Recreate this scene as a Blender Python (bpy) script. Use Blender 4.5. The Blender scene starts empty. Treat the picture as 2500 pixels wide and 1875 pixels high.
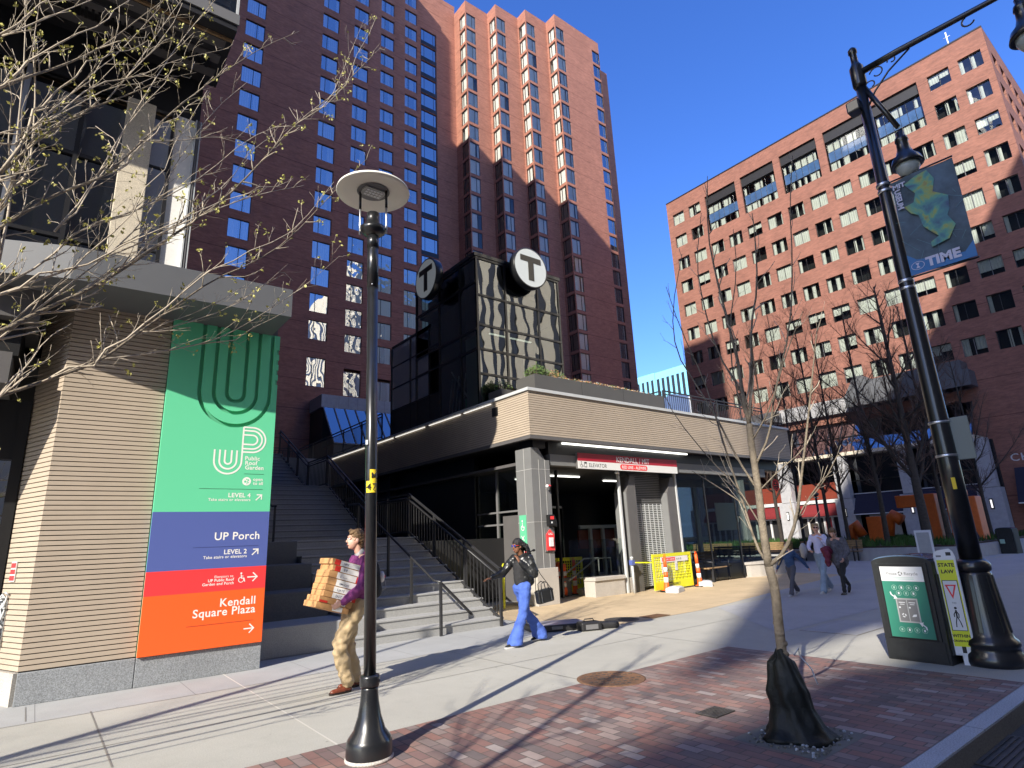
import bpy, bmesh, math, random
from mathutils import Vector, Matrix, noise as mn
R = math.radians
S = bpy.context.scene
COL = S.collection
random.seed(7)

# ---------------------------------------------------------------- camera
FPX, PITCH, ROLL, YAW = 1436.9, 0.26079, 0.0445, 0.899074
CAM = Vector((0, 0, 1.6))
_f = Vector((math.cos(YAW)*math.cos(PITCH), math.sin(YAW)*math.cos(PITCH), math.sin(PITCH)))
_rt = Vector((math.sin(YAW), -math.cos(YAW), 0)); _up = _rt.cross(_f)
_R = _rt*math.cos(ROLL) - _up*math.sin(ROLL); _U = _up*math.cos(ROLL) + _rt*math.sin(ROLL)
def ray(px, py):                       # survey helper: a photo measurement turned into a direction
    return _R*((px-1250)/FPX) - _U*((py-937.5)/FPX) + _f
def gnd(px, py, z=0.0):
    d = ray(px, py); return CAM + d*((z-CAM.z)/d.z)
def onx(px, py, X):
    d = ray(px, py); return CAM + d*(X/d.x)
def ony(px, py, Y):
    d = ray(px, py); return CAM + d*(Y/d.y)
def over(px, py, g):
    d = ray(px, py); return CAM + d*(math.hypot(g[0], g[1])/math.hypot(d.x, d.y))
def dist(px, py, r):
    return CAM + ray(px, py).normalized()*r
cd = bpy.data.cameras.new('camera'); cam = bpy.data.objects.new('camera', cd); COL.objects.link(cam)
cd.sensor_width = 36; cd.lens = FPX/2500*36; cd.clip_end = 3000; cd.clip_start = .05
m3 = Matrix((_R, _U, -_f)).transposed()
cam.matrix_world = Matrix.Translation(CAM) @ m3.to_4x4()
S.camera = cam

# ---------------------------------------------------------------- materials
MATS = {}
def nt(name):
    m = bpy.data.materials.new(name); m.use_nodes = True
    t = m.node_tree; b = t.nodes['Principled BSDF']; MATS[name] = m
    return m, t, b
def nd(t, typ, **k):
    n = t.nodes.new(typ)
    for a, v in k.items():
        if a.startswith('i_'): n.inputs[a[2:].replace('_', ' ')].default_value = v
        else: setattr(n, a, v)
    return n
def ramp(t, fac, stops):
    r = nd(t, 'ShaderNodeValToRGB'); e = r.color_ramp.elements
    while len(e) < len(stops): e.new(.5)
    for i, (p, c) in enumerate(stops):
        e[i].position = p; e[i].color = (*c, 1) if len(c) == 3 else c
    t.links.new(fac, r.inputs[0]); return r.outputs[0]
def rgb(c): return (*c, 1)
def simple(name, c, rough=.6, metal=0, var=.12, scale=6, bump=0, bscale=40, spec=.5, emit=None, coat=0, dirt=0):
    m, t, b = nt(name); L = t.links
    b.inputs['Roughness'].default_value = rough; b.inputs['Metallic'].default_value = metal
    b.inputs['Specular IOR Level'].default_value = spec; b.inputs['Coat Weight'].default_value = coat
    tc = nd(t, 'ShaderNodeTexCoord')
    n = nd(t, 'ShaderNodeTexNoise'); n.inputs['Scale'].default_value = scale; n.inputs['Detail'].default_value = 6
    n.inputs['Roughness'].default_value = .65
    L.new(tc.outputs['Object'], n.inputs['Vector'])
    lo = tuple(x*(1-var) for x in c); hi = tuple(min(1, x*(1+var)) for x in c)
    o = ramp(t, n.outputs['Fac'], [(.3, lo), (.7, hi)])
    if dirt:
        n3 = nd(t, 'ShaderNodeTexNoise'); n3.inputs['Scale'].default_value = scale*.23; n3.inputs['Detail'].default_value = 8
        L.new(tc.outputs['Object'], n3.inputs['Vector'])
        f = ramp(t, n3.outputs['Fac'], [(.45, (0, 0, 0)), (.7, (dirt,)*3)])
        mx = nd(t, 'ShaderNodeMix', data_type='RGBA'); L.new(f, mx.inputs[0]); L.new(o, mx.inputs[6])
        mx.inputs[7].default_value = rgb(tuple(x*.5 for x in c)); o = mx.outputs[2]
    L.new(o, b.inputs['Base Color'])
    if bump:
        n2 = nd(t, 'ShaderNodeTexNoise'); n2.inputs['Scale'].default_value = bscale; n2.inputs['Detail'].default_value = 5
        L.new(tc.outputs['Object'], n2.inputs['Vector'])
        bp = nd(t, 'ShaderNodeBump'); bp.inputs['Strength'].default_value = bump; bp.inputs['Distance'].default_value = .02
        L.new(n2.outputs['Fac'], bp.inputs['Height']); L.new(bp.outputs[0], b.inputs['Normal'])
    if emit:
        b.inputs['Emission Color'].default_value = rgb(emit[0]); b.inputs['Emission Strength'].default_value = emit[1]
    return m
def flat(name, c, rough=.5, emit=None):
    m, t, b = nt(name); b.inputs['Base Color'].default_value = rgb(c); b.inputs['Roughness'].default_value = rough
    if emit:
        b.inputs['Emission Color'].default_value = rgb(emit[0]); b.inputs['Emission Strength'].default_value = emit[1]
    return m
def glass(name, tint=(.6, .7, .68), ior=1.9, extra=.06, wav=.02, wscale=1.2, rough=0.0):
    m, t, b = nt(name); L = t.links; t.nodes.remove(b)
    out = t.nodes['Material Output']
    tr = nd(t, 'ShaderNodeBsdfTransparent'); tr.inputs[0].default_value = rgb(tint)
    gl = nd(t, 'ShaderNodeBsdfGlossy'); gl.inputs['Color'].default_value = (.92, .96, 1, 1); gl.inputs['Roughness'].default_value = rough
    fr = nd(t, 'ShaderNodeFresnel'); fr.inputs[0].default_value = ior
    ad = nd(t, 'ShaderNodeMath', operation='ADD'); L.new(fr.outputs[0], ad.inputs[0]); ad.inputs[1].default_value = extra; ad.use_clamp = True
    mx = nd(t, 'ShaderNodeMixShader'); L.new(ad.outputs[0], mx.inputs[0]); L.new(tr.outputs[0], mx.inputs[1]); L.new(gl.outputs[0], mx.inputs[2])
    if wav:
        ge = nd(t, 'ShaderNodeNewGeometry'); n = nd(t, 'ShaderNodeTexNoise'); n.inputs['Scale'].default_value = wscale; n.inputs['Detail'].default_value = 1
        L.new(ge.outputs['Position'], n.inputs['Vector'])
        bp = nd(t, 'ShaderNodeBump'); bp.inputs['Strength'].default_value = 1; bp.inputs['Distance'].default_value = wav
        L.new(n.outputs['Fac'], bp.inputs['Height']); L.new(bp.outputs[0], gl.inputs['Normal']); L.new(bp.outputs[0], fr.inputs['Normal'])
    L.new(mx.outputs[0], out.inputs[0]); return m
def brick(name, c1, c2, mortar, bw=.2, bh=.067, ms=.008, wall=True, noisec=.25, rough=.85, big=None, swap=False, bump=.3):
    m, t, b = nt(name); L = t.links; b.inputs['Roughness'].default_value = rough
    tc = nd(t, 'ShaderNodeNewGeometry'); sp = nd(t, 'ShaderNodeSeparateXYZ'); L.new(tc.outputs['Position'], sp.inputs[0])
    cb = nd(t, 'ShaderNodeCombineXYZ')
    if wall:
        ad = nd(t, 'ShaderNodeMath', operation='ADD'); L.new(sp.outputs[0], ad.inputs[0]); L.new(sp.outputs[1], ad.inputs[1])
        L.new(ad.outputs[0], cb.inputs[0]); L.new(sp.outputs[2], cb.inputs[1])
    else:
        L.new(sp.outputs[1 if swap else 0], cb.inputs[0]); L.new(sp.outputs[0 if swap else 1], cb.inputs[1])
    bk = nd(t, 'ShaderNodeTexBrick'); bk.inputs['Scale'].default_value = 1
    bk.inputs['Brick Width'].default_value = bw; bk.inputs['Row Height'].default_value = bh; bk.inputs['Mortar Size'].default_value = ms
    bk.inputs['Mortar Smooth'].default_value = .3; bk.inputs['Bias'].default_value = 0
    bk.inputs['Color1'].default_value = rgb(c1); bk.inputs['Color2'].default_value = rgb(c2); bk.inputs['Mortar'].default_value = rgb(mortar)
    L.new(cb.outputs[0], bk.inputs['Vector'])
    n = nd(t, 'ShaderNodeTexNoise'); n.inputs['Scale'].default_value = .35 if wall else 1.3; n.inputs['Detail'].default_value = 9; n.inputs['Roughness'].default_value = .7
    L.new(tc.outputs['Position'], n.inputs['Vector'])
    f = ramp(t, n.outputs['Fac'], [(.3, (1-noisec,)*3), (.7, (1+noisec*.6,)*3)])
    mx = nd(t, 'ShaderNodeMix', data_type='RGBA', blend_type='MULTIPLY'); mx.inputs[0].default_value = 1
    L.new(bk.outputs['Color'], mx.inputs[6]); L.new(f, mx.inputs[7]); o = mx.outputs[2]
    nb = nd(t, 'ShaderNodeTexNoise'); nb.inputs['Scale'].default_value = 1.0; nb.inputs['Detail'].default_value = 8; mpn = nd(t, 'ShaderNodeMapping'); mpn.inputs['Scale'].default_value = (1.2, 1.2, 5.5); L.new(tc.outputs['Position'], mpn.inputs['Vector']); L.new(mpn.outputs[0], nb.inputs['Vector'])
    fb_ = ramp(t, nb.outputs['Fac'], [(.35, (.86, .84, .84)), (.65, (1.12, 1.1, 1.1))]); mq = nd(t, 'ShaderNodeMix', data_type='RGBA', blend_type='MULTIPLY'); mq.inputs[0].default_value = 1; L.new(o, mq.inputs[6]); L.new(fb_, mq.inputs[7]); o = mq.outputs[2]
    if big:                                   # thin joint line every storey
        wv = nd(t, 'ShaderNodeMath', operation='MODULO'); L.new(sp.outputs[2], wv.inputs[0]); wv.inputs[1].default_value = big
        lt = nd(t, 'ShaderNodeMath', operation='LESS_THAN'); L.new(wv.outputs[0], lt.inputs[0]); lt.inputs[1].default_value = .07
        m2 = nd(t, 'ShaderNodeMix', data_type='RGBA', blend_type='MULTIPLY'); L.new(lt.outputs[0], m2.inputs[0]); L.new(o, m2.inputs[6])
        m2.inputs[7].default_value = (.55, .5, .5, 1); o = m2.outputs[2]
    L.new(o, b.inputs['Base Color'])
    if bump:
        bp = nd(t, 'ShaderNodeBump'); bp.inputs['Strength'].default_value = bump; bp.inputs['Distance'].default_value = .006; bp.invert = True
        L.new(bk.outputs['Fac'], bp.inputs['Height']); L.new(bp.outputs[0], b.inputs['Normal'])
    return m
def paving(name, bw=.215, bh=.105, jw=.006):
    m, t, b = nt(name); L = t.links; b.inputs['Roughness'].default_value = .75
    ge = nd(t, 'ShaderNodeNewGeometry'); sp = nd(t, 'ShaderNodeSeparateXYZ'); L.new(ge.outputs['Position'], sp.inputs[0])
    def mth(op, a, c=None):
        n = nd(t, 'ShaderNodeMath', operation=op)
        for i, v in enumerate((a, c)):
            if v is None: continue
            if hasattr(v, 'links'): L.new(v, n.inputs[i])
            else: n.inputs[i].default_value = v
        return n.outputs[0]
    v = mth('DIVIDE', mth('ADD', sp.outputs[0], 500*bh), bh); row = mth('FLOOR', v)
    u = mth('ADD', mth('DIVIDE', mth('ADD', sp.outputs[1], 500*bw), bw), mth('MULTIPLY', mth('MODULO', row, 2), .5)); col = mth('FLOOR', u)
    cb = nd(t, 'ShaderNodeCombineXYZ'); L.new(row, cb.inputs[0]); L.new(col, cb.inputs[1])
    wn = nd(t, 'ShaderNodeTexWhiteNoise'); L.new(cb.outputs[0], wn.inputs['Vector'])
    o = ramp(t, wn.outputs['Value'], [(0, (.29, .155, .125)), (.22, (.25, .145, .125)), (.4, (.20, .135, .125)), (.55, (.17, .14, .135)), (.68, (.30, .185, .155)), (.82, (.24, .185, .17)), (.93, (.32, .25, .225)), (1, (.37, .32, .30))])
    n = nd(t, 'ShaderNodeTexNoise'); n.inputs['Scale'].default_value = 1.6; n.inputs['Detail'].default_value = 9; n.inputs['Roughness'].default_value = .7; L.new(ge.outputs['Position'], n.inputs['Vector'])
    f = ramp(t, n.outputs['Fac'], [(.3, (.66, .66, .68)), (.7, (1.12, 1.1, 1.08))])
    mx = nd(t, 'ShaderNodeMix', data_type='RGBA', blend_type='MULTIPLY'); mx.inputs[0].default_value = 1; L.new(o, mx.inputs[6]); L.new(f, mx.inputs[7]); o = mx.outputs[2]
    fu = mth('FRACT', u); fv = mth('FRACT', v)
    j = mth('MAXIMUM', mth('LESS_THAN', fu, jw/bw*1.6), mth('LESS_THAN', fv, jw/bh*1.6))
    m2 = nd(t, 'ShaderNodeMix', data_type='RGBA'); L.new(j, m2.inputs[0]); L.new(o, m2.inputs[6]); m2.inputs[7].default_value = (.09, .08, .07, 1)
    L.new(m2.outputs[2], b.inputs['Base Color'])
    n5 = nd(t, 'ShaderNodeTexNoise'); n5.inputs['Scale'].default_value = 120; L.new(ge.outputs['Position'], n5.inputs['Vector'])
    h = mth('ADD', mth('MULTIPLY', j, -1), mth('ADD', mth('MULTIPLY', wn.outputs['Value'], .35), mth('MULTIPLY', n5.outputs['Fac'], .4)))
    bp = nd(t, 'ShaderNodeBump'); bp.inputs['Strength'].default_value = .5; bp.inputs['Distance'].default_value = .004; L.new(h, bp.inputs['Height']); L.new(bp.outputs[0], b.inputs['Normal'])
    return m
def concrete(name, c, jx=0, jy=0, ox=0, oy=0, rough=.85, var=.1, jw=.012, jc=.5, stain=.35, grain=.5):
    m, t, b = nt(name); L = t.links; b.inputs['Roughness'].default_value = rough
    ge = nd(t, 'ShaderNodeNewGeometry')
    n = nd(t, 'ShaderNodeTexNoise'); n.inputs['Scale'].default_value = .7; n.inputs['Detail'].default_value = 10; n.inputs['Roughness'].default_value = .7
    L.new(ge.outputs['Position'], n.inputs['Vector'])
    o = ramp(t, n.outputs['Fac'], [(.3, tuple(x*(1-var) for x in c)), (.68, tuple(x*(1+var) for x in c))])
    n4 = nd(t, 'ShaderNodeTexNoise'); n4.inputs['Scale'].default_value = 90; n4.inputs['Detail'].default_value = 3
    L.new(ge.outputs['Position'], n4.inputs['Vector'])
    f4 = ramp(t, n4.outputs['Fac'], [(.35, (1-.22*grain,)*3), (.65, (1+.15*grain,)*3)])
    mx = nd(t, 'ShaderNodeMix', data_type='RGBA', blend_type='MULTIPLY'); mx.inputs[0].default_value = 1
    L.new(o, mx.inputs[6]); L.new(f4, mx.inputs[7]); o = mx.outputs[2]
    v = nd(t, 'ShaderNodeTexNoise'); v.inputs['Scale'].default_value = 3.1; v.inputs['Detail'].default_value = 12; v.inputs['Roughness'].default_value = .75
    L.new(ge.outputs['Position'], v.inputs['Vector'])
    f5 = ramp(t, v.outputs['Fac'], [(.52, (0, 0, 0)), (.75, (stain,)*3)])
    mx = nd(t, 'ShaderNodeMix', data_type='RGBA'); L.new(f5, mx.inputs[0]); L.new(o, mx.inputs[6]); mx.inputs[7].default_value = rgb(tuple(x*.62 for x in c)); o = mx.outputs[2]
    vo = nd(t, 'ShaderNodeTexVoronoi'); vo.inputs['Scale'].default_value = 2.3; L.new(ge.outputs['Position'], vo.inputs['Vector'])
    gs = ramp(t, vo.outputs['Distance'], [(.03, (.6, .6, .6)), (.05, (0, 0, 0))]); mg = nd(t, 'ShaderNodeMix', data_type='RGBA'); L.new(gs, mg.inputs[0]); L.new(o, mg.inputs[6]); mg.inputs[7].default_value = rgb(tuple(x*.4 for x in c)); o = mg.outputs[2]
    sp = nd(t, 'ShaderNodeSeparateXYZ'); L.new(ge.outputs['Position'], sp.inputs[0])
    for ax, j, off in ((0, jx, ox), (1, jy, oy)):
        if not j: continue
        a = nd(t, 'ShaderNodeMath', operation='ADD'); L.new(sp.outputs[ax], a.inputs[0]); a.inputs[1].default_value = 1000*j - off
        w = nd(t, 'ShaderNodeMath', operation='MODULO'); L.new(a.outputs[0], w.inputs[0]); w.inputs[1].default_value = j
        lt = nd(t, 'ShaderNodeMath', operation='LESS_THAN'); L.new(w.outputs[0], lt.inputs[0]); lt.inputs[1].default_value = jw
        m2 = nd(t, 'ShaderNodeMix', data_type='RGBA'); L.new(lt.outputs[0], m2.inputs[0]); L.new(o, m2.inputs[6])
        m2.inputs[7].default_value = rgb(tuple(x*jc for x in c)); o = m2.outputs[2]
    L.new(o, b.inputs['Base Color'])
    bp = nd(t, 'ShaderNodeBump'); bp.inputs['Strength'].default_value = .25; bp.inputs['Distance'].default_value = .01
    L.new(n4.outputs['Fac'], bp.inputs['Height']); L.new(bp.outputs[0], b.inputs['Normal'])
    return m
def stripes(name, c1, c2, period, duty=.5, axis=0, rough=.7):
    m, t, b = nt(name); L = t.links; b.inputs['Roughness'].default_value = rough
    ge = nd(t, 'ShaderNodeTexCoord'); sp = nd(t, 'ShaderNodeSeparateXYZ'); L.new(ge.outputs['Object'], sp.inputs[0])
    a = nd(t, 'ShaderNodeMath', operation='ADD'); L.new(sp.outputs[axis], a.inputs[0]); a.inputs[1].default_value = 1000*period
    w = nd(t, 'ShaderNodeMath', operation='MODULO'); L.new(a.outputs[0], w.inputs[0]); w.inputs[1].default_value = period
    lt = nd(t, 'ShaderNodeMath', operation='LESS_THAN'); L.new(w.outputs[0], lt.inputs[0]); lt.inputs[1].default_value = period*duty
    mx = nd(t, 'ShaderNodeMix', data_type='RGBA'); L.new(lt.outputs[0], mx.inputs[0]); mx.inputs[6].default_value = rgb(c2); mx.inputs[7].default_value = rgb(c1)
    L.new(mx.outputs[2], b.inputs['Base Color']); return m

# ---------------------------------------------------------------- mesh builder
class MB:
    def __init__(s): s.v = []; s.f = []; s.mi = []; s.sm = []; s.mats = []; s.M = Matrix.Identity(4)
    def slot(s, m):
        if m not in s.mats: s.mats.append(m)
        return s.mats.index(m)
    def add(s, vs, fs, m, smooth=False, M=None):
        T = s.M @ M if M is not None else s.M
        o = len(s.v); s.v += [T @ Vector(v) for v in vs]; k = s.slot(m)
        for f in fs: s.f.append(tuple(o+i for i in f)); s.mi.append(k); s.sm.append(smooth)
    def quad(s, a, b, c, d, m): s.add([a, b, c, d], [(0, 1, 2, 3)], m)
    def box(s, x0, x1, y0, y1, z0, z1, m, M=None):
        if x1 < x0: x0, x1 = x1, x0
        if y1 < y0: y0, y1 = y1, y0
        if z1 < z0: z0, z1 = z1, z0
        s.add([(x0, y0, z0), (x1, y0, z0), (x1, y1, z0), (x0, y1, z0), (x0, y0, z1), (x1, y0, z1), (x1, y1, z1), (x0, y1, z1)],
              [(3, 2, 1, 0), (4, 5, 6, 7), (0, 1, 5, 4), (1, 2, 6, 5), (2, 3, 7, 6), (3, 0, 4, 7)], m, M=M)
    def bbox(s, x0, x1, y0, y1, z0, z1, m, r=.01, seg=2, M=None):
        bm = bmesh.new(); bmesh.ops.create_cube(bm, size=1)
        for v in bm.verts: v.co = Vector((x0+(v.co.x+.5)*(x1-x0), y0+(v.co.y+.5)*(y1-y0), z0+(v.co.z+.5)*(z1-z0)))
        bmesh.ops.bevel(bm, geom=list(bm.edges), offset=r, segments=seg, profile=.5, affect='EDGES')
        bmesh.ops.recalc_face_normals(bm, faces=bm.faces); bm.verts.index_update()
        s.add([v.co.copy() for v in bm.verts], [tuple(v.index for v in f.verts) for f in bm.faces], m, False, M); bm.free()
    def tube(s, pts, rad, m, n=8, cap=True, smooth=True):
        pts = [Vector(p) for p in pts]
        if not hasattr(rad, '__len__'): rad = [rad]*len(pts)
        vs = []; u = None
        for i, p in enumerate(pts):
            a = pts[max(i-1, 0)]; b = pts[min(i+1, len(pts)-1)]; d = (b-a)
            d = d.normalized() if d.length > 1e-9 else Vector((0, 0, 1))
            if u is None: u = d.orthogonal().normalized()
            u = u - d*u.dot(d)
            u = u.normalized() if u.length > 1e-6 else d.orthogonal().normalized()
            w = d.cross(u)
            for k in range(n):
                t = 2*math.pi*k/n; vs.append(p + (u*math.cos(t)+w*math.sin(t))*rad[i])
        fs = []
        for i in range(len(pts)-1):
            for k in range(n):
                k2 = (k+1) % n; fs.append((i*n+k, i*n+k2, (i+1)*n+k2, (i+1)*n+k))
        if cap: fs.append(tuple(range(n-1, -1, -1))); fs.append(tuple((len(pts)-1)*n+k for k in range(n)))
        s.add(vs, fs, m, smooth)
    def bar(s, a, b, w, h, m, up=(0, 0, 1)):
        a = Vector(a); b = Vector(b); d = (b-a); l = d.length; d.normalize(); up = Vector(up)
        sx = d.cross(up)
        if sx.length < 1e-4: sx = d.cross(Vector((0, 1, 0)))
        sx.normalize(); uz = sx.cross(d)
        vs = []
        for p in (a, b):
            for i, j in ((-1, -1), (1, -1), (1, 1), (-1, 1)): vs.append(p + sx*(i*w/2) + uz*(j*h/2))
        s.add(vs, [(0, 1, 2, 3), (7, 6, 5, 4), (0, 4, 5, 1), (1, 5, 6, 2), (2, 6, 7, 3), (3, 7, 4, 0)], m)
    def lathe(s, prof, c, m, n=24, M=None, smooth=True):
        vs = []; fs = []
        for r, z in prof:
            for k in range(n):
                t = 2*math.pi*k/n; vs.append((c[0]+r*math.cos(t), c[1]+r*math.sin(t), c[2]+z))
        for i in range(len(prof)-1):
            for k in range(n):
                k2 = (k+1) % n; fs.append((i*n+k, i*n+k2, (i+1)*n+k2, (i+1)*n+k))
        fs.append(tuple(range(n-1, -1, -1))); fs.append(tuple((len(prof)-1)*n+k for k in range(n)))
        s.add(vs, fs, m, smooth, M)
    def prism(s, poly, h, m, M=None, h0=0.0, side=None):
        n = len(poly); vs = [(x, y, h0) for x, y in poly] + [(x, y, h0+h) for x, y in poly]
        s.add(vs, [tuple(range(n-1, -1, -1)), tuple(range(n, 2*n))], m, M=M)
        s.add(vs, [(i, (i+1) % n, n+(i+1) % n, n+i) for i in range(n)], side or m, M=M)
    def ell(s, c, r, m, n=16, k=10, M=None):
        vs = []; fs = []
        for j in range(k+1):
            a = math.pi*j/k
            for i in range(n):
                t = 2*math.pi*i/n; vs.append((c[0]+r[0]*math.sin(a)*math.cos(t), c[1]+r[1]*math.sin(a)*math.sin(t), c[2]-r[2]*math.cos(a)))
        for j in range(k):
            for i in range(n):
                i2 = (i+1) % n; fs.append((j*n+i, j*n+i2, (j+1)*n+i2, (j+1)*n+i))
        s.add(vs, fs, m, True, M)
    def text(s, txt, size, M, m, align='LEFT', bold=0.0, depth=.0, space=1.0, line=1.0):
        cu = bpy.data.curves.new('t', 'FONT'); cu.body = txt; cu.size = size; cu.align_x = align; cu.offset = bold; cu.extrude = depth
        cu.space_character = space; cu.space_line = line; cu.resolution_u = 3
        o = bpy.data.objects.new('t', cu); me = bpy.data.meshes.new_from_object(o)
        s.add([v.co.copy() for v in me.vertices], [tuple(p.vertices) for p in me.polygons], m, False, M)
        bpy.data.objects.remove(o); bpy.data.curves.remove(cu); bpy.data.meshes.remove(me)
    def mesh(s, name):
        me = bpy.data.meshes.new(name); me.from_pydata([tuple(v) for v in s.v], [], s.f)
        for m in s.mats: me.materials.append(MATS[m])
        me.polygons.foreach_set('material_index', s.mi); me.polygons.foreach_set('use_smooth', s.sm); me.update()
        return me
    def build(s, name, parent=None, loc=None, label=None, cat=None, group=None, kind=None):
        o = bpy.data.objects.new(name, s.mesh(name)); COL.objects.link(o)
        if parent is not None: o.parent = parent
        if loc is not None: o.location = loc
        return tag(o, label, cat, group, kind)
def tag(o, label=None, cat=None, group=None, kind=None):
    if label: o['label'] = label
    if cat: o['category'] = cat
    if group: o['group'] = group
    if kind: o['kind'] = kind
    return o
def thing(name, label, cat, loc=(0, 0, 0), rz=0, group=None):
    o = bpy.data.objects.new(name, None); COL.objects.link(o); o.location = loc; o.rotation_euler = (0, 0, rz); o.empty_display_size = .2
    return tag(o, label, cat, group)
KIDS = {}
def copy_tree(o, parent=None):
    c = o.copy(); COL.objects.link(c)
    if parent is not None: c.parent = parent
    for ch in list(o.children): copy_tree(ch, c)
    return c
def inst(me, name, parent, M):
    o = bpy.data.objects.new(name, me); COL.objects.link(o); o.parent = parent; o.matrix_local = M; return o
def frame(origin, right, up=(0, 0, 1)):
    """local x = right, local y = up, local z = out towards the viewer of the face"""
    r = Vector(right).normalized(); u = Vector(up).normalized(); n = r.cross(u).normalized()
    M = Matrix((r, u, n)).transposed().to_4x4(); M.translation = Vector(origin); return M
def facade(mb, M, W, H, holes, m, depth=.2, mrev=None, u0=0.0, v0=0.0):
    """wall in local xy (z=0), holes (a,b,c,d) = x0,x1,y0,y1, reveals going inwards to z=-depth"""
    xs = sorted(set([u0, u0+W] + [round(h[0], 4) for h in holes] + [round(h[1], 4) for h in holes]))
    ys = sorted(set([v0, v0+H] + [round(h[2], 4) for h in holes] + [round(h[3], 4) for h in holes]))
    for j in range(len(ys)-1):
        run = None
        for i in range(len(xs)-1):
            cx = (xs[i]+xs[i+1])/2; cy = (ys[j]+ys[j+1])/2
            inside = any(h[0] < cx < h[1] and h[2] < cy < h[3] for h in holes)
            if not inside:
                if run is None: run = xs[i]
            if (inside or i == len(xs)-2) and run is not None:
                e = xs[i] if inside else xs[i+1]
                mb.add([(run, ys[j], 0), (e, ys[j], 0), (e, ys[j+1], 0), (run, ys[j+1], 0)], [(0, 1, 2, 3)], m, M=M); run = None
    for a, b, c, d in holes:
        z = -depth
        mb.add([(a, c, 0), (b, c, 0), (b, d, 0), (a, d, 0), (a, c, z), (b, c, z), (b, d, z), (a, d, z)],
               [(0, 4, 5, 1), (1, 5, 6, 2), (2, 6, 7, 3), (3, 7, 4, 0)], mrev or m, M=M)
def window_mesh(name, w, h, muls=(.4,), curt=(), fr='frame_dark', gl='glass_hotel', fw=.05, room='room_dark', depth=.35, hb=()):
    """one glazed window: local x right, y up, z out; origin lower left"""
    b = MB()
    b.box(0, fw, 0, h, -.04, .03, fr); b.box(w-fw, w, 0, h, -.04, .03, fr)
    b.box(fw, w-fw, 0, fw, -.04, .03, fr); b.box(fw, w-fw, h-fw, h, -.04, .03, fr)
    for u in muls: b.box(u*w-fw/2, u*w+fw/2, fw, h-fw, -.04, .03, fr)
    for v in hb: b.box(fw, w-fw, v*h-fw/2, v*h+fw/2, -.038, .028, fr)
    b.add([(fw, fw, 0), (w-fw, fw, 0), (w-fw, h-fw, 0), (fw, h-fw, 0)], [(0, 1, 2, 3)], gl)
    for (a, c, v0, v1, mt) in curt:
        n = max(2, int((c-a)*w/.11)); vs = []; fs = []
        for i in range(n+1):
            x = (a+(c-a)*i/n)*w; z = -.12+(.03 if i % 2 else -.01)
            x = min(max(x, .01), w-.01)
            vs += [(x, max(v0*h, .01), z), (x, min(v1*h, h-.01), z)]
        for i in range(n): fs.append((2*i, 2*i+2, 2*i+3, 2*i+1))
        b.add(vs, fs, mt)
    d = -depth
    b.add([(0, 0, d), (w, 0, d), (w, h, d), (0, h, d), (0, 0, -.05), (w, 0, -.05), (w, h, -.05), (0, h, -.05)],
          [(0, 1, 2, 3), (0, 4, 5, 1), (1, 5, 6, 2), (2, 6, 7, 3), (3, 7, 4, 0)], room)
    return b.mesh(name)
def siding(mb, M, W, H, m, mg, pitch=.062, gap=.007, deep=.018, u0=0):
    """horizontal boards with real grooves, local frame as facade"""
    n = int(round(H/pitch)); p = H/n
    for i in range(n):
        y0 = i*p+gap; y1 = (i+1)*p
        vs = [(u0, y0, 0), (u0+W, y0, 0), (u0+W, y1, 0), (u0, y1, 0), (u0, y0, -deep), (u0+W, y0, -deep), (u0, y1, -deep), (u0+W, y1, -deep)]
        mb.add(vs, [(0, 1, 2, 3), (4, 5, 1, 0), (3, 2, 7, 6)], m, M=M)
    mb.add([(u0, 0, -deep), (u0+W, 0, -deep), (u0+W, H, -deep), (u0, H, -deep)], [(0, 1, 2, 3)], mg, M=M)
# ---------------------------------------------------------------- world, sun
AZ, EL = R(25.5), R(32)               # direction the shadows run (from +X), sun elevation
w = bpy.data.worlds.new('World'); S.world = w; w.use_nodes = True
wt = w.node_tree; bg = wt.nodes['Background']
sky = wt.nodes.new('ShaderNodeTexSky'); sky.sky_type = 'NISHITA'; sky.sun_disc = False
sky.sun_elevation = EL; sky.altitude = 200; sky.air_density = 1.0; sky.dust_density = 0.7; sky.ozone_density = 5.0
tosun = Vector((-math.cos(AZ)*math.cos(EL), -math.sin(AZ)*math.cos(EL), math.sin(EL)))
sky.sun_rotation = math.atan2(tosun.x, tosun.y)
hs = wt.nodes.new('ShaderNodeHueSaturation'); hs.inputs['Saturation'].default_value = 1.2; hs.inputs['Hue'].default_value = .517; hs.inputs['Value'].default_value = 1.0
wt.links.new(sky.outputs[0], hs.inputs['Color']); wt.links.new(hs.outputs[0], bg.inputs[0]); bg.inputs[1].default_value = 0.14
sl = bpy.data.lights.new('sun', 'SUN'); sl.energy = 3.7; sl.angle = R(.53); sl.color = (1, .93, .81)
so = bpy.data.objects.new('sun', sl); COL.objects.link(so); so.rotation_euler = tosun.to_track_quat('Z', 'Y').to_euler(); so.location = (-20, -20, 60)
vs = S.view_settings; vs.view_transform = 'Standard'; vs.look = 'None'; vs.gamma = 1; vs.exposure = 1.2
S.cycles.max_bounces = 8; S.cycles.transparent_max_bounces = 24; S.cycles.glossy_bounces = 4; S.cycles.diffuse_bounces = 5
S.cycles.use_denoising = True; S.cycles.caustics_reflective = False; S.cycles.caustics_refractive = False
S.cycles.sample_clamp_indirect = 6

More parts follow.
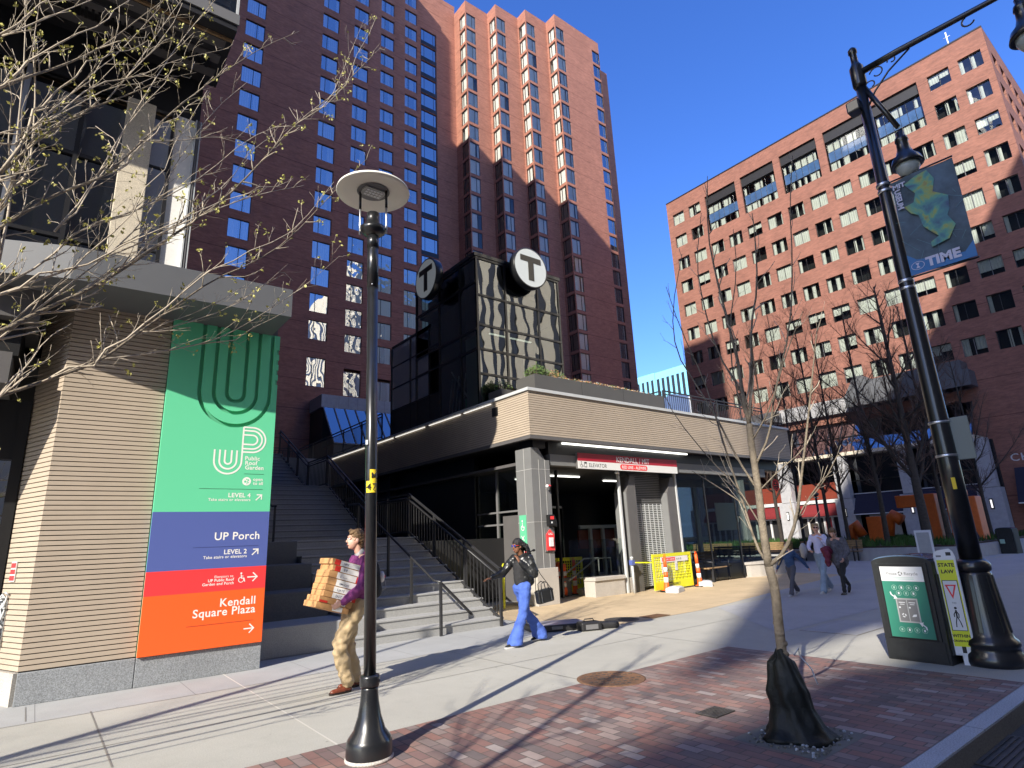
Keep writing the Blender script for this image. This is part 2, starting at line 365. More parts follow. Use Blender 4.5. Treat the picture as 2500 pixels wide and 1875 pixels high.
# ---------------------------------------------------------------- materials
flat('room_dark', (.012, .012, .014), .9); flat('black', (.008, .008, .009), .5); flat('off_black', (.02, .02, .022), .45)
flat('frame_dark', (.02, .02, .022), .35); flat('frame_grey', (.16, .16, .165), .4)
simple('curtain_white', (.85, .84, .8), .9, var=.05); simple('curtain_blue', (.72, .76, .82), .9, var=.08); simple('curtain_grey', (.42, .43, .42), .9, var=.1)
glass('glass_hotel', (.8, .84, .88), 1.6, .42, .012, .6)
glass('glass_hotel_wavy', (.6, .62, .6), 1.9, .36, .035, 1.3)
glass('glass_office', (.75, .8, .78), 1.5, .04, .02, .8)
glass('glass_tower', (.34, .42, .37), 1.6, .10, .008, .9)
glass('glass_corner', (.88, .9, .9), 1.45, .04, .008, .8)
glass('glass_blue', (.2, .25, .32), 1.9, .45, .01, .7)
glass('glass_clear', (.55, .62, .58), 1.45, .03, .01, .8)
glass('glass_green', (.25, .36, .31), 1.5, .1, .01, .8)
brick('brick_hotel', (.40, .165, .105), (.31, .125, .082), (.33, .17, .12), .24, .08, .01, big=2.85, noisec=.16, bump=.15)
brick('brick_office', (.29, .122, .085), (.225, .095, .07), (.25, .135, .1), .24, .08, .01, big=3.58, noisec=.18, bump=.15)
paving('brick_pave')
concrete('conc_pave', (.40, .39, .345), 0, 0, stain=.3, var=.09)
concrete('conc_cool', (.36, .365, .36), 1.5, 1.5, .2, 8.45, stain=.3, jw=.01, jc=.6)
concrete('paver_tan', (.52, .40, .25), 1.35, .95, .4, .15, stain=.25, jw=.012, jc=.55, var=.14)
concrete('conc_plaza', (.38, .38, .38), 2.4, 2.4, .3, .4, stain=.3, jc=.7)
concrete('city_ground', (.30, .29, .27), stain=.3); concrete('asphalt', (.055, .055, .058), grain=1, stain=.3); concrete('granite_kerb', (.42, .45, .48), 1.8, 0, .7, 0, stain=.2, grain=1.2, jc=.4)
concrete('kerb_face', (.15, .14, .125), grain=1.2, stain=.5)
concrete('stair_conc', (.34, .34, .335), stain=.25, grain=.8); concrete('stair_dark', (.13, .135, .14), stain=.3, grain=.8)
concrete('granite_plinth', (.26, .275, .29), grain=1.6, stain=.15); concrete('granite_light', (.46, .43, .39), grain=1.2, stain=.15)
concrete('stone_rough', (.62, .55, .43), grain=1, stain=.1, var=.15)
simple('siding', (.44, .365, .285), .6, var=.06, scale=2, dirt=.15); flat('siding_gap', (.03, .026, .022), .9)
simple('siding_dark', (.15, .135, .12), .6, var=.08, scale=2)
simple('fascia_grey', (.10, .105, .115), .55, var=.05, scale=1.5); simple('panel_grey', (.11, .105, .105), .5, var=.06, scale=2)
simple('col_grey', (.175, .178, .18), .55, var=.05, scale=3); flat('joint_light', (.42, .42, .41), .8)
simple('metal_black', (.012, .013, .015), .3, var=.25, scale=14, dirt=.1, coat=.4); simple('rail_metal', (.03, .03, .032), .4, var=.15)
simple('lamp_white', (.8, .78, .7), .5, var=.03); simple('alu', (.55, .57, .6), .35, 1, var=.05); simple('steel_light', (.5, .52, .53), .4, var=.05)
flat('green_hi', (.13, .62, .34), .5); flat('green_lo', (.11, .46, .27), .6); flat('blue_sign', (.085, .12, .36), .5); flat('red_sign', (.82, .045, .05), .5)
flat('orange_sign', (.88, .12, .018), .5); flat('white_ink', (.85, .83, .78), .5); flat('ink_dark', (.03, .08, .05), .6); flat('ink_blue', (.03, .04, .15), .6); flat('ink_red', (.35, .02, .02), .6)
flat('t_white', (.52, .56, .56), .35, ((.85, .92, .95), .05)); flat('t_black', (.045, .04, .03), .4)
flat('sign_red', (.38, .012, .03), .5); flat('sign_white', (.75, .75, .74), .5); flat('sign_text', (.75, .75, .76), .5); flat('sign_black', (.03, .03, .03), .5)
flat('led', (1, 1, .95), .5, ((1, .98, .9), 1.3)); flat('led_dim', (1, 1, .95), .5, ((1, .95, .85), .45))
flat('yellow', (.72, .72, .02), .45); flat('yellow_label', (.85, .62, .03), .5); flat('cone_orange', (.85, .12, .02), .5); flat('reflective', (.75, .75, .72), .4)
simple('sandbag', (.55, .56, .58), .8, var=.2, bump=.5, bscale=20)
simple('planter_grey', (.085, .083, .08), .5, var=.06, scale=1.5); simple('soil', (.05, .035, .025), .95)
simple('shrub_green', (.10, .17, .035), .7, var=.5, scale=25); simple('shrub_tan', (.42, .22, .10), .8, var=.4, scale=25)
simple('bark', (.20, .165, .12), .9, var=.35, scale=14, bump=.6, bscale=60); simple('bark_dark', (.05, .042, .036), .9, var=.3, scale=10, bump=.5)
simple('twig', (.42, .36, .28), .8, var=.3, scale=10); simple('twig_dark', (.11, .07, .055), .9, var=.3); simple('bud', (.52, .50, .16), .6, var=.3, scale=30)
simple('bag_black', (.004, .006, .0055), .55, spec=.35, var=.4, scale=9, bump=.8, bscale=9); simple('bin_black', (.018, .02, .021), .5, var=.3, scale=9, dirt=.3, bump=.1)
simple('bin_top', (.10, .16, .25), .25, var=.1, scale=4, coat=.6); flat('bin_green', (.035, .22, .15), .5); flat('bin_grey', (.2, .2, .2), .5); flat('bin_pale', (.35, .55, .45), .5)
flat('lime', (.75, .80, .02), .45); flat('post_white', (.75, .77, .78), .4); flat('sign_silver', (.2, .23, .21), .5)
simple('wood', (.28, .18, .09), .6, var=.3, scale=8); simple('grass', (.035, .09, .015), .9, var=.4, scale=30); simple('sculpt_orange', (.62, .13, .02), .5, var=.1)
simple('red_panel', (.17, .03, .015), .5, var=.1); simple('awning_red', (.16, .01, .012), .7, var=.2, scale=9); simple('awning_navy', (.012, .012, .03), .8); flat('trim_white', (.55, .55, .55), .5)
simple('limestone', (.36, .36, .37), .8, var=.12, scale=3); flat('red_door', (.3, .01, .02), .5)
flat('gravel_pit', (.16, .16, .14), .95); simple('iron', (.16, .085, .045), .7, var=.3, scale=20, bump=.4); simple('iron_dark', (.06, .055, .05), .6, var=.3, scale=20)

# ---------------------------------------------------------------- ground
def sheet(name, poly, z, m, label=None, kind='structure', h=0):
    b = MB()
    if h: b.prism(poly, h, m, h0=z-h)
    else: b.add([(x, y, z) for x, y in poly], [tuple(range(len(poly)))], m)
    return b.build(name, kind=kind)
sheet('ground', [(-900, -900), (1600, -900), (1600, 1600), (-900, 1600)], -.155, 'city_ground')
sheet('road', [(-200, -14), (300, -14), (300, 1.86), (-200, 1.86)], -.151, 'asphalt')
sheet('far_pavement', [(-200, -40), (300, -40), (300, -14), (-200, -14)], 0, 'conc_cool', h=.16)
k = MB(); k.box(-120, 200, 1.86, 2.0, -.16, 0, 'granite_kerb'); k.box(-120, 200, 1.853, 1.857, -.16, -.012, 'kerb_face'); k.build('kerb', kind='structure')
PY = .0
sheet('pavement', [(-120, 2.0), (200, 2.0), (200, 8.44), (-120, 8.44)], 0, 'conc_pave', h=.16)
sheet('stair_forecourt', [(-120, 8.44), (8.0, 8.44), (8.0, 12.0), (-120, 12.0)], 0, 'conc_cool', h=.16)
sheet('plaza_paving', [(8.0, 8.44), (200, 8.44), (200, 60), (8.0, 60)], 0, 'conc_plaza', h=.16)
sheet('rear_ground', [(-120, 12.0), (8.0, 12.0), (8.0, 80), (-120, 80)], -.002, 'conc_cool', h=.1)
sheet('tan_paving', [(8.0, 8.15), (11.5, 8.15), (22, 9.9), (24, 16), (8.6, 13), (8.0, 12)], .004, 'paver_tan')
sheet('plaza_shade_paving', [(9.5, 5.4), (60, 5.4), (60, 8.1), (11.9, 8.1)], .0045, 'conc_plaza')
sheet('brick_paving', [(-60, 2.001), (8.02, 2.001), (8.02, 5.37), (-60, 5.37)], .004, 'brick_pave')
def jline(a, b, wd, m, z=.003):
    a = Vector(a); b = Vector(b); d = (b-a).normalized(); n = Vector((-d.y, d.x))*wd/2
    return [(a+n).to_tuple(), (b+n).to_tuple(), (b-n).to_tuple(), (a-n).to_tuple()], z, m
jb = MB(); flat('joint_pale', (.55, .53, .48)); flat('joint_dark', (.2, .19, .17))
g = lambda x, y: (gnd(x, y).x, gnd(x, y).y)
for a, b, wd, m in ((g(542, 1645), g(826, 1820), .018, 'joint_pale'), (g(221, 1737), g(274, 1874), .014, 'joint_dark'), (g(62, 1727), g(62, 1762), .01, 'joint_dark'),
                    ((-6, 6.9), (200, 6.9), .01, 'joint_dark'), ((5.2, 5.38), (5.2, 8.43), .01, 'joint_dark'), ((8.1, 5.38), (8.1, 8.1), .01, 'joint_dark'), ((-6, 8.44), (8, 8.44), .012, 'joint_dark')):
    P, z, mm = jline(a, b, wd, m); jb.add([(x, y, z) for x, y in P], [(3, 2, 1, 0)], mm)
jb.build('pavement_joints', kind='structure')
# tree pit
pb = MB(); pb.add([(4.55, 2.42, .006), (5.35, 2.42, .006), (5.35, 3.12, .006), (4.55, 3.12, .006)], [(0, 1, 2, 3)], 'gravel_pit')
rr = random.Random(3)
for i in range(260):
    x = rr.uniform(4.58, 5.32); y = rr.uniform(2.45, 3.09); s = rr.uniform(.008, .02)
    pb.ell((x, y, .008+s*.3), (s, s*.8, s*.6), 'gravel_pit' if i % 3 else 'granite_kerb', 5, 3)
pb.build('tree_pit_gravel', kind='stuff')
# covers and grates
def cover(name, c, r, m, label, txt=None):
    b = MB(); b.lathe([(r+.02, 0), (r+.02, .004), (r, .006), (r-.02, .009), (r-.025, .006), (.01, .007)], (0, 0, 0), m, 40)
    for i in range(7):
        y = (i-3)*r*.26; hw = math.sqrt(max(0, (r*.85)**2-y*y))
        if i in (3,) and txt: continue
        for j in range(-4, 5):
            x = j*r*.2
            if abs(x) < hw: b.box(x-.025, x+.025, y-.01, y+.01, .006, .010, 'iron_dark')
    if txt: b.text(txt, r*.3, Matrix.Translation((0, -r*.1, .0105)), 'iron_dark', 'CENTER', .004)
    return b.build(name, loc=(c[0], c[1], .004), label=label, cat='manhole cover')
cover('manhole_cover', gnd(1492, 1658)[:2], .38, 'iron', 'large rusty round manhole cover at the edge of the brick paving', 'SEWER').rotation_euler = (0, 0, R(-20))
cover('manhole_cover', gnd(1518, 1513)[:2], .33, 'iron_dark', 'dark round manhole cover on the tan paving in front of the barrier')
def grate(c, wx, wy, m, label, rz=0, n=9, z=.005):
    b = MB(); b.box(-wx/2, wx/2, -wy/2, wy/2, 0, .004, 'black')
    for i in range(n):
        y = -wy/2+(i+.5)*wy/n; b.box(-wx/2+.02, wx/2-.02, y-wy/n*.28, y+wy/n*.28, .004, .010, m)
    b.box(-wx/2, -wx/2+.02, -wy/2, wy/2, .004, .011, m); b.box(wx/2-.02, wx/2, -wy/2, wy/2, .004, .011, m)
    o = b.build('drain_grate', loc=(c[0], c[1], z), label=label, cat='drain grate'); o.rotation_euler = (0, 0, rz); return o
grate(gnd(1747, 1741)[:2], .3, .22, 'iron_dark', 'small dark drain grate set in the brick paving left of the bagged tree')
grate(gnd(1599, 1505)[:2], .55, .35, 'iron', 'rusty orange grate in the tan paving beyond the dark manhole cover')
q = gnd(2500, 1845, -.15); grate((q.x, q.y), .9, .5, 'iron_dark', 'storm drain grate in the road gutter below the kerb', 0, 11, -.149)
b = MB(); b.box(-.75, .75, -.45, .45, 0, .004, 'joint_dark'); b.box(-.73, .73, -.43, .43, .004, .006, 'conc_plaza')
b.build('utility_cover', loc=(*gnd(2072, 1531)[:2], .001), label='flat square utility cover in the shaded paving left of the bin', cat='utility cover')
# ---------------------------------------------------------------- corner building with the sign wall
YW = 9.53
cb_ = thing('corner_building', 'corner building with beige board cladding, tall coloured sign panel and grey canopy', 'building', (1.3, YW, 0))
O = Vector((1.3, YW, 0))
def cbuild(b, name, parent=None, **k):
    p = parent or cb_
    return b.build(name, p, **k)
def loc(b): b.M = Matrix.Translation(-O); return b
F = frame((0, YW, 0), (1, 0, 0))                      # local x = world X, y = Z, z = towards street
def stroke(b, M, pts, wd, m, z=0.0, closed=False):
    P = [Vector((p[0], p[1], 0)) for p in pts]; n = len(P); L = []; Rr = []
    for i, p in enumerate(P):
        a = P[i-1] if (i > 0 or closed) else p; c = P[(i+1) % n] if (i < n-1 or closed) else p
        d1 = (p-a).normalized() if (p-a).length else (c-p).normalized(); d2 = (c-p).normalized() if (c-p).length else d1
        t = (d1+d2).normalized(); nn = Vector((-t.y, t.x, 0)); k = min(1/max(.4, nn.dot(Vector((-d1.y, d1.x, 0)))), 2)
        L.append(p+nn*wd/2*k); Rr.append(p-nn*wd/2*k)
    m_ = n if closed else n-1
    for i in range(m_):
        j = (i+1) % n
        b.add([(v.x, v.y, z) for v in (Rr[i], Rr[j], L[j], L[i])], [(0, 1, 2, 3)], m, M=M)
def arc(cx, cy, r, a0, a1, n=14): return [(cx+r*math.cos(R(a0+(a1-a0)*i/n)), cy+r*math.sin(R(a0+(a1-a0)*i/n))) for i in range(n+1)]
def disc(b, M, c, r, m, z=0, n=20): b.add([(c[0]+r*math.cos(2*math.pi*i/n), c[1]+r*math.sin(2*math.pi*i/n), z) for i in range(n)], [tuple(range(n))], m, M=M)

b = loc(MB()); siding(b, F @ Matrix.Translation((0, .36, 0)), 1.17, 4.9, 'siding', 'siding_gap', .062, .012, .025)
b.box(.006, 2.70, YW+.03, 10.8, .02, 5.2, 'siding_dark')
cbuild(b, 'siding_wall')
CH = frame((-.30, YW+.77, 0), (.30, -.77, 0)); CW = .826
b = loc(MB()); siding(b, CH @ Matrix.Translation((0, .36, 0)), CW-.002, 4.9, 'siding', 'siding_gap', .062, .012, .025); cbuild(b, 'angled_siding_wall')
b = loc(MB())
b.bbox(.0, 1.172, YW-.035, YW+.02, 0, .355, 'granite_plinth', .006); b.bbox(1.18, 2.72, YW-.035, YW+.02, 0, .355, 'granite_plinth', .006)
b.box(2.66, 2.722, YW+.02, 12, 0, .35, 'granite_plinth')
b.box(-.005, CW-.02, 0, .354, -.3, .035, 'granite_light', M=CH)
cbuild(b, 'plinth')
b = loc(MB()); b.box(.001, 2.705, 10.8, 14.0, .02, 5.2, 'panel_grey'); b.box(2.60, 2.700, YW+.03, 14, .36, 5.0, 'panel_grey'); cbuild(b, 'wall')
# dark entrance beside the chamfer
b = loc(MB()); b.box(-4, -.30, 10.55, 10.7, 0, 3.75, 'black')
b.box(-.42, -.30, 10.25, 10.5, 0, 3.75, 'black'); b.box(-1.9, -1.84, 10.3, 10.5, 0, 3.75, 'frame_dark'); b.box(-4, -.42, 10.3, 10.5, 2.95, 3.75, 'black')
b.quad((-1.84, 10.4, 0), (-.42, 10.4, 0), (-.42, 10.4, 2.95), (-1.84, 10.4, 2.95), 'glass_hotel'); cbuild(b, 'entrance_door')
# small things on the chamfer wall
b = loc(MB()); q = onx(36, 1362, -.1)
T = CH @ Matrix.Translation((.30, 1.38, .005)); b.box(-.07, .07, 0, .24, 0, .012, 'sign_white', M=T)
for i in range(3): b.box(-.062, .062, .012+.077*i, .07+.077*i, .012, .016, 'red_sign', M=T)
cbuild(b, 'notice')
b = loc(MB()); rr = random.Random(5)
for i in range(26):
    a = rr.uniform(.02, .2); z = .62+i*.025
    b.tube([CH @ Vector((a-.02, z, .02)), CH @ Vector((a+rr.uniform(.03, .12), z+rr.uniform(-.05, .08), .04)), CH @ Vector((a+.1, z+rr.uniform(-.06, .1), .02))], .012, 'steel_light', 5)
b.box(.0, .27, .58, 1.15, .003, .012, 'alu', M=CH); cbuild(b, 'cast_metal_plaque')

# ---- the sign panel
b = loc(MB()); P = F @ Matrix.Translation((0, 0, .03)); x0, x1 = 1.18, 2.712
b.box(x0, x1, .362, 5.02, -.03, -.001, 'green_lo', M=P)
for a, c, m in ((.362, 1.10, 'orange_sign'), (1.10, 1.41, 'red_sign'), (1.41, 2.195, 'blue_sign'), (2.195, 3.41, 'green_hi')):
    b.box(x0, x1, a, c, -.001, .041, m, M=P)
ex = P @ Matrix.Translation((0, 0, .016)); cx, cz = 2.10, 3.97; rO, rM, rI, gw, top = .50, .305, .125, .055, 5.0
def ushape(r, down=True, n=22): return [(cx-r, top)] + arc(cx, cz, r, 180, 360, n) + [(cx+r, top)]
lo = 3.41; N = 22
left = [(x0, top), (x0, lo), (cx, lo)] + [(cx+(rO+gw/2)*math.cos(R(a)), cz+(rO+gw/2)*math.sin(R(a))) for a in [270-i*90/12 for i in range(13)]] + [(cx-(rO+gw/2), top)]
right = [(cx, lo), (x1, lo)]
for i in range(4):
    z = 4.18+i*.17; right += [(x1, z), (x1-.035, z), (x1-.035, z+.075), (x1, z+.075)]
right += [(x1, top), (cx+rO+gw/2, top)] + [(cx+(rO+gw/2)*math.cos(R(a)), cz+(rO+gw/2)*math.sin(R(a))) for a in [360-i*90/12 for i in range(13)]]
for poly in (left, right): b.prism(poly, .042, 'green_hi', M=P, h0=-.001, side='green_hi')
def uband(ro, ri):
    A = ushape(ro); Bq = ushape(ri)
    n = len(A)
    vs = [(x, y, .041) for x, y in A] + [(x, y, .041) for x, y in Bq] + [(x, y, -.001) for x, y in A] + [(x, y, -.001) for x, y in Bq]
    fs = []
    for i in range(n-1):
        fs += [(i, i+1, n+i+1, n+i), (2*n+i, 2*n+i+1, i+1, i), (n+i, n+i+1, 3*n+i+1, 3*n+i)]
    b.add(vs, fs, 'green_hi', M=P)
uband(rO-gw/2, rM+gw/2); uband(rM-gw/2, rI+gw/2)
b.prism([(cx-(rI-gw/2), top)] + arc(cx, cz, rI-gw/2, 180, 360, 12) + [(cx+rI-gw/2, top)], .042, 'green_hi', M=P, h0=-.001)
# printing
I = P @ Matrix.Translation((0, 0, .0425)); W_ = 'white_ink'
z3 = lambda x, y: ((lambda v: (v.x, v.z))(ony(x*.4521, 1200+y*.4521, YW-.05)))
z2_ = lambda x, y: ((lambda v: (v.x, v.z))(ony(x*.3617, 600+y*.3617, YW-.05)))
def tx(t, pos, size, al='RIGHT', bold=.0, m=W_, line=1): b.text(t, size, I @ Matrix.Translation((pos[0], pos[1], 0)), m, al, bold*.6, line=line, space=1.06)
tx('UP Porch', z3(1400, 255), .152, bold=.0035); tx('Kendall', z3(1378, 603), .152, bold=.0035); tx('Square Plaza', z3(1375, 650), .152, bold=.0035)
tx('LEVEL 2', z3(1330, 333), .088, bold=.003); tx('Take stairs or elevators', z3(1330, 354), .056, bold=.0012)
tx('LEVEL 4', z3(1350, 32), .088, bold=.003); tx('Take stairs or elevators', z3(1350, 52), .056, bold=.0012)
tx('Elevators to', z3(1258, 461), .048, bold=.0004); tx('UP Public Roof', z3(1260, 480), .052, bold=.002); tx('Garden and Porch', z3(1260, 499), .052, bold=.0014)
p = z2_(1650, 1447); tx('Public', p, .085, 'LEFT', .0028); p = z2_(1650, 1479); tx('Roof', p, .085, 'LEFT', .0028); p = z2_(1650, 1510); tx('Garden', p, .085, 'LEFT', .0028)
p = z2_(1705, 1587); tx('open', p, .066, 'LEFT', .002); p = z2_(1705, 1614); tx('to all', p, .066, 'LEFT', .002)
for a, c, m in ((z3(1040, 303), z3(1393, 292), 'ink_blue'), (z3(1002, 732), z3(1365, 692), 'ink_red'), (z2_(1340, 1640), z2_(1770, 1645), 'ink_dark'), (z2_(1645, 1540), z2_(1778, 1545), 'ink_dark')):
    stroke(b, I, [(a[0], (a[1]+c[1])/2), (c[0], (a[1]+c[1])/2)], .005, m, .0005)
def arrow(c, s, ang):
    ca, sa = math.cos(R(ang)), math.sin(R(ang)); T = lambda x, y: (c[0]+(x*ca-y*sa)*s, c[1]+(x*sa+y*ca)*s)
    stroke(b, I, [T(-.55, 0), T(.5, 0)], .016, W_, .0004); stroke(b, I, [T(.05, .48), T(.53, 0), T(.05, -.48)], .016, W_, .0008)
arrow(z3(1395, 33), .105, 45); arrow(z3(1375, 326), .105, 45); arrow(z3(1360, 460), .125, 0); arrow(z3(1340, 738), .125, 0)
c = z3(1300, 472); stroke(b, I, arc(c[0], c[1]-.01, .035, 100, 400, 16), .009, W_, .0004); disc(b, I, (c[0]-.003, c[1]+.078), .013, W_, .0004)
stroke(b, I, [(c[0]-.003, c[1]+.062), (c[0]+.002, c[1]+.012), (c[0]+.038, c[1]+.01), (c[0]+.052, c[1]-.04)], .012, W_, .0006); stroke(b, I, [(c[0], c[1]+.04), (c[0]+.03, c[1]+.038)], .009, W_, .0009)
c = z2_(1662, 1591); disc(b, I, c, .062, W_, .0004, 28)
for dx, dy, q in ((-.02, -.005, .018), (.022, .02, .012), (.0, .03, .01), (.025, -.02, .009)): disc(b, I, (c[0]+dx, c[1]+dy), q, 'green_hi', .0009, 8)
stroke(b, I, [(c[0]+.005, c[1]-.045), (c[0]+.01, c[1]), (c[0]+.035, c[1]+.02)], .01, 'green_hi', .0011)
# UP monogram
A = z2_(1448, 1375); Bq = z2_(1540, 1540); sp = z2_(1632, 1225); sx = z2_(1632, 1395)[0]
uc = (A[0]+sx)/2; ro = (sx-A[0])/2; ub = Bq[1]+ro; st = .024
for r_, tl in ((ro, A[1]), (ro*.62, A[1]-.0), (ro*.24, A[1])):
    rt_top = sp[1] if r_ == ro else tl
    stroke(b, I, [(uc-r_, tl)] + arc(uc, ub, r_, 180, 360, 18) + [(uc+r_, rt_top)], st, W_, .0004)
pe = z2_(1790, 1310); ph = (sp[1]-z2_(1632, 1393)[1])
for i, (ins) in enumerate((0, .27, .62)):
    r_ = ph/2*(1-ins); cyy = sp[1]-ph/2; xe = pe[0]-ph/2
    if i == 0: pts = [(sx, cyy+r_)] + arc(xe, cyy, r_, 90, -90, 18) + [(sx, cyy-r_)]
    else: pts = [(sx, cyy+r_)] + arc(xe-.0, cyy, r_, 90, -90, 18) + [(sx, cyy-r_)]
    stroke(b, I, pts, st, W_, .0007)
cbuild(b, 'sign_panel', label='green, blue, red and orange directory panel')

# ---- canopy
b = loc(MB())
edge = [(-30, 14.5), (-3.2, 9.9), (-1.2, 9.0), (-.1, 8.62), (2.58, 8.5)]
zb, zt = 5.0, 5.44
top = edge + [(2.58, 12), (-30, 18)]
n = len(top); vs_ = [(x, y, zb) for x, y in edge] + [(x, y, zt) for x, y in edge]
b.add(vs_, [(i, i+1, 5+i+1, 5+i) for i in range(4)], 'fascia_grey')
b.add([(2.58, 8.5, zb), (2.58, 12, zb), (2.58, 12, zt), (2.58, 8.5, zt)], [(0, 1, 2, 3)], 'fascia_grey')
b.add([(x, y, zt) for x, y in top], [tuple(range(n))], 'fascia_grey'); b.add([(x, y, zb) for x, y in top], [tuple(range(n-1, -1, -1))], 'fascia_grey')
cbuild(b, 'canopy')
# second dark soffit step and beam at left
b = loc(MB()); b.box(-9, -.55, 9.3, 10.6, 3.75, 4.15, 'panel_grey'); b.box(-9, -.5, 9.45, 10.6, 4.15, 4.6, 'black'); b.box(-9, -.35, 9.25, 10.6, 4.6, 5.0, 'panel_grey'); cbuild(b, 'entrance_beam')

# ---- upper storeys
YU = 10.8
b = loc(MB())
b.box(-30, 1.40, YU+.35, 21, 5.0, 73, 'panel_grey'); b.box(-40, 1.40, 21, 43.65, 0, 85.4, 'panel_grey'); b.box(-60, 1.40, 43.66, 75, 0, 103.3, 'panel_grey')
b.box(-30, 1.40, YU, YU+.35, 9.4, 11.2, 'black')
b.box(-30, 1.6, 9.2, YU+.35, 13.8, 73, 'panel_grey')
b.box(-30, -3.2, YU, YU+.35, 5, 9.4, 'panel_grey')
b.box(-30, 1.40, 14, 21, 0, 5.2, 'panel_grey')
cbuild(b, 'tower_wall')
b = loc(MB()); b.bbox(.27, .695, YU-.07, YU+.3, 5.1, 9.4, 'stone_rough', .01); cbuild(b, 'stone_column')
b = loc(MB())
b.box(.70, .96, YU+.0, YU+.04, 5.1, 9.4, 'blue_pane') if False else None
b.quad((.70, YU, 5.1), (.96, YU, 5.1), (.96, YU, 9.4), (.70, YU, 9.4), 'glass_blue')
b.box(.96, 1.02, YU-.05, YU+.1, 5.1, 9.4, 'frame_dark')
b.box(1.02, 1.33, YU-.01, YU+.05, 5.1, 9.4, 'curtain_white')
for i, x in enumerate((1.33, 1.37, 1.41)): b.box(x, x+.025, YU-.06+.01*i, YU+.1, 5.1, 9.41, 'steel_light' if i != 1 else 'frame_grey')
for z in (6.6, 8.2): b.box(.70, 1.02, YU-.03, YU-.001, z, z+.03, 'frame_dark')
cbuild(b, 'corner_glazing')
b = loc(MB())
for x in (-2.7, -1.9, -1.1, -.35): b.box(x, x+.07, YU-.02, YU+.1, 5.1, 9.4, 'alu' if x == -1.1 else 'frame_dark')
for z in (6.5, 8.0): b.box(-3.2, .27, YU-.01, YU+.08, z, z+.06, 'frame_dark')
b.quad((-3.2, YU+.04, 5.1), (.27, YU+.04, 5.1), (.27, YU+.04, 9.4), (-3.2, YU+.04, 9.4), 'glass_tower')
b.box(-3.2, .27, YU+.1, YU+.3, 5.1, 9.4, 'room_dark'); cbuild(b, 'upper_glazing')
b = loc(MB())
b.box(-12, 1.6, 9.2, YU, 10.3, 10.62, 'off_black'); b.box(-12, 1.62, 9.17, 9.199, 10.42, 10.63, 'frame_grey')
for y in (9.5, 9.9, 10.3): b.box(-12, 1.5, y, y+.22, 10.27, 10.299, 'panel_grey')
for i in range(60): b.box(-4+i*.09, -3.96+i*.09, 10.05, 10.28, 10.24, 10.27, 'black')
b.box(-12, 1.58, 9.42, 9.46, 10.25, 10.299, 'wood')
cbuild(b, 'overhang_slab')
b = loc(MB())
b.quad((-12, 9.22, 10.63), (1.58, 9.22, 10.63), (1.58, 9.22, 12.6), (-12, 9.22, 12.6), 'glass_green')
b.quad((1.58, 9.22, 10.63), (1.58, 10.8, 10.63), (1.58, 10.8, 12.6), (1.58, 9.22, 12.6), 'glass_green')
for i in range(22): b.box(-12, 1.5, 9.5, 9.53, 10.9+i*.12, 10.94+i*.12, 'steel_light')
for x in (1.56, .3, -1.0, -2.3): b.box(x, x+.04, 9.19, 9.24, 10.62, 13.7, 'steel_light')
b.box(-12, 1.5, 9.6, 9.62, 10.63, 13.79, 'curtain_grey')
cbuild(b, 'louvred_balcony')
# ---------------------------------------------------------------- station building
XS, YS, XE = 9.8, 11.66, 23.4
st = thing('station_building', 'subway station entrance building with beige slatted fascia, grey corner column and glass doors', 'building', (XS, YS, 0))
def SB(): b = MB(); b.M = Matrix.Translation((-XS, -YS, 0)); return b
FZ0, FZ1 = 4.27, 5.47
b = SB(); siding(b, frame((XS, YS, FZ0), (1, 0, 0)), XE-XS, FZ1-FZ0, 'siding', 'siding_gap', .064, .012)
siding(b, frame((XS, 34, FZ0), (0, -1, 0)), 34-YS, FZ1-FZ0, 'siding', 'siding_gap', .064, .012)
siding(b, frame((XE, YS, FZ0), (0, 1, 0)), 10, FZ1-FZ0, 'siding', 'siding_gap', .064, .012)
b.box(XS+.02, XE-.02, YS+.02, 34, FZ0+.02, FZ1, 'siding_dark'); b.build('slatted_fascia', st)
b = SB(); b.box(XS-.05, XE+.05, YS-.05, YS+.35, FZ1+.002, FZ1+.085, 'steel_light'); b.box(XS-.05, XS+.35, YS+.35, 34, FZ1+.002, FZ1+.085, 'steel_light')
b.box(XS-.02, XE, YS-.02, YS+.1, FZ0-.09, FZ0-.001, 'panel_grey'); b.box(XS-.02, XS+.1, YS+.1, 34, FZ0-.09, FZ0-.001, 'panel_grey'); b.build('coping', st)
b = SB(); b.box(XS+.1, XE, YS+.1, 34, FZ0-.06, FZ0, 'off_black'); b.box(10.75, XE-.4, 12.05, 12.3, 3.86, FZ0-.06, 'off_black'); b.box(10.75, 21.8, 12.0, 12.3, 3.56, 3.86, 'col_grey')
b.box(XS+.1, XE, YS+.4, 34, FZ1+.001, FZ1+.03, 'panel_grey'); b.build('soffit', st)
for i, (x0, x1, y) in enumerate(((11.3, 14.2, 11.9), (14.22, 17.3, 11.9))):
    pass
b = SB(); b.box(11.2, 14.1, 11.93, 11.99, 4.16, 4.20, 'led'); b.box(14.13, 16.9, 11.93, 11.99, 4.16, 4.20, 'led'); b.build('strip_light', st)
b = SB()
for y0, y1 in ((13.3, 14.7), (14.9, 16.8), (17.1, 19.2), (19.4, 21.6), (21.9, 25.4)): b.box(XS-.055, XS-.02, y0, y1, FZ1-.055, FZ1-.03, 'led_dim')
b.build('strip_light', st)
b = SB(); b.box(XS-.012, XS-.002, 13.02, 13.3, 5.05, 5.3, 'black'); b.build('scupper_box', st)
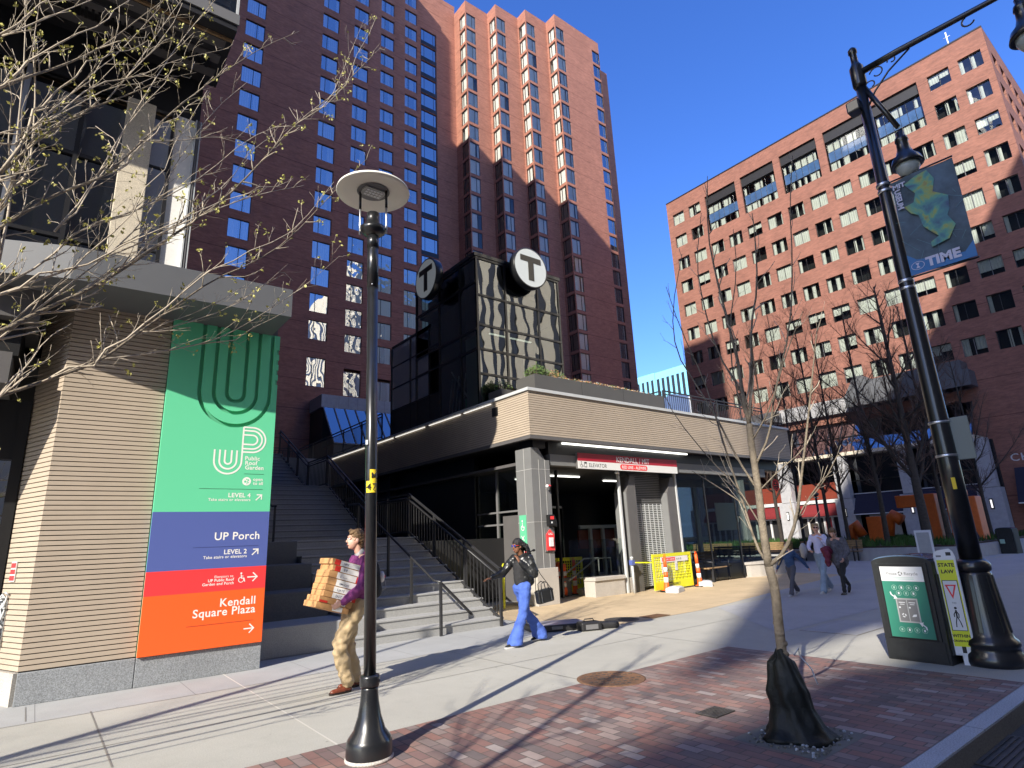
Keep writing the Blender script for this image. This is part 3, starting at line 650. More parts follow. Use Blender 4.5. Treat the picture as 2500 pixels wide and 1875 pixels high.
# column
b = SB()
cz0, cz1 = .9, 4.02
b.prism([(10.04, 11.96), (10.68, 11.96), (10.68, 12.62), (10.04, 12.62)], 3.6-cz0, 'col_grey', h0=cz0)
vs_ = [(10.04, 11.96, 3.6), (10.68, 11.96, 3.6), (10.68, 12.62, 3.6), (10.04, 12.62, 3.6), (10.04, 11.96, 4.0), (10.30, 11.96, 4.0), (10.52, 11.96, 3.68), (10.68, 11.96, 3.68), (10.04, 12.62, 4.0), (10.30, 12.62, 4.0), (10.52, 12.62, 3.68), (10.68, 12.62, 3.68)]
b.add(vs_, [(0, 1, 7, 6, 5, 4), (3, 8, 9, 10, 11, 2), (0, 4, 8, 3), (4, 5, 9, 8), (5, 6, 10, 9), (6, 7, 11, 10), (1, 2, 11, 7)], 'col_grey')
for x in (10.29, 10.51): b.box(x-.006, x+.006, 11.953, 11.961, cz0, 3.68, 'joint_light')
for z in (2.05, 3.42): b.box(10.036, 10.684, 11.954, 11.9605, z, z+.012, 'joint_light'); b.box(10.034, 10.0405, 11.954, 12.62, z, z+.012, 'joint_light')
b.box(10.033, 10.041, 12.26, 12.272, cz0, 4.0, 'joint_light')
b.build('corner_column', st)
b = SB(); b.bbox(10.0, 10.72, 11.9, 12.66, 0, .9, 'granite_light', .008); b.build('column_base', st)
b = SB(); b.box(10.7, 12.0, 12.3, 12.7, 3.56, 4.2, 'off_black'); b.box(10.15, 10.6, 12.0, 12.55, 4.0, 4.22, 'off_black'); b.build('column_head', st)
# interior volume
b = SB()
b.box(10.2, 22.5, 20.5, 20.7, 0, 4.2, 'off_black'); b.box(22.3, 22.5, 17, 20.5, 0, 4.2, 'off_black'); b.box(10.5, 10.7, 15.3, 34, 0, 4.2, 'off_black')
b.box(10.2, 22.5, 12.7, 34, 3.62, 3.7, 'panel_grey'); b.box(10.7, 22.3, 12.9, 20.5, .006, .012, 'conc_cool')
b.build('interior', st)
b = SB()
for x, y, l in ((12.6, 14.3, 1.5), (12.3, 15.5, 1.4), (11.6, 13.6, .3), (16, 15, 1.2)): b.box(x, x+l, y, y+.05, 3.57, 3.61, 'led')
b.build('ceiling_light', st)
b = SB()       # left side glazing under the fascia
for y in (12.9, 14.2, 15.3): b.box(10.55, 10.62, y, y+.08, 0, 3.62, 'frame_grey')
for z in (2.05, 2.4): b.box(10.56, 10.61, 12.98, 15.3, z, z+.05, 'frame_grey')
b.quad((10.58, 15.3, 0), (10.58, 12.9, 0), (10.58, 12.9, 3.6), (10.58, 15.3, 3.6), 'glass_clear'); b.box(10.5, 10.56, 13.2, 13.9, 0, 2.3, 'panel_grey'); b.build('side_glazing', st)
b = SB()       # entrance glazing
for x in (10.95, 11.75, 13.66): b.box(x, x+.06, 12.9 if x < 12 else 12.2, 12.98 if x < 12 else 12.28, .0, 3.56, 'frame_dark' if x < 12 else 'steel_light')
b.box(11.75, 13.1, 14.2, 14.26, 2.55, 2.62, 'steel_light'); b.box(11.75, 11.81, 14.2, 14.26, 0, 2.6, 'steel_light'); b.box(13.1, 13.16, 14.2, 14.26, 0, 2.6, 'frame_dark')
b.quad((11.8, 14.23, 0), (13.1, 14.23, 0), (13.1, 14.23, 2.55), (11.8, 14.23, 2.55), 'glass_clear')
b.quad((11.8, 12.6, .5), (13.66, 12.3, .5), (13.66, 12.3, 1.55), (11.8, 12.6, 1.55), 'glass_clear')
b.box(12.2, 12.6, 15.2, 15.22, 1.3, 2.0, 'green_lo'); b.box(12.9, 13.3, 15.6, 15.62, .8, 2.7, 'steel_light'); b.box(11.9, 13.6, 16.5, 16.6, 1.15, 1.2, 'steel_light')
b.build('entrance_glazing', st)
b = SB()       # stair hand rails going down inside
for dy in (0, .5):
    b.tube([(12.0, 12.9+dy, .45), (13.0, 12.75+dy, 1.0), (13.55, 12.7+dy, 1.0), (13.55, 12.7+dy, .3)], .022, 'steel_light', 8)
b.build('inner_handrail', st)
b = SB(); b.bbox(12.3, 13.52, 12.18, 12.6, 0, .42, 'granite_light', .006); b.bbox(12.28, 13.54, 12.14, 12.62, .423, .52, 'granite_light', .01)
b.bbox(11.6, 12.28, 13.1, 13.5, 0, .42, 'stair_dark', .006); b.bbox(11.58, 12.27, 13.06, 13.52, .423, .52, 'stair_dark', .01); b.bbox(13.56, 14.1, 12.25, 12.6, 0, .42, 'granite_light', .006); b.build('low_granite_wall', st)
for x in (13.95, 15.92):
    b = SB(); b.prism([(x, 12.18), (x+.42, 12.18), (x+.42, 12.7), (x, 12.7)], 2.9, 'panel_grey', h0=0)
    b.add([(x, 12.18, 2.9), (x+.42, 12.18, 2.9), (x+.42, 12.7, 2.9), (x, 12.7, 2.9), (x+.22, 12.18, 3.4), (x+.42, 12.18, 3.4), (x+.42, 12.7, 3.4), (x+.22, 12.7, 3.4)], [(0, 1, 5, 4), (2, 3, 7, 6), (0, 4, 7, 3), (1, 2, 6, 5), (4, 5, 6, 7)], 'panel_grey')
    b.box(x-.012, x-.002, 12.2, 12.68, 0, 2.9, 'col_grey'); b.build('pier', st)
b = SB()
for i in range(62): b.box(14.38, 15.91, 12.44, 12.455, .1+i*.056, .1+i*.056+.026, 'steel_light' if i < 44 else 'frame_grey')
for i in range(8): b.box(14.42+i*.2, 14.46+i*.2, 12.435, 12.4395, .1, 2.56, 'steel_light')
b.box(14.38, 15.91, 12.47, 12.48, .05, 3.5, 'off_black'); b.build('roller_shutter', st)
b = SB()       # right glazing
b.box(16.36, 16.42, 12.15, 12.25, 0, 3.56, 'steel_light')
for x in (18.0, 19.8, 21.7): b.box(x, x+.04, 12.2, 12.25, 0, 3.56, 'frame_dark')
b.quad((16.42, 12.22, .05), (21.74, 12.22, .05), (21.74, 12.22, 3.56), (16.42, 12.22, 3.56), 'glass_clear')
b.quad((21.74, 12.22, .05), (21.74, 17, .05), (21.74, 17, 3.56), (21.74, 12.22, 3.56), 'glass_clear')
b.quad((16.45, 12.6, 2.85), (21.6, 12.6, 3.1), (21.6, 13.4, 3.5), (16.45, 13.4, 3.5), 'shrub_tan') if False else b.add([(16.5, 12.5, 3.12), (20.6, 12.5, 3.18), (20.6, 13.2, 3.52), (16.5, 13.2, 3.52)], [(0, 1, 2, 3)], 'curtain_grey')
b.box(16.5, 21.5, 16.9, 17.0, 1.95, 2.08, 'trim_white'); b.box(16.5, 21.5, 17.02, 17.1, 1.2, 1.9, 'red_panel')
for x in (17.0, 17.7, 18.5, 19.2): b.box(x, x+.13, 16.9, 17.0, 0, 1.95, 'trim_white')
b.box(19.6, 21.0, 12.9, 12.93, 1.65, 2.65, 'post_white'); b.box(20.5, 20.72, 14.4, 14.5, .2, 3.4, 'post_white'); b.box(19.7, 21.6, 14.6, 14.7, 1.3, 1.45, 'post_white'); b.box(19.7, 19.9, 14.6, 14.7, 0, 1.3, 'post_white')
b.build('side_window_wall', st)
# name board
b = SB(); M = frame((11.72, 11.92, 3.50), (1, 0, 0))
b.box(0, 4.5, 0, .44, -.08, 0, 'panel_grey', M=M); b.box(0, 4.5, .215, .44, 0, .012, 'sign_red', M=M); b.box(0, 4.5, 0, .215, 0, .012, 'sign_white', M=M)
T = lambda x, y: M @ Matrix.Translation((x, y, .0145))
b.text('KENDALL / MIT', .225, T(2.35, .245), 'sign_text', 'CENTER', .003)
pl = [(x, y) for x, y in ([(2.35-.53+.08*math.cos(R(a)), .11+.08*math.sin(R(a))) for a in range(90, 271, 20)] + [(2.35+.56+.08*math.cos(R(a)), .11+.08*math.sin(R(a))) for a in range(-90, 91, 20)])]
b.add([(x, y, .0145) for x, y in pl], [tuple(range(len(pl)))], 'red_sign', M=M)
b.text('RED LINE - ALEWIFE', .125, M @ Matrix.Translation((2.37, .065, .017)), 'sign_white', 'CENTER', .003)
b.text('ELEVATOR', .155, T(.42, .055), 'sign_black', 'LEFT', .0)
b.box(.24, .34, .04, .19, .0125, .0145, 'sign_black', M=M); b.box(.255, .325, .06, .14, .0146, .016, 'sign_white', M=M)
stroke(b, M, arc(.13, .08, .045, 100, 400, 12), .012, 'sign_black', .0145); disc(b, M, (.125, .185), .016, 'sign_black', .0145, 10); stroke(b, M, [(.125, .165), (.13, .1), (.175, .1), (.2, .05)], .014, 'sign_black', .0148)
b.build('name_board', st)
b = SB(); M = frame((10.72, 12.55, 2.02), (1, 0, 0)); b.box(-.35, .42, 0, .62, -.02, 0, 'sign_white', M=M)
b.text('TOR', .13, M @ Matrix.Translation((.15, .45, .003)), 'sign_black', 'CENTER', .003); b.box(-.25, .34, .24, .38, 0, .004, 'red_sign', M=M); b.text('ALEWIFE', .1, M @ Matrix.Translation((.04, .27, .006)), 'sign_white', 'CENTER', .003)
b.text('TERRACE', .12, M @ Matrix.Translation((.03, .06, .003)), 'sign_black', 'CENTER', .003); b.build('elevator_sign', st)
# column mounted bits
b = SB(); M = frame((10.36, 11.95, .95), (1, 0, 0)); b.box(-.01, .33, .35, .95, 0, .02, 'col_grey', M=M)
b.prism([(.03, .38), (.29, .38), (.29, .78), (.16, .90), (.03, .78)], .03, 'red_sign', M=M, h0=.02); b.box(.1, .22, .48, .7, .05, .09, 'post_white', M=M); b.text('CALL', .07, M @ Matrix.Translation((.16, .77, .052)), 'sign_white', 'CENTER', .002); b.build('emergency_call_box', st)
b = SB(); M = frame((10.45, 11.95, 1.95), (1, 0, 0)); b.prism([(0, 0), (.18, 0), (.26, -.04), (.26, .12), (.18, .28), (0, .28)], .12, 'black', M=M); b.box(.04, .16, .16, .24, .12, .125, 'red_sign', M=M); b.box(.06, .11, .06, .1, .12, .125, 'post_white', M=M); b.build('fare_reader', st)
b = SB(); b.tube([(10.62, 11.93, 2.85), (10.5, 11.78, 2.95)], .02, 'black'); b.ell((10.46, 11.85, 2.97), (.045, .045, .045), 'post_white'); b.ell((10.54, 11.86, 2.98), (.07, .03, .03), 'red_sign'); b.build('alarm_light', st)
b = SB(); M = frame((10.03, 12.56, 1.3), (0, -1, 0)); b.box(.02, .3, .2, .95, 0, .015, 'green_lo', M=M); b.box(.02, .3, -.55, .19, 0, .015, 'sign_white', M=M); b.box(.18, .3, -.5, .1, .015, .018, 'red_sign', M=M)
stroke(b, M, arc(.15, .62, .06, 100, 400, 12), .018, 'white_ink', .017); disc(b, M, (.14, .8), .025, 'white_ink', .017, 10); stroke(b, M, [(.14, .76), (.15, .64), (.22, .63)], .018, 'white_ink', .0175); stroke(b, M, [(.08, .42), (.2, .3)], .018, 'white_ink', .017); stroke(b, M, [(.2, .42), (.08, .3)], .018, 'white_ink', .0175); b.build('direction_plate', st)
b = SB(); b.lathe([(.06, 0), (.07, .03), (.05, .08), (.02, .1)], (13.45, 12.05, 3.42), 'post_white', 14); b.build('camera_dome', st)
# ---- glazed tower on the roof
gt = thing('glass_tower', 'dark glass lift tower with round T signs standing on the station roof', 'glass tower', (9.92, 14.1, 5.56))
def GB(): b = MB(); b.M = Matrix.Translation((-9.92, -14.1, -5.56)); return b
gx0, gx1, gy0, gy1, gz0, gz1 = 9.92, 13.5, 14.1, 17.95, 5.56, 10.55
b = GB()
fr_ = 'metal_black'
for x in (gx0, 11.05, 12.45, gx1-.07): b.box(x, x+.07, gy0-.03, gy0+.05, gz0, gz1, fr_)
for z in (gz0, 6.55, 7.35, 8.15, 9.15, gz1-.12): b.box(gx0, gx1, gy0-.035, gy0+.04, z, z+.07, fr_)
for y in (15.0, 16.3, gy1-.07): b.box(gx0-.03, gx0+.05, y, y+.07, gz0, gz1, fr_)
for z in (gz0, 7.35, 8.0, 9.6, gz1-.12): b.box(gx0-.035, gx0+.04, gy0, gy1, z, z+.07, fr_)
b.box(gx0-.06, gx1+.06, gy0-.06, gy1, gz1-.04, gz1+.08, fr_)
b.box(gx1-.07, gx1+.03, gy0+.05, gy1, gz0, gz0+.1, fr_); b.box(gx1-.05, gx1+.03, 16, 16.07, gz0, gz1, fr_)
b.build('frame', gt)
b = GB(); b.quad((gx0, gy0, gz0), (gx1, gy0, gz0), (gx1, gy0, gz1), (gx0, gy0, gz1), 'glass_tower')
b.quad((gx0, 16.3, gz0), (gx0, gy0, gz0), (gx0, gy0, 8.0), (gx0, 16.3, 8.0), 'glass_tower'); b.quad((gx0, gy1, 8.0), (gx0, gy0, 8.0), (gx0, gy0, gz1), (gx0, gy1, gz1), 'glass_tower')
b.quad((gx1, gy0, gz0), (gx1, gy1, gz0), (gx1, gy1, gz1), (gx1, gy0, gz1), 'glass_tower'); b.build('glazing', gt)
b = GB(); b.box(gx0+.5, 12.4, 15.4, gy1, gz0, gz1-.2, 'off_black'); b.box(gx0+.02, gx0+.2, 14.75, 15.35, 8.05, gz1-.1, 'black')
for i in range(5): b.bar((10.2+i*.0, 16.25-i*.2, 5.7), (10.2, 16.0-i*.2, 6.9), .03, .03, 'steel_light')
b.bar((10.3, 14.9, 5.7), (10.3, 16.2, 7.2), .04, .04, 'steel_light'); b.bar((10.3, 16.2, 5.7), (10.3, 14.9, 7.0), .03, .03, 'frame_grey')
b.box(12.6, 12.7, 14.4, 14.5, gz0, 8.5, 'steel_light'); b.box(gx0+.1, gx1-.1, gy0+.1, gy1-.1, 9.55, 9.7, 'off_black'); b.box(11, 12.8, 14.9, 14.95, 8.3, 8.34, 'led_dim')
b.box(12.5, 13.2, 16.5, 16.6, 6.3, 8.5, 'curtain_grey'); b.box(gx0+.3, gx1-.2, 14.5, 15.3, gz0, gz0+.5, 'green_lo'); b.box(11.3, 11.36, 14.3, 14.36, gz0, 9.4, 'steel_light'); b.box(gx0+.1, gx0+.3, 14.3, 14.9, 5.7, 7.9, 'steel_light'); b.build('lift_shaft', gt)
b = GB()
b.box(gx0, gx0+.08, 16.9, 19.9, 8.98, 9.1, fr_)
for y in (17.0, 18.35, 19.85): b.box(gx0-.02, gx0+.05, y, y+.07, gz0, 9.0, fr_)
for z in (6.5, 7.35, 8.2): b.box(gx0-.02, gx0+.05, 16.37, 19.9, z, z+.05, fr_)
b.quad((gx0, 19.9, 6.55), (gx0, 17.0, 6.55), (gx0, 17.0, 9.0), (gx0, 19.9, 9.0), 'glass_blue'); b.box(gx0, gx0+.05, 16.37, 19.9, gz0, 6.5, 'off_black'); b.box(gx0+.1, 12, 17.95, 19.9, gz0, 8.9, 'off_black'); b.build('side_annexe', gt)
def roundel(origin, right, label):
    M = frame(origin, right); b = GB(); r = .72
    b.lathe([(r-.01, -.26), (r, -.24), (r, .0), (r-.02, .012), (r-.055, .0)], (0, 0, 0), 'metal_black', 48, M=M)
    disc(b, M, (0, 0), r-.03, 't_white', .0035, 48)
    b.prism([(-.44, .2), (.44, .2), (.44, .40), (.115, .40), (.115, .4), (-.44, .4)], .01, 't_black', M=M, h0=.006)
    b.prism([(-.115, -.46), (.115, -.46), (.115, .2), (-.115, .2)], .01, 't_black', M=M, h0=.006)
    for s in (-.3, .3): b.tube([M @ Vector((s, -.1, -.24)), M @ Vector((s, -.1, -.5))], .03, 'metal_black', 6)
    return b.build('round_sign', gt, label=label)
roundel((9.35, 16.25, 10.42), (0, -1, 0), 'round T sign facing the stairs'); roundel((11.85, 13.62, 10.40), (1, 0, 0), 'round T sign facing the street')
# ---- planters and fence on the roof
def planter(x0, x1, y0, y1, h, label):
    b = MB(); t = .05; z1 = h
    b.box(x0, x1, y0, y0+t, 0, z1, 'planter_grey'); b.box(x0, x1, y1-t, y1, 0, z1, 'planter_grey'); b.box(x0, x0+t, y0+t, y1-t, 0, z1, 'planter_grey'); b.box(x1-t, x1, y0+t, y1-t, 0, z1, 'planter_grey')
    b.box(x0+t, x1-t, y0+t, y1-t, z1-.1, z1-.04, 'soil')
    for i in range(1, int((x1-x0)/1.9)): b.box(x0+i*1.9, x0+i*1.9+.006, y0-.003, y0, 0, z1, 'black')
    return b.build('roof_planter', loc=(0, 0, 5.51), label=label, cat='planter')
planter(10.74, 16.65, 12.45, 13.3, .76, 'long dark grey planter running along the station roof edge')
planter(10.2, 10.9, 13.35, 14.0, .45, 'short grey planter at the foot of the glass tower')
def leafclump(name, c, r, n, mats, label, cat, h=1, seed=1, leaf=.05, kind=None):
    rr = random.Random(seed); b = MB()
    for i in range(n):
        a = rr.uniform(0, 6.28); e = rr.random()**.5
        p = Vector((c[0]+r[0]*e*math.cos(a), c[1]+r[1]*e*math.sin(a), c[2]+r[2]*rr.random()**.8*(1-.5*e)))
        d = Vector((rr.gauss(0, 1), rr.gauss(0, 1), rr.gauss(.6, .6))).normalized(); u = d.orthogonal().normalized()*leaf*rr.uniform(.3, .5); d = d*leaf*rr.uniform(.7, 1.4)
        b.add([p-u*.2, p+d*.5+u, p+d, p+d*.5-u], [(0, 1, 2, 3)], mats[int(rr.random()*len(mats))])
    for i in range(max(4, n//60)):
        a = rr.uniform(0, 6.28); e = rr.random()**.5*.8
        b.tube([(c[0]+r[0]*e*math.cos(a), c[1]+r[1]*e*math.sin(a), c[2]), (c[0]+r[0]*e*1.1*math.cos(a), c[1]+r[1]*e*1.1*math.sin(a), c[2]+r[2]*.6)], .008, 'twig_dark', 4)
    return b.build(name, label=label, cat=cat, kind=kind)
leafclump('shrub', (11.25, 12.9, 6.2), (.42, .3, .62), 1500, ['shrub_green'], 'rounded green shrub at the corner end of the roof planter', 'shrub', seed=2)
leafclump('shrub', (12.0, 12.95, 6.2), (.4, .3, .55), 1300, ['shrub_green', 'shrub_green', 'shrub_tan'], 'second green shrub in the roof planter nearer the glass', 'shrub', seed=3)
leafclump('shrub', (10.5, 13.65, 5.9), (.3, .28, .5), 600, ['shrub_green', 'bark_dark'], 'dark green shrub in the short planter', 'shrub', seed=4)
leafclump('ground_cover', (13.7, 12.7, 6.2), (2.8, .26, .24), 3000, ['shrub_tan', 'shrub_tan', 'shrub_green', 'curtain_grey'], None, None, seed=5, leaf=.045, kind='stuff')
def fence(name, A, B_, zb, h, label, n_post, top2=.12, pick=.115):
    A = Vector((*A, zb)); B_ = Vector((*B_, zb)); d = B_-A; Lh = d.length; t = thing(name, label, 'railing', A)
    b = MB(); b.M = Matrix.Translation(-A); u = Vector((0, 0, 1))
    b.bar(A+u*h, B_+u*h, .05, .035, 'rail_metal'); b.bar(A+u*(h-top2), B_+u*(h-top2), .035, .03, 'rail_metal'); b.bar(A+u*.1, B_+u*.1, .035, .03, 'rail_metal'); b.build('rail', t)
    b = MB(); b.M = Matrix.Translation(-A); k_ = int(Lh/pick)
    for i in range(1, k_): p = A+d*(i/k_); b.bar(p+u*.1, p+u*(h-top2), .014, .014, 'rail_metal')
    b.build('pickets', t)
    for i in range(n_post+1):
        b = MB(); b.M = Matrix.Translation(-A); p = A+d*(i/n_post); b.bar(p, p+u*h, .045, .045, 'rail_metal'); b.build('post', t)
    return t
fence('roof_railing', (16.7, 12.5), (23.2, 12.5), 5.55, .95, 'black picket railing along the right end of the station roof', 4)
fence('roof_railing', (16.7, 12.6), (16.7, 20), 5.55, .95, 'black picket railing running back across the station roof', 4)
# ---------------------------------------------------------------- stairs
sx0, sx1 = 2.75, 7.45
stt = thing('outdoor_stairs', 'wide concrete outdoor stairs with seating terraces climbing beside the station', 'stairs', (5, 10, 0))
def TB(): b = MB(); b.M = Matrix.Translation((-5, -10, 0)); return b
n1, r1, t1 = 11, .165, .345
def flight(y0, z0, n, r_, t_, xa, xb, m='stair_conc'):
    b = TB()
    prof = [(y0, max(0, z0-.9) if z0 else 0)]
    y = y0; z = z0
    for i in range(n):
        z += r_; prof += [(y, z-.05), (y-.018, z-.03), (y-.018, z-.006), (y-.01, z)]; y += t_; prof.append((y, z))
    prof += [(y+.5, z), (y+.5, max(0, z0-.9) if z0 else 0)]
    k = len(prof); vs_ = [(xa, p[0], p[1]) for p in prof] + [(xb, p[0], p[1]) for p in prof]
    b.add(vs_, [(i, k+i, k+(i+1) % k, (i+1) % k) for i in range(k)], m); b.add(vs_, [tuple(range(k)), tuple(range(2*k-1, k-1, -1))], m)
    return b.build('flight', stt), y, z
_, y1, z1 = flight(9.98, 0, n1, r1, t1, 4.35, sx1)
b = TB(); b.box(sx0, sx1, y1, 16.3, .2, z1-.002, 'stair_conc'); b.build('landing', stt)
_, y2, z2 = flight(16.25, z1, 11, .165, .30, sx0, sx1)
b = TB(); b.box(sx0, sx1, y2, 21.5, 1, z2-.002, 'stair_conc'); b.build('landing', stt)
_, y3, z3_ = flight(21.4, z2, 11, .165, .32, sx0, sx1)
b = TB(); b.box(-1, 12, y3+.5, 44, 2, z3_-.002, 'stair_conc'); b.build('upper_terrace', stt)
b = TB(); b.box(sx1+.001, 10.5, 13.9, y3+.52, .1, 1.7, 'off_black'); b.build('side_wall', stt)
for i in range(4):
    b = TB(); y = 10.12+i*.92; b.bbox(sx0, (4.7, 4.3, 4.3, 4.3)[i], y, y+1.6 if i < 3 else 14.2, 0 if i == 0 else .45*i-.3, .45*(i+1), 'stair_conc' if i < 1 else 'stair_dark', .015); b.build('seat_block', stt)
def handrail(name, pts, posts, label, r=.022):
    t = thing(name, label, 'handrail', posts[0]); o = Vector(posts[0])
    b = MB(); b.M = Matrix.Translation(-o); b.tube(pts, r, 'rail_metal', 8); b.build('rail', t)
    for p, z in zip(posts, [None]*len(posts)):
        b = MB(); b.M = Matrix.Translation(-o); p = Vector(p)
        # height of the rail above this post
        best = None
        for a, c in zip(pts[:-1], pts[1:]):
            a = Vector(a); c = Vector(c)
            if min(a.y, c.y)-1e-3 <= p.y <= max(a.y, c.y)+1e-3:
                f = 0 if abs(c.y-a.y) < 1e-6 else (p.y-a.y)/(c.y-a.y); best = a.z+(c.z-a.z)*f
        b.bar(p, (p.x, p.y, best or p.z+.9), .045, .045, 'rail_metal'); b.build('post', t)
    return t
sl_ = r1/t1
handrail('stair_handrail', [(5.95, 9.85, .93), (5.95, 10.1, .95), (5.95, 13.6, .95+3.5*sl_), (5.95, 14.2, .97+3.5*sl_)], [(5.95, 9.86, 0), (5.95, 10.97, .48), (5.95, 12.0, .9), (5.95, 13.6, 1.75)], 'central black handrail on the lowest stair flight')
q = gnd(1157, 1508, .165)
b = MB(); b.bar((5.97, 9.86, .90), (q.x, q.y, .19), .04, .04, 'rail_metal'); b.build('stair_brace_rail', label='slanted black bar from the lowest handrail post down to the first step', cat='handrail')
handrail('stair_handrail', [(4.75, 16.0, z1+.93), (4.75, 16.4, z1+.95), (4.75, 19.5, z1+.95+3.1*.55), (4.75, 20.0, z2+.93)], [(4.75, 16.1, z1), (4.75, 17.8, z1+.9), (4.75, 19.7, z2)], 'left handrail on the middle stair flight')
handrail('stair_handrail', [(3.9, 14.3, z1+.95), (3.9, 16.3, z1+.95), (3.9, 19.5, z1+.95+3.1*.55), (3.9, 20.4, z2+.93)], [(3.9, 14.4, z1), (3.9, 17.2, z1+.5), (3.9, 18.6, z1+1.2), (3.9, 20.3, z2)], 'leftmost handrail above the seating terraces')
def balustrade(segs, label, X=7.38):
    A = Vector((X, segs[0][0], segs[0][1])); t = thing('stair_balustrade', label, 'railing', A); h = 1.02; u = Vector((0, 0, 1))
    for i in range(len(segs)-1):
        a = Vector((X, *segs[i])); c = Vector((X, *segs[i+1])); d = c-a
        b = MB(); b.M = Matrix.Translation(-A)
        b.bar(a+u*h, c+u*h, .045, .04, 'rail_metal'); b.bar(a+u*(h-.14), c+u*(h-.14), .035, .03, 'rail_metal'); b.bar(a+u*.08, c+u*.08, .04, .035, 'rail_metal')
        b.tube([a+u*(h-.1)+Vector((-.07, 0, 0)), c+u*(h-.1)+Vector((-.07, 0, 0))], .018, 'rail_metal', 6)
        b.build('rail', t)
        b = MB(); b.M = Matrix.Translation(-A); k_ = max(1, int(abs(d.y)/.13))
        for j in range(1, k_): p = a+d*(j/k_); b.bar(p+u*.08, p+u*(h-.14), .016, .016, 'rail_metal')
        b.build('pickets', t)
        np_ = max(1, round(abs(d.y)/1.35))
        for j in range(np_ + (1 if i == len(segs)-2 else 0)):
            b = MB(); b.M = Matrix.Translation(-A); p = a+d*(j/np_); b.bar(p-u*.05, p+u*h, .05, .05, 'rail_metal'); b.build('post', t)
    return t
# balustrade
balustrade([(9.95, .05), (13.75, z1+.05), (16.2, z1+.05), (19.5, z2+.02), (21.35, z2+.02), (24.9, z3_)], 'long black picket balustrade on the right side of the stairs')
b_t = fence('terrace_railing', (1.5, 29.5), (9.6, 29.5), z3_, 1.05, 'black picket railing across the top of the stairs', 4)
fence('terrace_railing', (9.7, 20.2), (9.7, 29.4), z3_+.05, 1.0, 'black picket railing along the upper walkway beside the glass tower', 5)
b = MB(); b.box(0, 12.5, 0, .2, 0, 1.15, 'trim_white')
for i in range(80): b.box(.1+i*.155, .14+i*.155, -.01, 0, .02, 1.12, 'frame_grey')
b.build('terrace_wall', loc=(1.2, 36, z3_), label='pale slatted wall behind the railing at the top of the stairs', cat='wall')
# ---------------------------------------------------------------- window meshes
simple('glass_spandrel', (.05, .105, .22), .12, var=.25, scale=.8, coat=1)
cw, cb2, cg = 'curtain_white', 'curtain_blue', 'curtain_grey'
WH = []                                   # wing windows 1.88 x 1.95
for i, c in enumerate((((0, .38, 0, 1, cb2), (.62, 1, 0, 1, cb2)), ((0, .2, 0, 1, cb2), (.42, .75, 0, 1, cb2), (.88, 1, 0, 1, cb2)), ((0, 1, 0, 1, cb2),), ((.4, 1, 0, 1, cb2),), ((0, .3, 0, 1, cb2), (.8, 1, 0, 1, cb2)))):
    WH.append(window_mesh('window', 1.88, 1.97, (.3,), c, depth=.5))
WL = [window_mesh('window', 1.88, 1.97, (.6,), c, depth=.5) for c in (((0, .5, 0, 1, cb2), (.7, 1, 0, 1, cb2)), ((0, 1, 0, 1, cb2),))]
WW = [window_mesh('window', 1.88, 1.97, (.3,), c, gl='glass_hotel_wavy', depth=.5) for c in (((0, .38, 0, 1, cw), (.62, 1, 0, 1, cw)), ((0, 1, 0, 1, cw),))]
WT = [window_mesh('window', 1.88, 2.87, (.3,), ((0, .4, 0, 1, cb2), (.6, 1, 0, 1, cb2)), depth=.5), window_mesh('window', 1.88, 2.6, (.35,), ((0, .45, 0, 1, cw), (.8, 1, 0, 1, cw)), gl='glass_hotel_wavy', depth=.5)]
# ---------------------------------------------------------------- hotel
ht = thing('hotel_tower', 'tall brick hotel tower with stepped facade and corner windows', 'building', (30, 53.7, 0))
O2 = Vector((30, 53.7, 0)); rh = random.Random(11)
def HB(): b = MB(); b.M = Matrix.Translation(-O2); return b
HT = 82.0
def placew(mesh, x, Y, z, name='window', right=(1, 0, 0), parent=None, org=O2, dep=.14):
    M = frame((x, Y, z), right); M = M @ Matrix.Translation((0, 0, -dep)); M.translation = M.translation - org
    return inst(mesh, name, parent or ht, M)
b = HB()
wing = [(-5, 19.81, 53.7), (19.81, 24.33, 55.8), (24.33, 28.70, 57.7), (28.70, 33.13, 59.6)]
cols = {0: [10.08, 17.93], 1: [22.45], 2: [26.82], 3: [31.25]}
tall = []
nwin = 0; rest = []
for k_, (xa, xb, Y) in enumerate(wing):
    holes = []
    for cx_ in cols[k_]:
        zt_ = 60.25+2.85*8
        i = 0
        while True:
            z0 = zt_-2.85*i-1.97
            if z0 < 20.9 + (0 if cx_ < 20 else 0): break
            if z0+1.97 > HT-1: i += 1; continue
            holes.append((cx_-xa, cx_-xa+1.88, z0, z0+1.97))
            wavy = (cx_ > 20 and z0 < (40 if cx_ < 25 else 47)) and cx_ < 30 or (cx_ > 30 and z0 < 52)
            vis = z0 < (63 if cx_ < 12 else 66 if cx_ < 20 else 80)
            if vis:
                me = (WL[int(rh.random()*2)] if cx_ < 12 else (WW[int(rh.random()*2)] if wavy else WH[int(rh.random()*5)]))
                placew(me, cx_, Y, z0, parent=ht); nwin += 1
            else: rest.append((cx_, Y, z0))
            i += 1
        holes.append((cx_-xa, cx_-xa+1.88, 16.56, 19.43)); placew(WT[0 if cx_ < 20 else 1], cx_, Y, 16.56)
    facade(b, frame((xa, Y, 0), (1, 0, 0)), xb-xa, HT, holes, 'brick_hotel', .16)
    b.box(xb-.05, xb-.001, Y+.05, Y+12, 0, HT, 'brick_hotel')
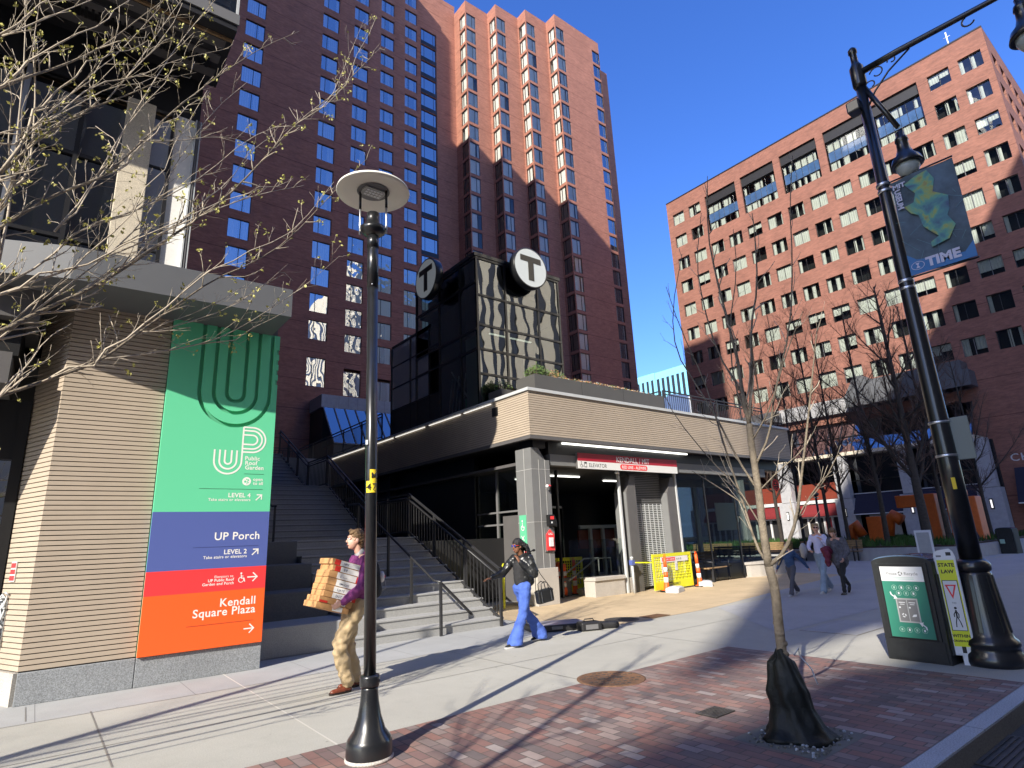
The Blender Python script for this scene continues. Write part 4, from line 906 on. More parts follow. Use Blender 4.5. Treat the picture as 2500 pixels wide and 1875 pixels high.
b.box(-5, 19.7, 54.4, 70, 0, HT-.02, 'brick_hotel'); b.box(19.7, 33, 60.4, 72, 0, HT-.02, 'brick_hotel'); b.box(19.7, 24.2, 56.5, 60.4, 0, HT-.02, 'brick_hotel'); b.box(24.2, 28.6, 58.4, 60.4, 0, HT-.02, 'brick_hotel')
b.build('wing_wall', ht)
if rest:
    b = HB()
    for x, Y, z in rest:
        M = frame((x, Y, z), (1, 0, 0)); b.add([(0, 0, -.14), (1.88, 0, -.14), (1.88, 1.97, -.14), (0, 1.97, -.14)], [(0, 1, 2, 3)], 'glass_hotel', M=M); b.add([(0, 0, -.15), (1.88, 0, -.15), (1.88, 1.97, -.15), (0, 1.97, -.15)], [(0, 1, 2, 3)], 'frame_dark', M=M)
    b.build('window_rows_above', ht, kind='stuff')
# glass strip at the back of the step
GW = window_mesh('window', 2.5, 2.13, (.22, .83), ((0, .22, 0, 1, cb2), (.22, .83, 0, 1, 'curtain_blue')), gl='glass_blue', depth=.4)
YG = 62.3
b = HB(); holes = []
for i in range(26):
    zt_ = 75.9-2.86*i
    if zt_ < 8: break
    holes.append((35.28-33.1, 35.28-33.1+2.5, zt_-2.13, zt_)); placew(GW, 35.28, YG, zt_-2.13, name='stair_window')
facade(b, frame((33.1, YG, 0), (1, 0, 0)), 41.25-33.1, HT+1.5, holes, 'brick_hotel', .16)
b.box(35.22, 35.27, YG-.03, YG-.005, 4, 76, 'frame_dark'); b.box(37.8, 37.85, YG-.03, YG-.005, 4, 76, 'frame_dark')
for i in range(25): b.box(35.28, 37.79, YG-.02, YG-.004, 75.95-2.86*i-2.85, 75.95-2.86*i-2.2, 'frame_dark')
b.box(33.1, 41.2, YG+.7, 72, 0, HT+1.48, 'brick_hotel'); b.build('recess_wall', ht)
# stepped modules with wrap-around corner windows
CV = [((0, .62, 0, 1, cw),), ((0, 1, 0, 1, cw),), ((0, .4, 0, 1, cw), (.65, 1, 0, 1, cw)), ((.3, 1, 0, 1, cw),), ((0, .7, 0, 1, cw), (.85, 1, 0, 1, cw)), ((0, 1, 0, 1, cw),)]
def cornerwin(seed):
    """origin: outer bottom corner; +x right pane, second pane runs back (+y world) on the left side"""
    rr = random.Random(seed); b = MB(); w1, w2, h = 1.82, 1.72, 2.36; f = .055
    c1 = CV[int(rr.random()*6)]; c2 = CV[int(rr.random()*6)]
    def side(M, w, muls, cur):
        b.box(0, w, 0, f, -.04, .02, 'frame_dark', M=M); b.box(0, w, h-f, h, -.04, .02, 'frame_dark', M=M); b.box(w-f, w, f, h-f, -.04, .02, 'frame_grey' if rr.random() < .5 else 'frame_dark', M=M)
        for u in muls: b.box(u*w-.025, u*w+.025, f, h-f, -.04, .02, 'frame_dark', M=M)
        b.add([(f, f, -.01), (w-f, f, -.01), (w-f, h-f, -.01), (f, h-f, -.01)], [(0, 1, 2, 3)], 'glass_corner', M=M)
        for (a, c, v0, v1, mt) in cur:
            n = max(2, int((c-a)*w/.12)); vs = []; fs = []
            for i in range(n+1):
                x = (.06+(.9)*(a+(c-a)*i/n))*w; z = -.16+(.03 if i % 2 else -.01); vs += [(x, .02, z), (x, h-.02, z)]
            for i in range(n): fs.append((2*i, 2*i+2, 2*i+3, 2*i+1))
            b.add(vs, fs, mt, M=M)
    side(frame((0, 0, 0), (1, 0, 0)), w1, (.62,), c1)
    ML = frame((0, w2, 0), (0, -1, 0)); side(ML, w2, (.35,), c2)
    b.box(-.03, .03, -.03, .03, 0, h, 'frame_dark')
    b.add([(.0, .0, 0), (w1, 0, 0), (w1, w2, 0), (0, w2, 0), (0, 0, h), (w1, 0, h), (w1, w2, h), (0, w2, h)], [(0, 1, 2, 3), (7, 6, 5, 4), (1, 5, 6, 2), (2, 6, 7, 3)], 'curtain_grey')
    return b.mesh('corner_window')
CM = [cornerwin(i) for i in range(7)]
mods = [(41.2, 45.35, 59.2), (45.35, 49.7, 57.05), (49.7, 54.0, 55.1), (54.0, 63.85, 53.05)]
b = HB(); prevY = YG; ncw = 0; crest = []
for k_, (xa, xb, Y) in enumerate(mods):
    hz = []
    for i in range(27):
        z0 = 79.78-2.85*i-2.36
        if z0 < 5: break
        hz.append(z0)
    fh = [(0, 1.82, z, z+2.36) for z in hz]
    if k_ == 3: fh += [(8.2, 8.2+1.65, z, z+2.36) for z in hz]
    facade(b, frame((xa, Y, 0), (1, 0, 0)), xb-xa, HT, fh, 'brick_hotel', .16)
    dj = prevY-Y
    facade(b, frame((xa, prevY, 0), (0, -1, 0)), dj, HT, [(dj-1.72, dj, z, z+2.36) for z in hz], 'brick_hotel', .16)
    for z in hz:
        if z < 14: continue
        M = Matrix.Translation(Vector((xa+.05, Y+.05, z))-O2)
        if ncw < 90: inst(CM[int(rh.random()*7)], 'corner_window', ht, M); ncw += 1
    prevY = Y
LW = [window_mesh('end_window', 1.65, 2.36, (.7,), c, depth=.5) for c in (((0, .3, 0, 1, cw),), ((.7, 1, 0, 1, cw),), ((0, .25, 0, 1, cw), (.7, 1, 0, 1, cw)), ((0, .6, 0, 1, cg),))]
for z in [79.78-2.85*i-2.36 for i in range(26)]:
    if z > 8: placew(LW[int(rh.random()*4)], 62.2, 53.05, z, name='end_window', dep=.12)
b.box(63.85, 63.9, 53.05, 55.1, 0, HT, 'brick_hotel'); facade(b, frame((63.9, 55.1, 0), (1, 0, 0)), 4.0, HT-2.5, [], 'brick_hotel')
b.box(41.3, 63.8, 62.6, 78, 0, HT-.02, 'brick_hotel'); b.box(63.9, 67.9, 55.4, 78, 0, HT-2.52, 'brick_hotel')
for (xa, xb, Y) in mods: b.box(xa+2.0, xb, Y+1.9, 62.6, 0, HT-.03, 'brick_hotel'); b.box(xa, xb, Y, Y+4 if Y > 54 else 62, HT-.02, HT-.01, 'brick_hotel')
b.build('stepped_wall', ht)
b = HB()
for i, (x, y) in enumerate(((47, 63.2), (51.5, 61.6), (56, 60.2))): b.box(x, x+6, y, y+10, HT-1, HT+3.2, 'brick_hotel')
b.build('roof_penthouse', ht)
b = HB(); b.box(19.9, 27.5, 50.6, 53.65, 13.9, 15.1, 'limestone')
for i in range(9): b.box(20.0+i*.9, 20.02+i*.9, 50.59, 50.6, 13.9, 15.1, 'frame_grey')
b.box(18.4, 19.9, 50.6, 53.65, 13.9, 15.1, 'limestone'); b.build('entrance_band', ht)
b = HB(); P = [(18.5, 50.4, 13.85), (27.5, 50.4, 13.85), (27.5, 47.6, 10.2), (18.5, 47.6, 10.2)]
b.add([P[3], P[2], P[1], P[0]], [(0, 1, 2, 3)], 'glass_blue'); b.box(18.5, 27.5, 50.4, 53.6, 5.4, 13.8, 'off_black'); b.box(18.5, 27.5, 47.65, 50.4, 5.4, 10.1, 'off_black')
for i in range(10): b.bar((18.5+i, 50.38, 13.9), (18.5+i, 47.55, 10.2), .09, .06, 'frame_grey')
b.bar((18.5, 47.6, 10.2), (27.5, 47.6, 10.2), .1, .1, 'frame_grey'); b.build('sloped_skylight', ht)
# ---------------------------------------------------------------- office block on the right
of = thing('office_building', 'brick office block with square windows and five double height recesses under the roof', 'building', (68, 27, 0))
O3 = Vector((68, 27, 0)); ro_ = random.Random(21)
def OB(): b = MB(); b.M = Matrix.Translation(-O3); return b
OC = [((0, .5, 0, 1, cw), (.86, 1, 0, 1, cw)), ((0, 1, 0, 1, cw),), ((0, 1, 0, 1, cw),), ((0, 1, .35, 1, cw),), ((0, .22, 0, 1, cw), (.5, .72, 0, 1, cw)), ((0, .16, 0, 1, cw), (.52, .66, 0, 1, cw)), ((0, .5, .45, 1, cw), (.5, 1, .6, 1, cw)), ((0, .3, 0, 1, cw), (.55, 1, .3, 1, cw)),
      ((.84, 1, 0, 1, cw), (.42, .56, 0, 1, cw)), ((0, .2, 0, 1, cw), (.5, 1, 0, 1, cw)), ((0, .18, 0, 1, cw),)]
OW = [window_mesh('window', 1.92, 1.78, (.5,), c, gl='glass_office', fr='frame_grey' if i % 2 else 'frame_dark', depth=.7, fw=.045) for i, c in enumerate(OC)]
RW = []
for s_ in range(3):
    rr = random.Random(s_+50); cur = []
    for j in range(6):
        for (v0, v1) in ((0, .33), (.69, 1)):
            if rr.random() < .85: a = j/6; cur.append((a+.01, a+(.155 if rr.random() < .6 else .07), v0, v1, cw))
    RW.append(window_mesh('recess_window', 4.56, 4.0, [k/6 for k in range(1, 6)], cur, gl='glass_office', depth=1.0, hb=(.34, .68), fw=.05))
    bb_ = RW[-1]
ywin = [45.62-2.735*i for i in range(14)]
zt_rows = [47.08-3.565*i for i in range(11)]
b = OB(); holes = []; nW = 0; stuffw = []
YT = 46.5
for r_ in range(11):
    for i, yl in enumerate(ywin):
        if r_ < 2 and 2 <= i <= 11: continue
        if r_ >= 9 and i > 11: continue
        z0 = zt_rows[r_]-1.78
        if z0 < 15.4 + 0 and 20.0 < 0: continue
        if r_ == 10 and i > 6: continue
        u = YT-yl
        holes.append((u, u+1.92, z0, z0+1.78))
        if nW < 96: placew(OW[int(ro_.random()*9)], 0, 0, 0) if False else None
        M = frame((68, yl, z0), (0, -1, 0)) @ Matrix.Translation((0, 0, -.22)); M.translation -= O3
        if nW < 96: inst(OW[int(ro_.random()*len(OW))], 'window', of, M); nW += 1
        else: stuffw.append(M)
rec = [(40.13, 35.45), (34.65, 30.05), (29.2, 24.64), (23.74, 19.35), (18.3, 13.76)]
for i, (a, c) in enumerate(rec):
    u = YT-a; holes.append((u, YT-c, 41.85, 47.25))
    M = frame((68, a, 41.88), (0, -1, 0)) @ Matrix.Translation((.02, 0, -.55)); M.translation -= O3
    M = M @ Matrix.Scale((a-c-.04)/4.56, 4, (1, 0, 0)); inst(RW[i % 3], 'recess_window', of, M); sm_ = MB(); sm_.box(.05, 4.5, 1.39, 2.70, .005, .02, 'glass_spandrel')
    for q_ in range(1, 6): sm_.box(4.56*q_/6-.02, 4.56*q_/6+.02, 1.39, 2.7, .02, .03, 'frame_dark')
    inst(sm_.mesh('spandrel_panel'), 'spandrel_panel', of, M)
facade(b, frame((68, YT, 15.2), (0, -1, 0)), YT-7.6, 49.4-15.2, [(h[0], h[1], h[2]-15.2, h[3]-15.2) for h in holes if h[2] > 15.2], 'brick_office', .24)
# split recess reveals deeper
for a, c in rec: b.box(68.25, 68.56, c-.01, a+.01, 45.95, 47.3, 'off_black'); b.box(68.5, 69, c, a, 45.9, 46.6, 'frame_grey')
b.box(70.3, 94.6, 9.2, YT-.3, 15.3, 49.2, 'off_black'); b.box(68.3, 94.9, 7.95, YT-.1, 49.0, 49.3, 'brick_office')
# side face towards the street
sh = []
for r_ in range(8):
    for j in range(6): sh.append((1.4+j*2.74, 1.4+j*2.74+1.9, zt_rows[r_]-1.78, zt_rows[r_]))
facade(b, frame((68, 7.6, 0), (1, 0, 0)), 27, 49.4, sh, 'brick_office', .25)
b.box(68, 95, 7.6, YT, 49.4, 49.5, 'frame_dark'); b.box(67.96, 68.0, 7.55, YT, 49.3, 49.42, 'frame_dark')
facade(b, frame((95, YT, 0), (-1, 0, 0)), 27, 49.4, [], 'brick_office', .2)
b.build('brick_wall', of)
SW = [window_mesh('side_window', 1.9, 1.78, (.5,), c, gl='glass_office', depth=.6) for c in (((0, 1, 0, 1, cw),), ((0, .5, 0, 1, cw),))]
for j, h in enumerate(sh):
    M = frame((68+h[0], 7.6, h[2]), (1, 0, 0)) @ Matrix.Translation((0, 0, -.22)); M.translation -= O3; inst(SW[j % 2], 'side_window', of, M)
if stuffw:
    me = []
    b = OB(); b.M = Matrix.Identity(4)
    for j, M in enumerate(stuffw):
        src = OW[j % 9]; T = M
        for p in src.polygons: b.add([src.vertices[v].co for v in p.vertices], [tuple(range(len(p.vertices)))], src.materials[p.material_index].name, M=T)
    b.build('lower_window_rows', of, kind='stuff')
# base of the office block: arcade, skylight, awnings
b = OB(); XB = 68.0
b.box(XB, 69, 7.6, 16.6, 0, 15.2, 'brick_office'); b.box(XB, 69, 45.2, YT, 0, 15.2, 'brick_office'); b.box(XB+.5, 69, 16.6, 45.2, 9, 15.2, 'brick_office')
b.box(XB-.0, XB+.5, 16.6, 45.2, 12.7, 15.2, 'brick_office'); b.box(XB-.5, XB+.5, 25.5, 45.2, 13.6, 15.2, 'limestone')
b.build('base_wall', of)
b = OB(); b.add([(XB-3.2, 45, 15.3), (XB-3.2, 25, 15.3), (XB, 25, 16.5), (XB, 45, 16.5)], [(0, 1, 2, 3)], 'fascia_grey') if False else None
b.box(XB-2.2, XB-.01, 34, 45.3, 13.7, 14.9, 'fascia_grey'); b.build('terrace_parapet', of)
b = OB(); b.box(XB-2.2, XB-.01, 15.5, 24.5, 13.7, 16.2, 'fascia_grey')
b.prism([(0, 0), (11, 0), (11, 1.2), (9.8, 3.1), (9.0, 3.1), (7.8, 1.9), (5, 1.6), (2, 1.75), (0, 1.5)], 2.0, 'fascia_grey', M=Matrix.Translation((XB-2.3, 15.0, 13.7)) @ Matrix(((0, 0, 1, 0), (1, 0, 0, 0), (0, 1, 0, 0), (0, 0, 0, 1))))
b.build('terrace_parapet', of)
b = OB(); zA, zB_ = 12.5, 9.1
b.add([(XB-.1, 46.0, zA), (XB-.1, 15.8, zA), (XB-2.6, 15.8, zB_), (XB-2.6, 46.0, zB_)], [(0, 3, 2, 1)], 'glass_blue')
b.add([(XB-.05, 46.0, zA-.2), (XB-.05, 15.8, zA-.2), (XB-2.55, 15.8, zB_-.2), (XB-2.55, 46.0, zB_-.2)], [(0, 3, 2, 1)], 'off_black')
for i in range(24): y = 15.8+i*1.31; b.bar((XB-.1, y, zA+.03), (XB-2.6, y, zB_+.03), .1, .06, 'frame_dark')
b.bar((XB-1.4, 15.8, 10.82), (XB-1.4, 46, 10.82), .08, .06, 'frame_dark'); b.build('sloped_skylight', of)
b = OB(); b.box(XB-2.75, XB+.5, 15.6, 46, 8.75, 9.09, 'stone_rough'); b.build('skylight_sill', of)
for y in (14.9, 21.0, 27.1, 33.2, 39.3, 45.0):
    b = OB(); b.box(XB-2.7, XB-1.8, y, y+1.25, 4.4, 8.75, 'limestone'); b.box(XB-2.95, XB-1.7, y-.25, y+1.5, 0, 4.35, 'limestone'); b.build('pillar', of)
    b = OB(); b.box(XB-3.05, XB-2.95, y+.5, y+.75, 2.5, 3.4, 'black'); b.box(XB-3.08, XB-3.05, y+.56, y+.69, 2.6, 3.3, 'led_dim'); b.build('wall_lamp', of)
b = OB(); b.box(XB-.5, XB, 15, 46, 0, 8.75, 'room_dark'); b.box(XB-1.2, XB-1.1, 15, 46, 6.1, 6.2, 'frame_grey')
b.quad((XB-1.2, 46, .4), (XB-1.2, 15, .4), (XB-1.2, 15, 8.7), (XB-1.2, 46, 8.7), 'glass_tower'); b.build('dark_glazing', of)
b = OB()
for y0, y1 in ((16.2, 20.8), (22.4, 26.9)):
    b.add([(XB-2.0, y1, 4.75), (XB-2.0, y0, 4.75), (XB-3.2, y0, 2.75), (XB-3.2, y1, 2.75)], [(0, 3, 2, 1)], 'awning_navy'); b.box(XB-3.22, XB-3.19, y0, y1, 2.66, 2.76, 'trim_white'); b.box(XB-2.05, XB-1.95, y0-.3, y1+.3, 4.75, 4.83, 'trim_white')
b.add([(XB-.1, 14.0, 6), (XB-.1, 5, 6), (XB-1.6, 5, 2.9), (XB-1.6, 14.0, 2.9)], [(0, 3, 2, 1)], 'awning_navy'); b.box(XB-1.63, XB-1.6, 5, 14.0, 2.85, 2.95, 'trim_white'); b.build('navy_awning', of)
b = OB()
for y0, y1 in ((28.6, 33.1), (34.6, 39.2), (40.7, 45)):
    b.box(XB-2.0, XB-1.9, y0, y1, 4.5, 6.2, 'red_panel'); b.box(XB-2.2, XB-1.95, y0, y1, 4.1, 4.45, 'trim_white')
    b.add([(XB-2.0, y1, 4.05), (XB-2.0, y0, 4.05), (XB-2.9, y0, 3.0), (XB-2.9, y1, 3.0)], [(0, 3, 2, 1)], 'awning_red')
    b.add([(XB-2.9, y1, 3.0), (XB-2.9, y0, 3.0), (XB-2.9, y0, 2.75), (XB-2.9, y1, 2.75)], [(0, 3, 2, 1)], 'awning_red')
b.build('red_awning', of)
b = OB(); rr = random.Random(8)
for y0, y1 in ((28.6, 33.1), (34.6, 39.2), (40.7, 45)):
    n = 5
    b.box(XB-2.1, XB-1.95, y0, y1, 2.6, 2.74, 'trim_white')
    for j in range(n+1): y = y0+(y1-y0-.2)*j/n; b.box(XB-2.1, XB-1.95, y, y+.2, 0, 2.6, 'trim_white')
    b.box(XB-1.93, XB-1.85, y0, y1, 0, 2.6, 'room_dark'); b.box(XB-2.0, XB-1.94, y0+1.0, y0+1.7, .1, 2.5, 'red_door' if y0 < 30 else 'room_dark')
for y0, y1 in ((16.2, 20.8), (22.4, 26.9)):
    b.box(XB-1.8, XB-1.7, y0+.9, y1-.9, .6, 2.6, 'curtain_grey'); b.box(XB-1.9, XB-1.7, y0, y0+.5, 0, 2.7, 'limestone')
b.build('shop_front', of)
b = OB(); M = frame((XB-.03, 15.0, 6.6), (0, -1, 0))
b.text('CHIPOTLE', .95, M @ Matrix.Translation((1.0, 0, 0)), 'trim_white', 'LEFT', .005, .03, 1.15) if False else b.text('CH', .95, M @ Matrix.Translation((.9, 0, 0)), 'trim_white', 'LEFT', .004, .03, 1.15)
b.text('NE', .62, M @ Matrix.Translation((2.1, -1.0, 0)), 'trim_white', 'LEFT', .006, .03, 1.1)
stroke(b, M, [(-.9, .1), (-.6, .7), (-.2, .75), (-.55, .35), (-.1, .3)], .1, 'trim_white', .03); stroke(b, M, [(-.9, .1), (-.3, -.1), (-.1, .1)], .08, 'trim_white', .03)
b.build('shop_lettering', of)
b = OB(); b.tube([(69, 10.5, 49.4), (69, 10.5, 51.6)], .07, 'post_white'); b.tube([(69, 10.2, 51.0), (69, 10.8, 51.0)], .04, 'post_white'); b.box(69, 69.3, 34, 38.6, 49.5, 49.75, 'post_white'); b.build('roof_mast', of)
# ---------------------------------------------------------------- far blue tower
d1 = ray(1597, 909); fx = 150.0; f1 = d1*(fx/d1.x); hz_ = f1.z+1.6
fb = thing('striped_tower', 'distant light blue tower with dark vertical stripes between the brick buildings', 'building', (fx, f1.y, 0))
b = MB(); nS = 26
simple('tower_blue', (.22, .55, .68), .6, var=.04)
b.box(0.2, 22, .2, 30, 0, hz_-.1, 'tower_blue')
b.box(.2, 30, -30, .0, 0, hz_-.3, 'tower_blue')
b.build('wall', fb)
b = MB()
for i in range(16): b.box(.05, .2, .9+i*1.9, 1.7+i*1.9, 0, hz_-2.4, 'frame_dark')
for i in range(16): b.box(.05, .2, -1.5-i*1.9, -.6-i*1.9, 0, hz_-2.6, 'frame_dark')
b.build('stripes', fb)
b = MB(); b.box(0, 10, 0, 14, 0, onx(1640, 985, 108).z, 'post_white'); b.prism([(0, 0), (14, 0), (7, 2.2)], 10, 'post_white', M=Matrix.Translation((0, 0, onx(1640, 985, 108).z)) @ Matrix(((0, 0, 1, 0), (1, 0, 0, 0), (0, 1, 0, 0), (0, 0, 0, 1))))
b.build('pale_building', loc=(108, onx(1660, 990, 108).y-5, 0), label='small white gabled building in front of the distant blue tower', cat='building')
# ---------------------------------------------------------------- buildings across the street, behind the viewer
sb_ = thing('south_building', 'tall unseen building across the street with pale ribs, top shaped to shade the plaza', 'building', (-41.6, -18, 0))
O4 = Vector((-41.6, -18, 0)); simple('south_wall', (.62, .58, .50), .8, var=.05); simple('rib_tan', (.78, .70, .54), .8, var=.05)
def XB_(): b = MB(); b.M = Matrix.Translation(-O4); return b
b = XB_(); b.box(-41.6, 30, -50, -18, 0, 31.0, 'south_wall'); b.build('lower_block', sb_)
b = XB_(); yz = [(-18, 32.6), (-18, 72), (-32, 72), (-32, 54)]  # unseen wedge above an open gap, shaped to leave a sunlit strip between shadows
b.add([(-41.6, y, z) for y, z in yz] + [(16, y, z) for y, z in yz], [(0, 1, 2, 3), (7, 6, 5, 4), (0, 4, 5, 1), (1, 5, 6, 2), (2, 6, 7, 3), (3, 7, 4, 0)], 'south_wall'); b.box(-35.8, 16, -18.01, -18.6, 31.02, 32.62, 'south_wall'); b.build('shading_block', sb_)
b = XB_()
for i in range(23): b.box(-41.4+i*3.0, -39.9+i*3.0, -17.98, -17.7, 0, 30.9, 'rib_tan')
b.build('ribs', sb_)

rb2 = thing('ribbed_building', 'ribbed pale building across the street mirrored in the glass lift tower', 'building', (55, -19, 0))
b = MB(); b.box(0, 30, -62, 0, 0, 72, 'rib_tan'); b.build('wall', rb2)
b = MB()
for i in range(20): b.box(-.08, -.01, -2.2-i*3.0, -3.4-i*3.0, 3, 66, 'frame_dark')
b.build('window_strips', rb2)
# ---------------------------------------------------------------- street lamps
lg = (2.26, 4.85)
t = thing('street_lamp', 'black post lamp with pale disc head standing on the brick paving nearest the viewer', 'street lamp', (*lg, 0))
t.rotation_euler = (R(-.42), R(-.5), 0)
b = MB(); b.lathe([(.178, 0), (.182, .03), (.178, .13), (.168, .155), (.125, .21), (.092, .31), (.073, .42), (.067, .50), (.067, .52)], (0, 0, .0), 'metal_black', 40)
b.lathe([(.19, 0), (.19, .012), (.178, .03)], (0, 0, .004), 'granite_light', 40); b.build('base', t)
b = MB(); b.lathe([(.076, .52), (.079, .535), (.079, .59), (.076, .605)], (0, 0, 0), 'metal_black', 32); b.ell((.055, -.055, .56), (.012, .012, .012), 'metal_black', 8, 5); b.build('collar', t)
b = MB(); b.lathe([(.05, .605), (.05, 4.0)], (0, 0, 0), 'metal_black', 28); b.lathe([(.053, 4.0), (.053, 4.55)], (0, 0, 0), 'metal_black', 28); b.lathe([(.056, 4.42), (.056, 4.55)], (0, 0, 0), 'metal_black', 28)
for a in (0, 2.1, 4.2): b.ell((.053*math.cos(a), .053*math.sin(a), 4.02), (.008,)*3, 'alu', 6, 4)
b.build('pole', t)
b = MB(); b.lathe([(.06, 4.55), (.12, 4.60), (.125, 4.64), (.07, 4.66), (.065, 4.74), (.062, 4.80), (.03, 4.81)], (0, 0, 0), 'metal_black', 28)
for s in (-1, 1):
    dx, dy = s*.13*math.sin(.9), -s*.13*math.cos(.9)
    b.tube([(dx, dy, 4.58), (dx, dy, 4.68), (dx, dy, 5.05)], .011, 'alu' if True else '', 8); b.tube([(dx, dy, 4.86), (dx, dy, 5.06)], .0135, 'metal_black', 8); b.bar((0, 0, 4.62), (dx, dy, 4.62), .03, .02, 'metal_black')
b.build('bracket', t)
b = MB(); b.lathe([(.10, 5.06), (.16, 5.055), (.28, 5.045), (.355, 5.03), (.36, 5.04), (.355, 5.055), (.24, 5.10), (.1, 5.13), (.02, 5.135)], (0, 0, 0), 'lamp_white', 56); b.build('disc_head', t)
b = MB(); b.lathe([(.155, 5.052), (.16, 5.048), (.155, 5.05)], (0, 0, 0), 'frame_grey', 36)
b.prism([(-.1, -.075), (.1, -.075), (.115, 0), (.1, .075), (-.1, .075), (-.115, 0)], .02, 'curtain_grey', h0=5.035)
for i in range(5):
    for j in range(3): b.box(-.08+i*.035, -.055+i*.035, -.05+j*.04, -.025+j*.04, 5.03, 5.035, 'post_white')
b.build('light_panel', t)
b = MB()
for z, s in ((2.20, 'M'), (2.06, '47')):
    pass
dr = Vector((-math.cos(1.13), -math.sin(1.13), 0)); Mx = frame(Vector((0, 0, 2.06))+dr*.0555, (math.sin(1.13), -math.cos(1.13), 0))
for (x0, x1, y0, y1) in ((-.045, .05, 0, .10), (-.012, .05, .10, .20)):
    for i in range(6):
        a0 = x0+(x1-x0)*i/6; a1 = x0+(x1-x0)*(i+1)/6
        f_ = lambda a: Vector((math.sin(a/.053)*.0535, 0, math.cos(a/.053)*.0535-.055))
        p, q = f_(a0), f_(a1); b.add([(p.x, y0, p.z), (q.x, y0, q.z), (q.x, y1, q.z), (p.x, y1, p.z)], [(0, 1, 2, 3)], 'yellow_label', M=Mx)
b.text('4', .085, Mx @ Matrix.Translation((-.04, .02, .002)), 'black', 'LEFT', .001); b.text('7', .085, Mx @ Matrix.Translation((.008, .02, .0025)), 'black', 'LEFT', .001)
b.text('M', .07, Mx @ Matrix.Translation((-.002, .125, .002)), 'black', 'LEFT', .001)
b.box(-.05, -.03, .42, .46, -.012, .001, 'post_white', M=Mx); b.build('number_label', t)
g2 = (8.83, 2.44); PB = 'metal_black'
t = thing('street_lamp', 'tall black ornamental lamp post with scrolled arms and two bell lanterns behind the recycling bin', 'street lamp', (*g2, 0))
b = MB(); b.lathe([(.29, 0), (.30, .04), (.295, .12), (.27, .15), (.265, .2), (.28, .22), (.27, .27), (.235, .30), (.22, .36), (.195, .6), (.165, .98), (.16, 1.02)], (0, 0, 0), PB, 40)
for i in range(12):
    a = i*math.pi/6; b.bar((.222*math.cos(a), .222*math.sin(a), .36), (.165*math.cos(a), .165*math.sin(a), .98), .035, .02, PB)
b.build('base', t)
b = MB(); b.lathe([(.16, 1.02), (.175, 1.04), (.178, 1.10), (.16, 1.13), (.14, 1.15), (.12, 1.16)], (0, 0, 0), PB, 32); b.build('collar', t)
b = MB(); n = 24; prof = [(.115, 1.15), (.112, 2.3), (.10, 3.6), (.082, 5.5), (.066, 7.9)]
for r_, z in ((.095, 4.55), (.09, 4.7)): pass
b.lathe(prof, (0, 0, 0), PB, 24); b.lathe([(.075, 7.9), (.095, 7.95), (.095, 8.25), (.07, 8.3), (.05, 8.35), (.045, 8.5), (.06, 8.52), (.06, 8.58), (.03, 8.62)], (0, 0, 0), PB, 20)
for z in (4.74, 6.22):
    b.lathe([(.089, z), (.094, z+.01), (.094, z+.035), (.089, z+.045)], (0, 0, 0), 'alu', 20); b.lathe([(.089, z-.1), (.093, z-.09), (.093, z-.07), (.089, z-.06)], (0, 0, 0), 'alu', 20)
b.build('pole', t)
b = MB(); b.tube([(0, 0, 8.15), (0, -.55, 8.14), (0, -1.75, 8.06), (0, -2.0, 8.03)], [.05, .045, .035, .03], PB, 10); b.tube([(0, -.02, 7.95), (0, -.33, 7.0)], [.038, .034], PB, 10)
b.tube([(0, -.05, 7.55), (0, -.16, 7.72), (0, -.38, 7.92), (0, -.68, 8.08)], .014, PB, 6)
for c, r_, a0, a1 in (((-.24, 8.0), .10, 20, 330), ((-.13, 7.86), .09, -60, 250), ((-.45, 8.06), .06, 0, 300)):
    b.tube([(0, c[0]+r_*(1-i/30)*math.cos(R(a0+(a1-a0)*i/16)), c[1]+r_*(1-i/30)*math.sin(R(a0+(a1-a0)*i/16))) for i in range(17)], .010, PB, 5)
b.tube([(0, -1.35+.07*math.cos(R(a)), 7.98+.07*math.sin(R(a))) for a in range(-150, 100, 25)], .012, PB, 5); b.build('arm', t)
b = MB(); b.bbox(-.16, .02, .02, .2, 7.5, 7.68, PB, .02); b.build('sensor_box', t)
def lantern(y, ztop, sc, lab=None):
    l = MB(); T = Matrix.Translation((0, y, ztop)) @ Matrix.Scale(sc, 4)
    l.lathe([(.03, .12), (.06, .10), (.05, .02), (.085, 0), (.095, -.06), (.08, -.08), (.09, -.2), (.12, -.3), (.19, -.38), (.215, -.46), (.225, -.5), (.20, -.5), (.15, -.49)], (0, 0, 0), PB, 32, M=T)
    o = l.build('lantern', t, label=lab)
    l = MB(); l.M = Matrix.Translation((0, y, ztop)); l.lathe([(.165*sc, -.49*sc), (.16*sc, -.56*sc), (.12*sc, -.64*sc), (.05*sc, -.68*sc)], (0, 0, 0), 'glass_globe', 24); l.build('globe', o)
simple('glass_globe', (.45, .5, .48), .2, var=.05)
lantern(-.33, 6.82, .88, 'small lantern on the short arm'); lantern(-1.86, 7.78, .95, 'lantern on the long arm over the street')
b = MB(); b.tube([(0, -1.86, 8.0), (0, -1.86, 7.88)], .03, PB, 8); b.build('hanger', t)
b = MB(); 
for z in (2.38, 2.80): b.lathe([(.117, z), (.12, z+.005), (.12, z+.025), (.117, z+.03)], (0, 0, 0), 'alu', 24)
b.bbox(.0, .02, -.30, -.08, 2.33, 2.86, 'sign_silver', .01); b.build('small_sign', t)
b = MB(); b.box(-.122, -.112, -.06, -.02, 1.98, 2.12, 'yellow_label'); b.build('yellow_tag', t)
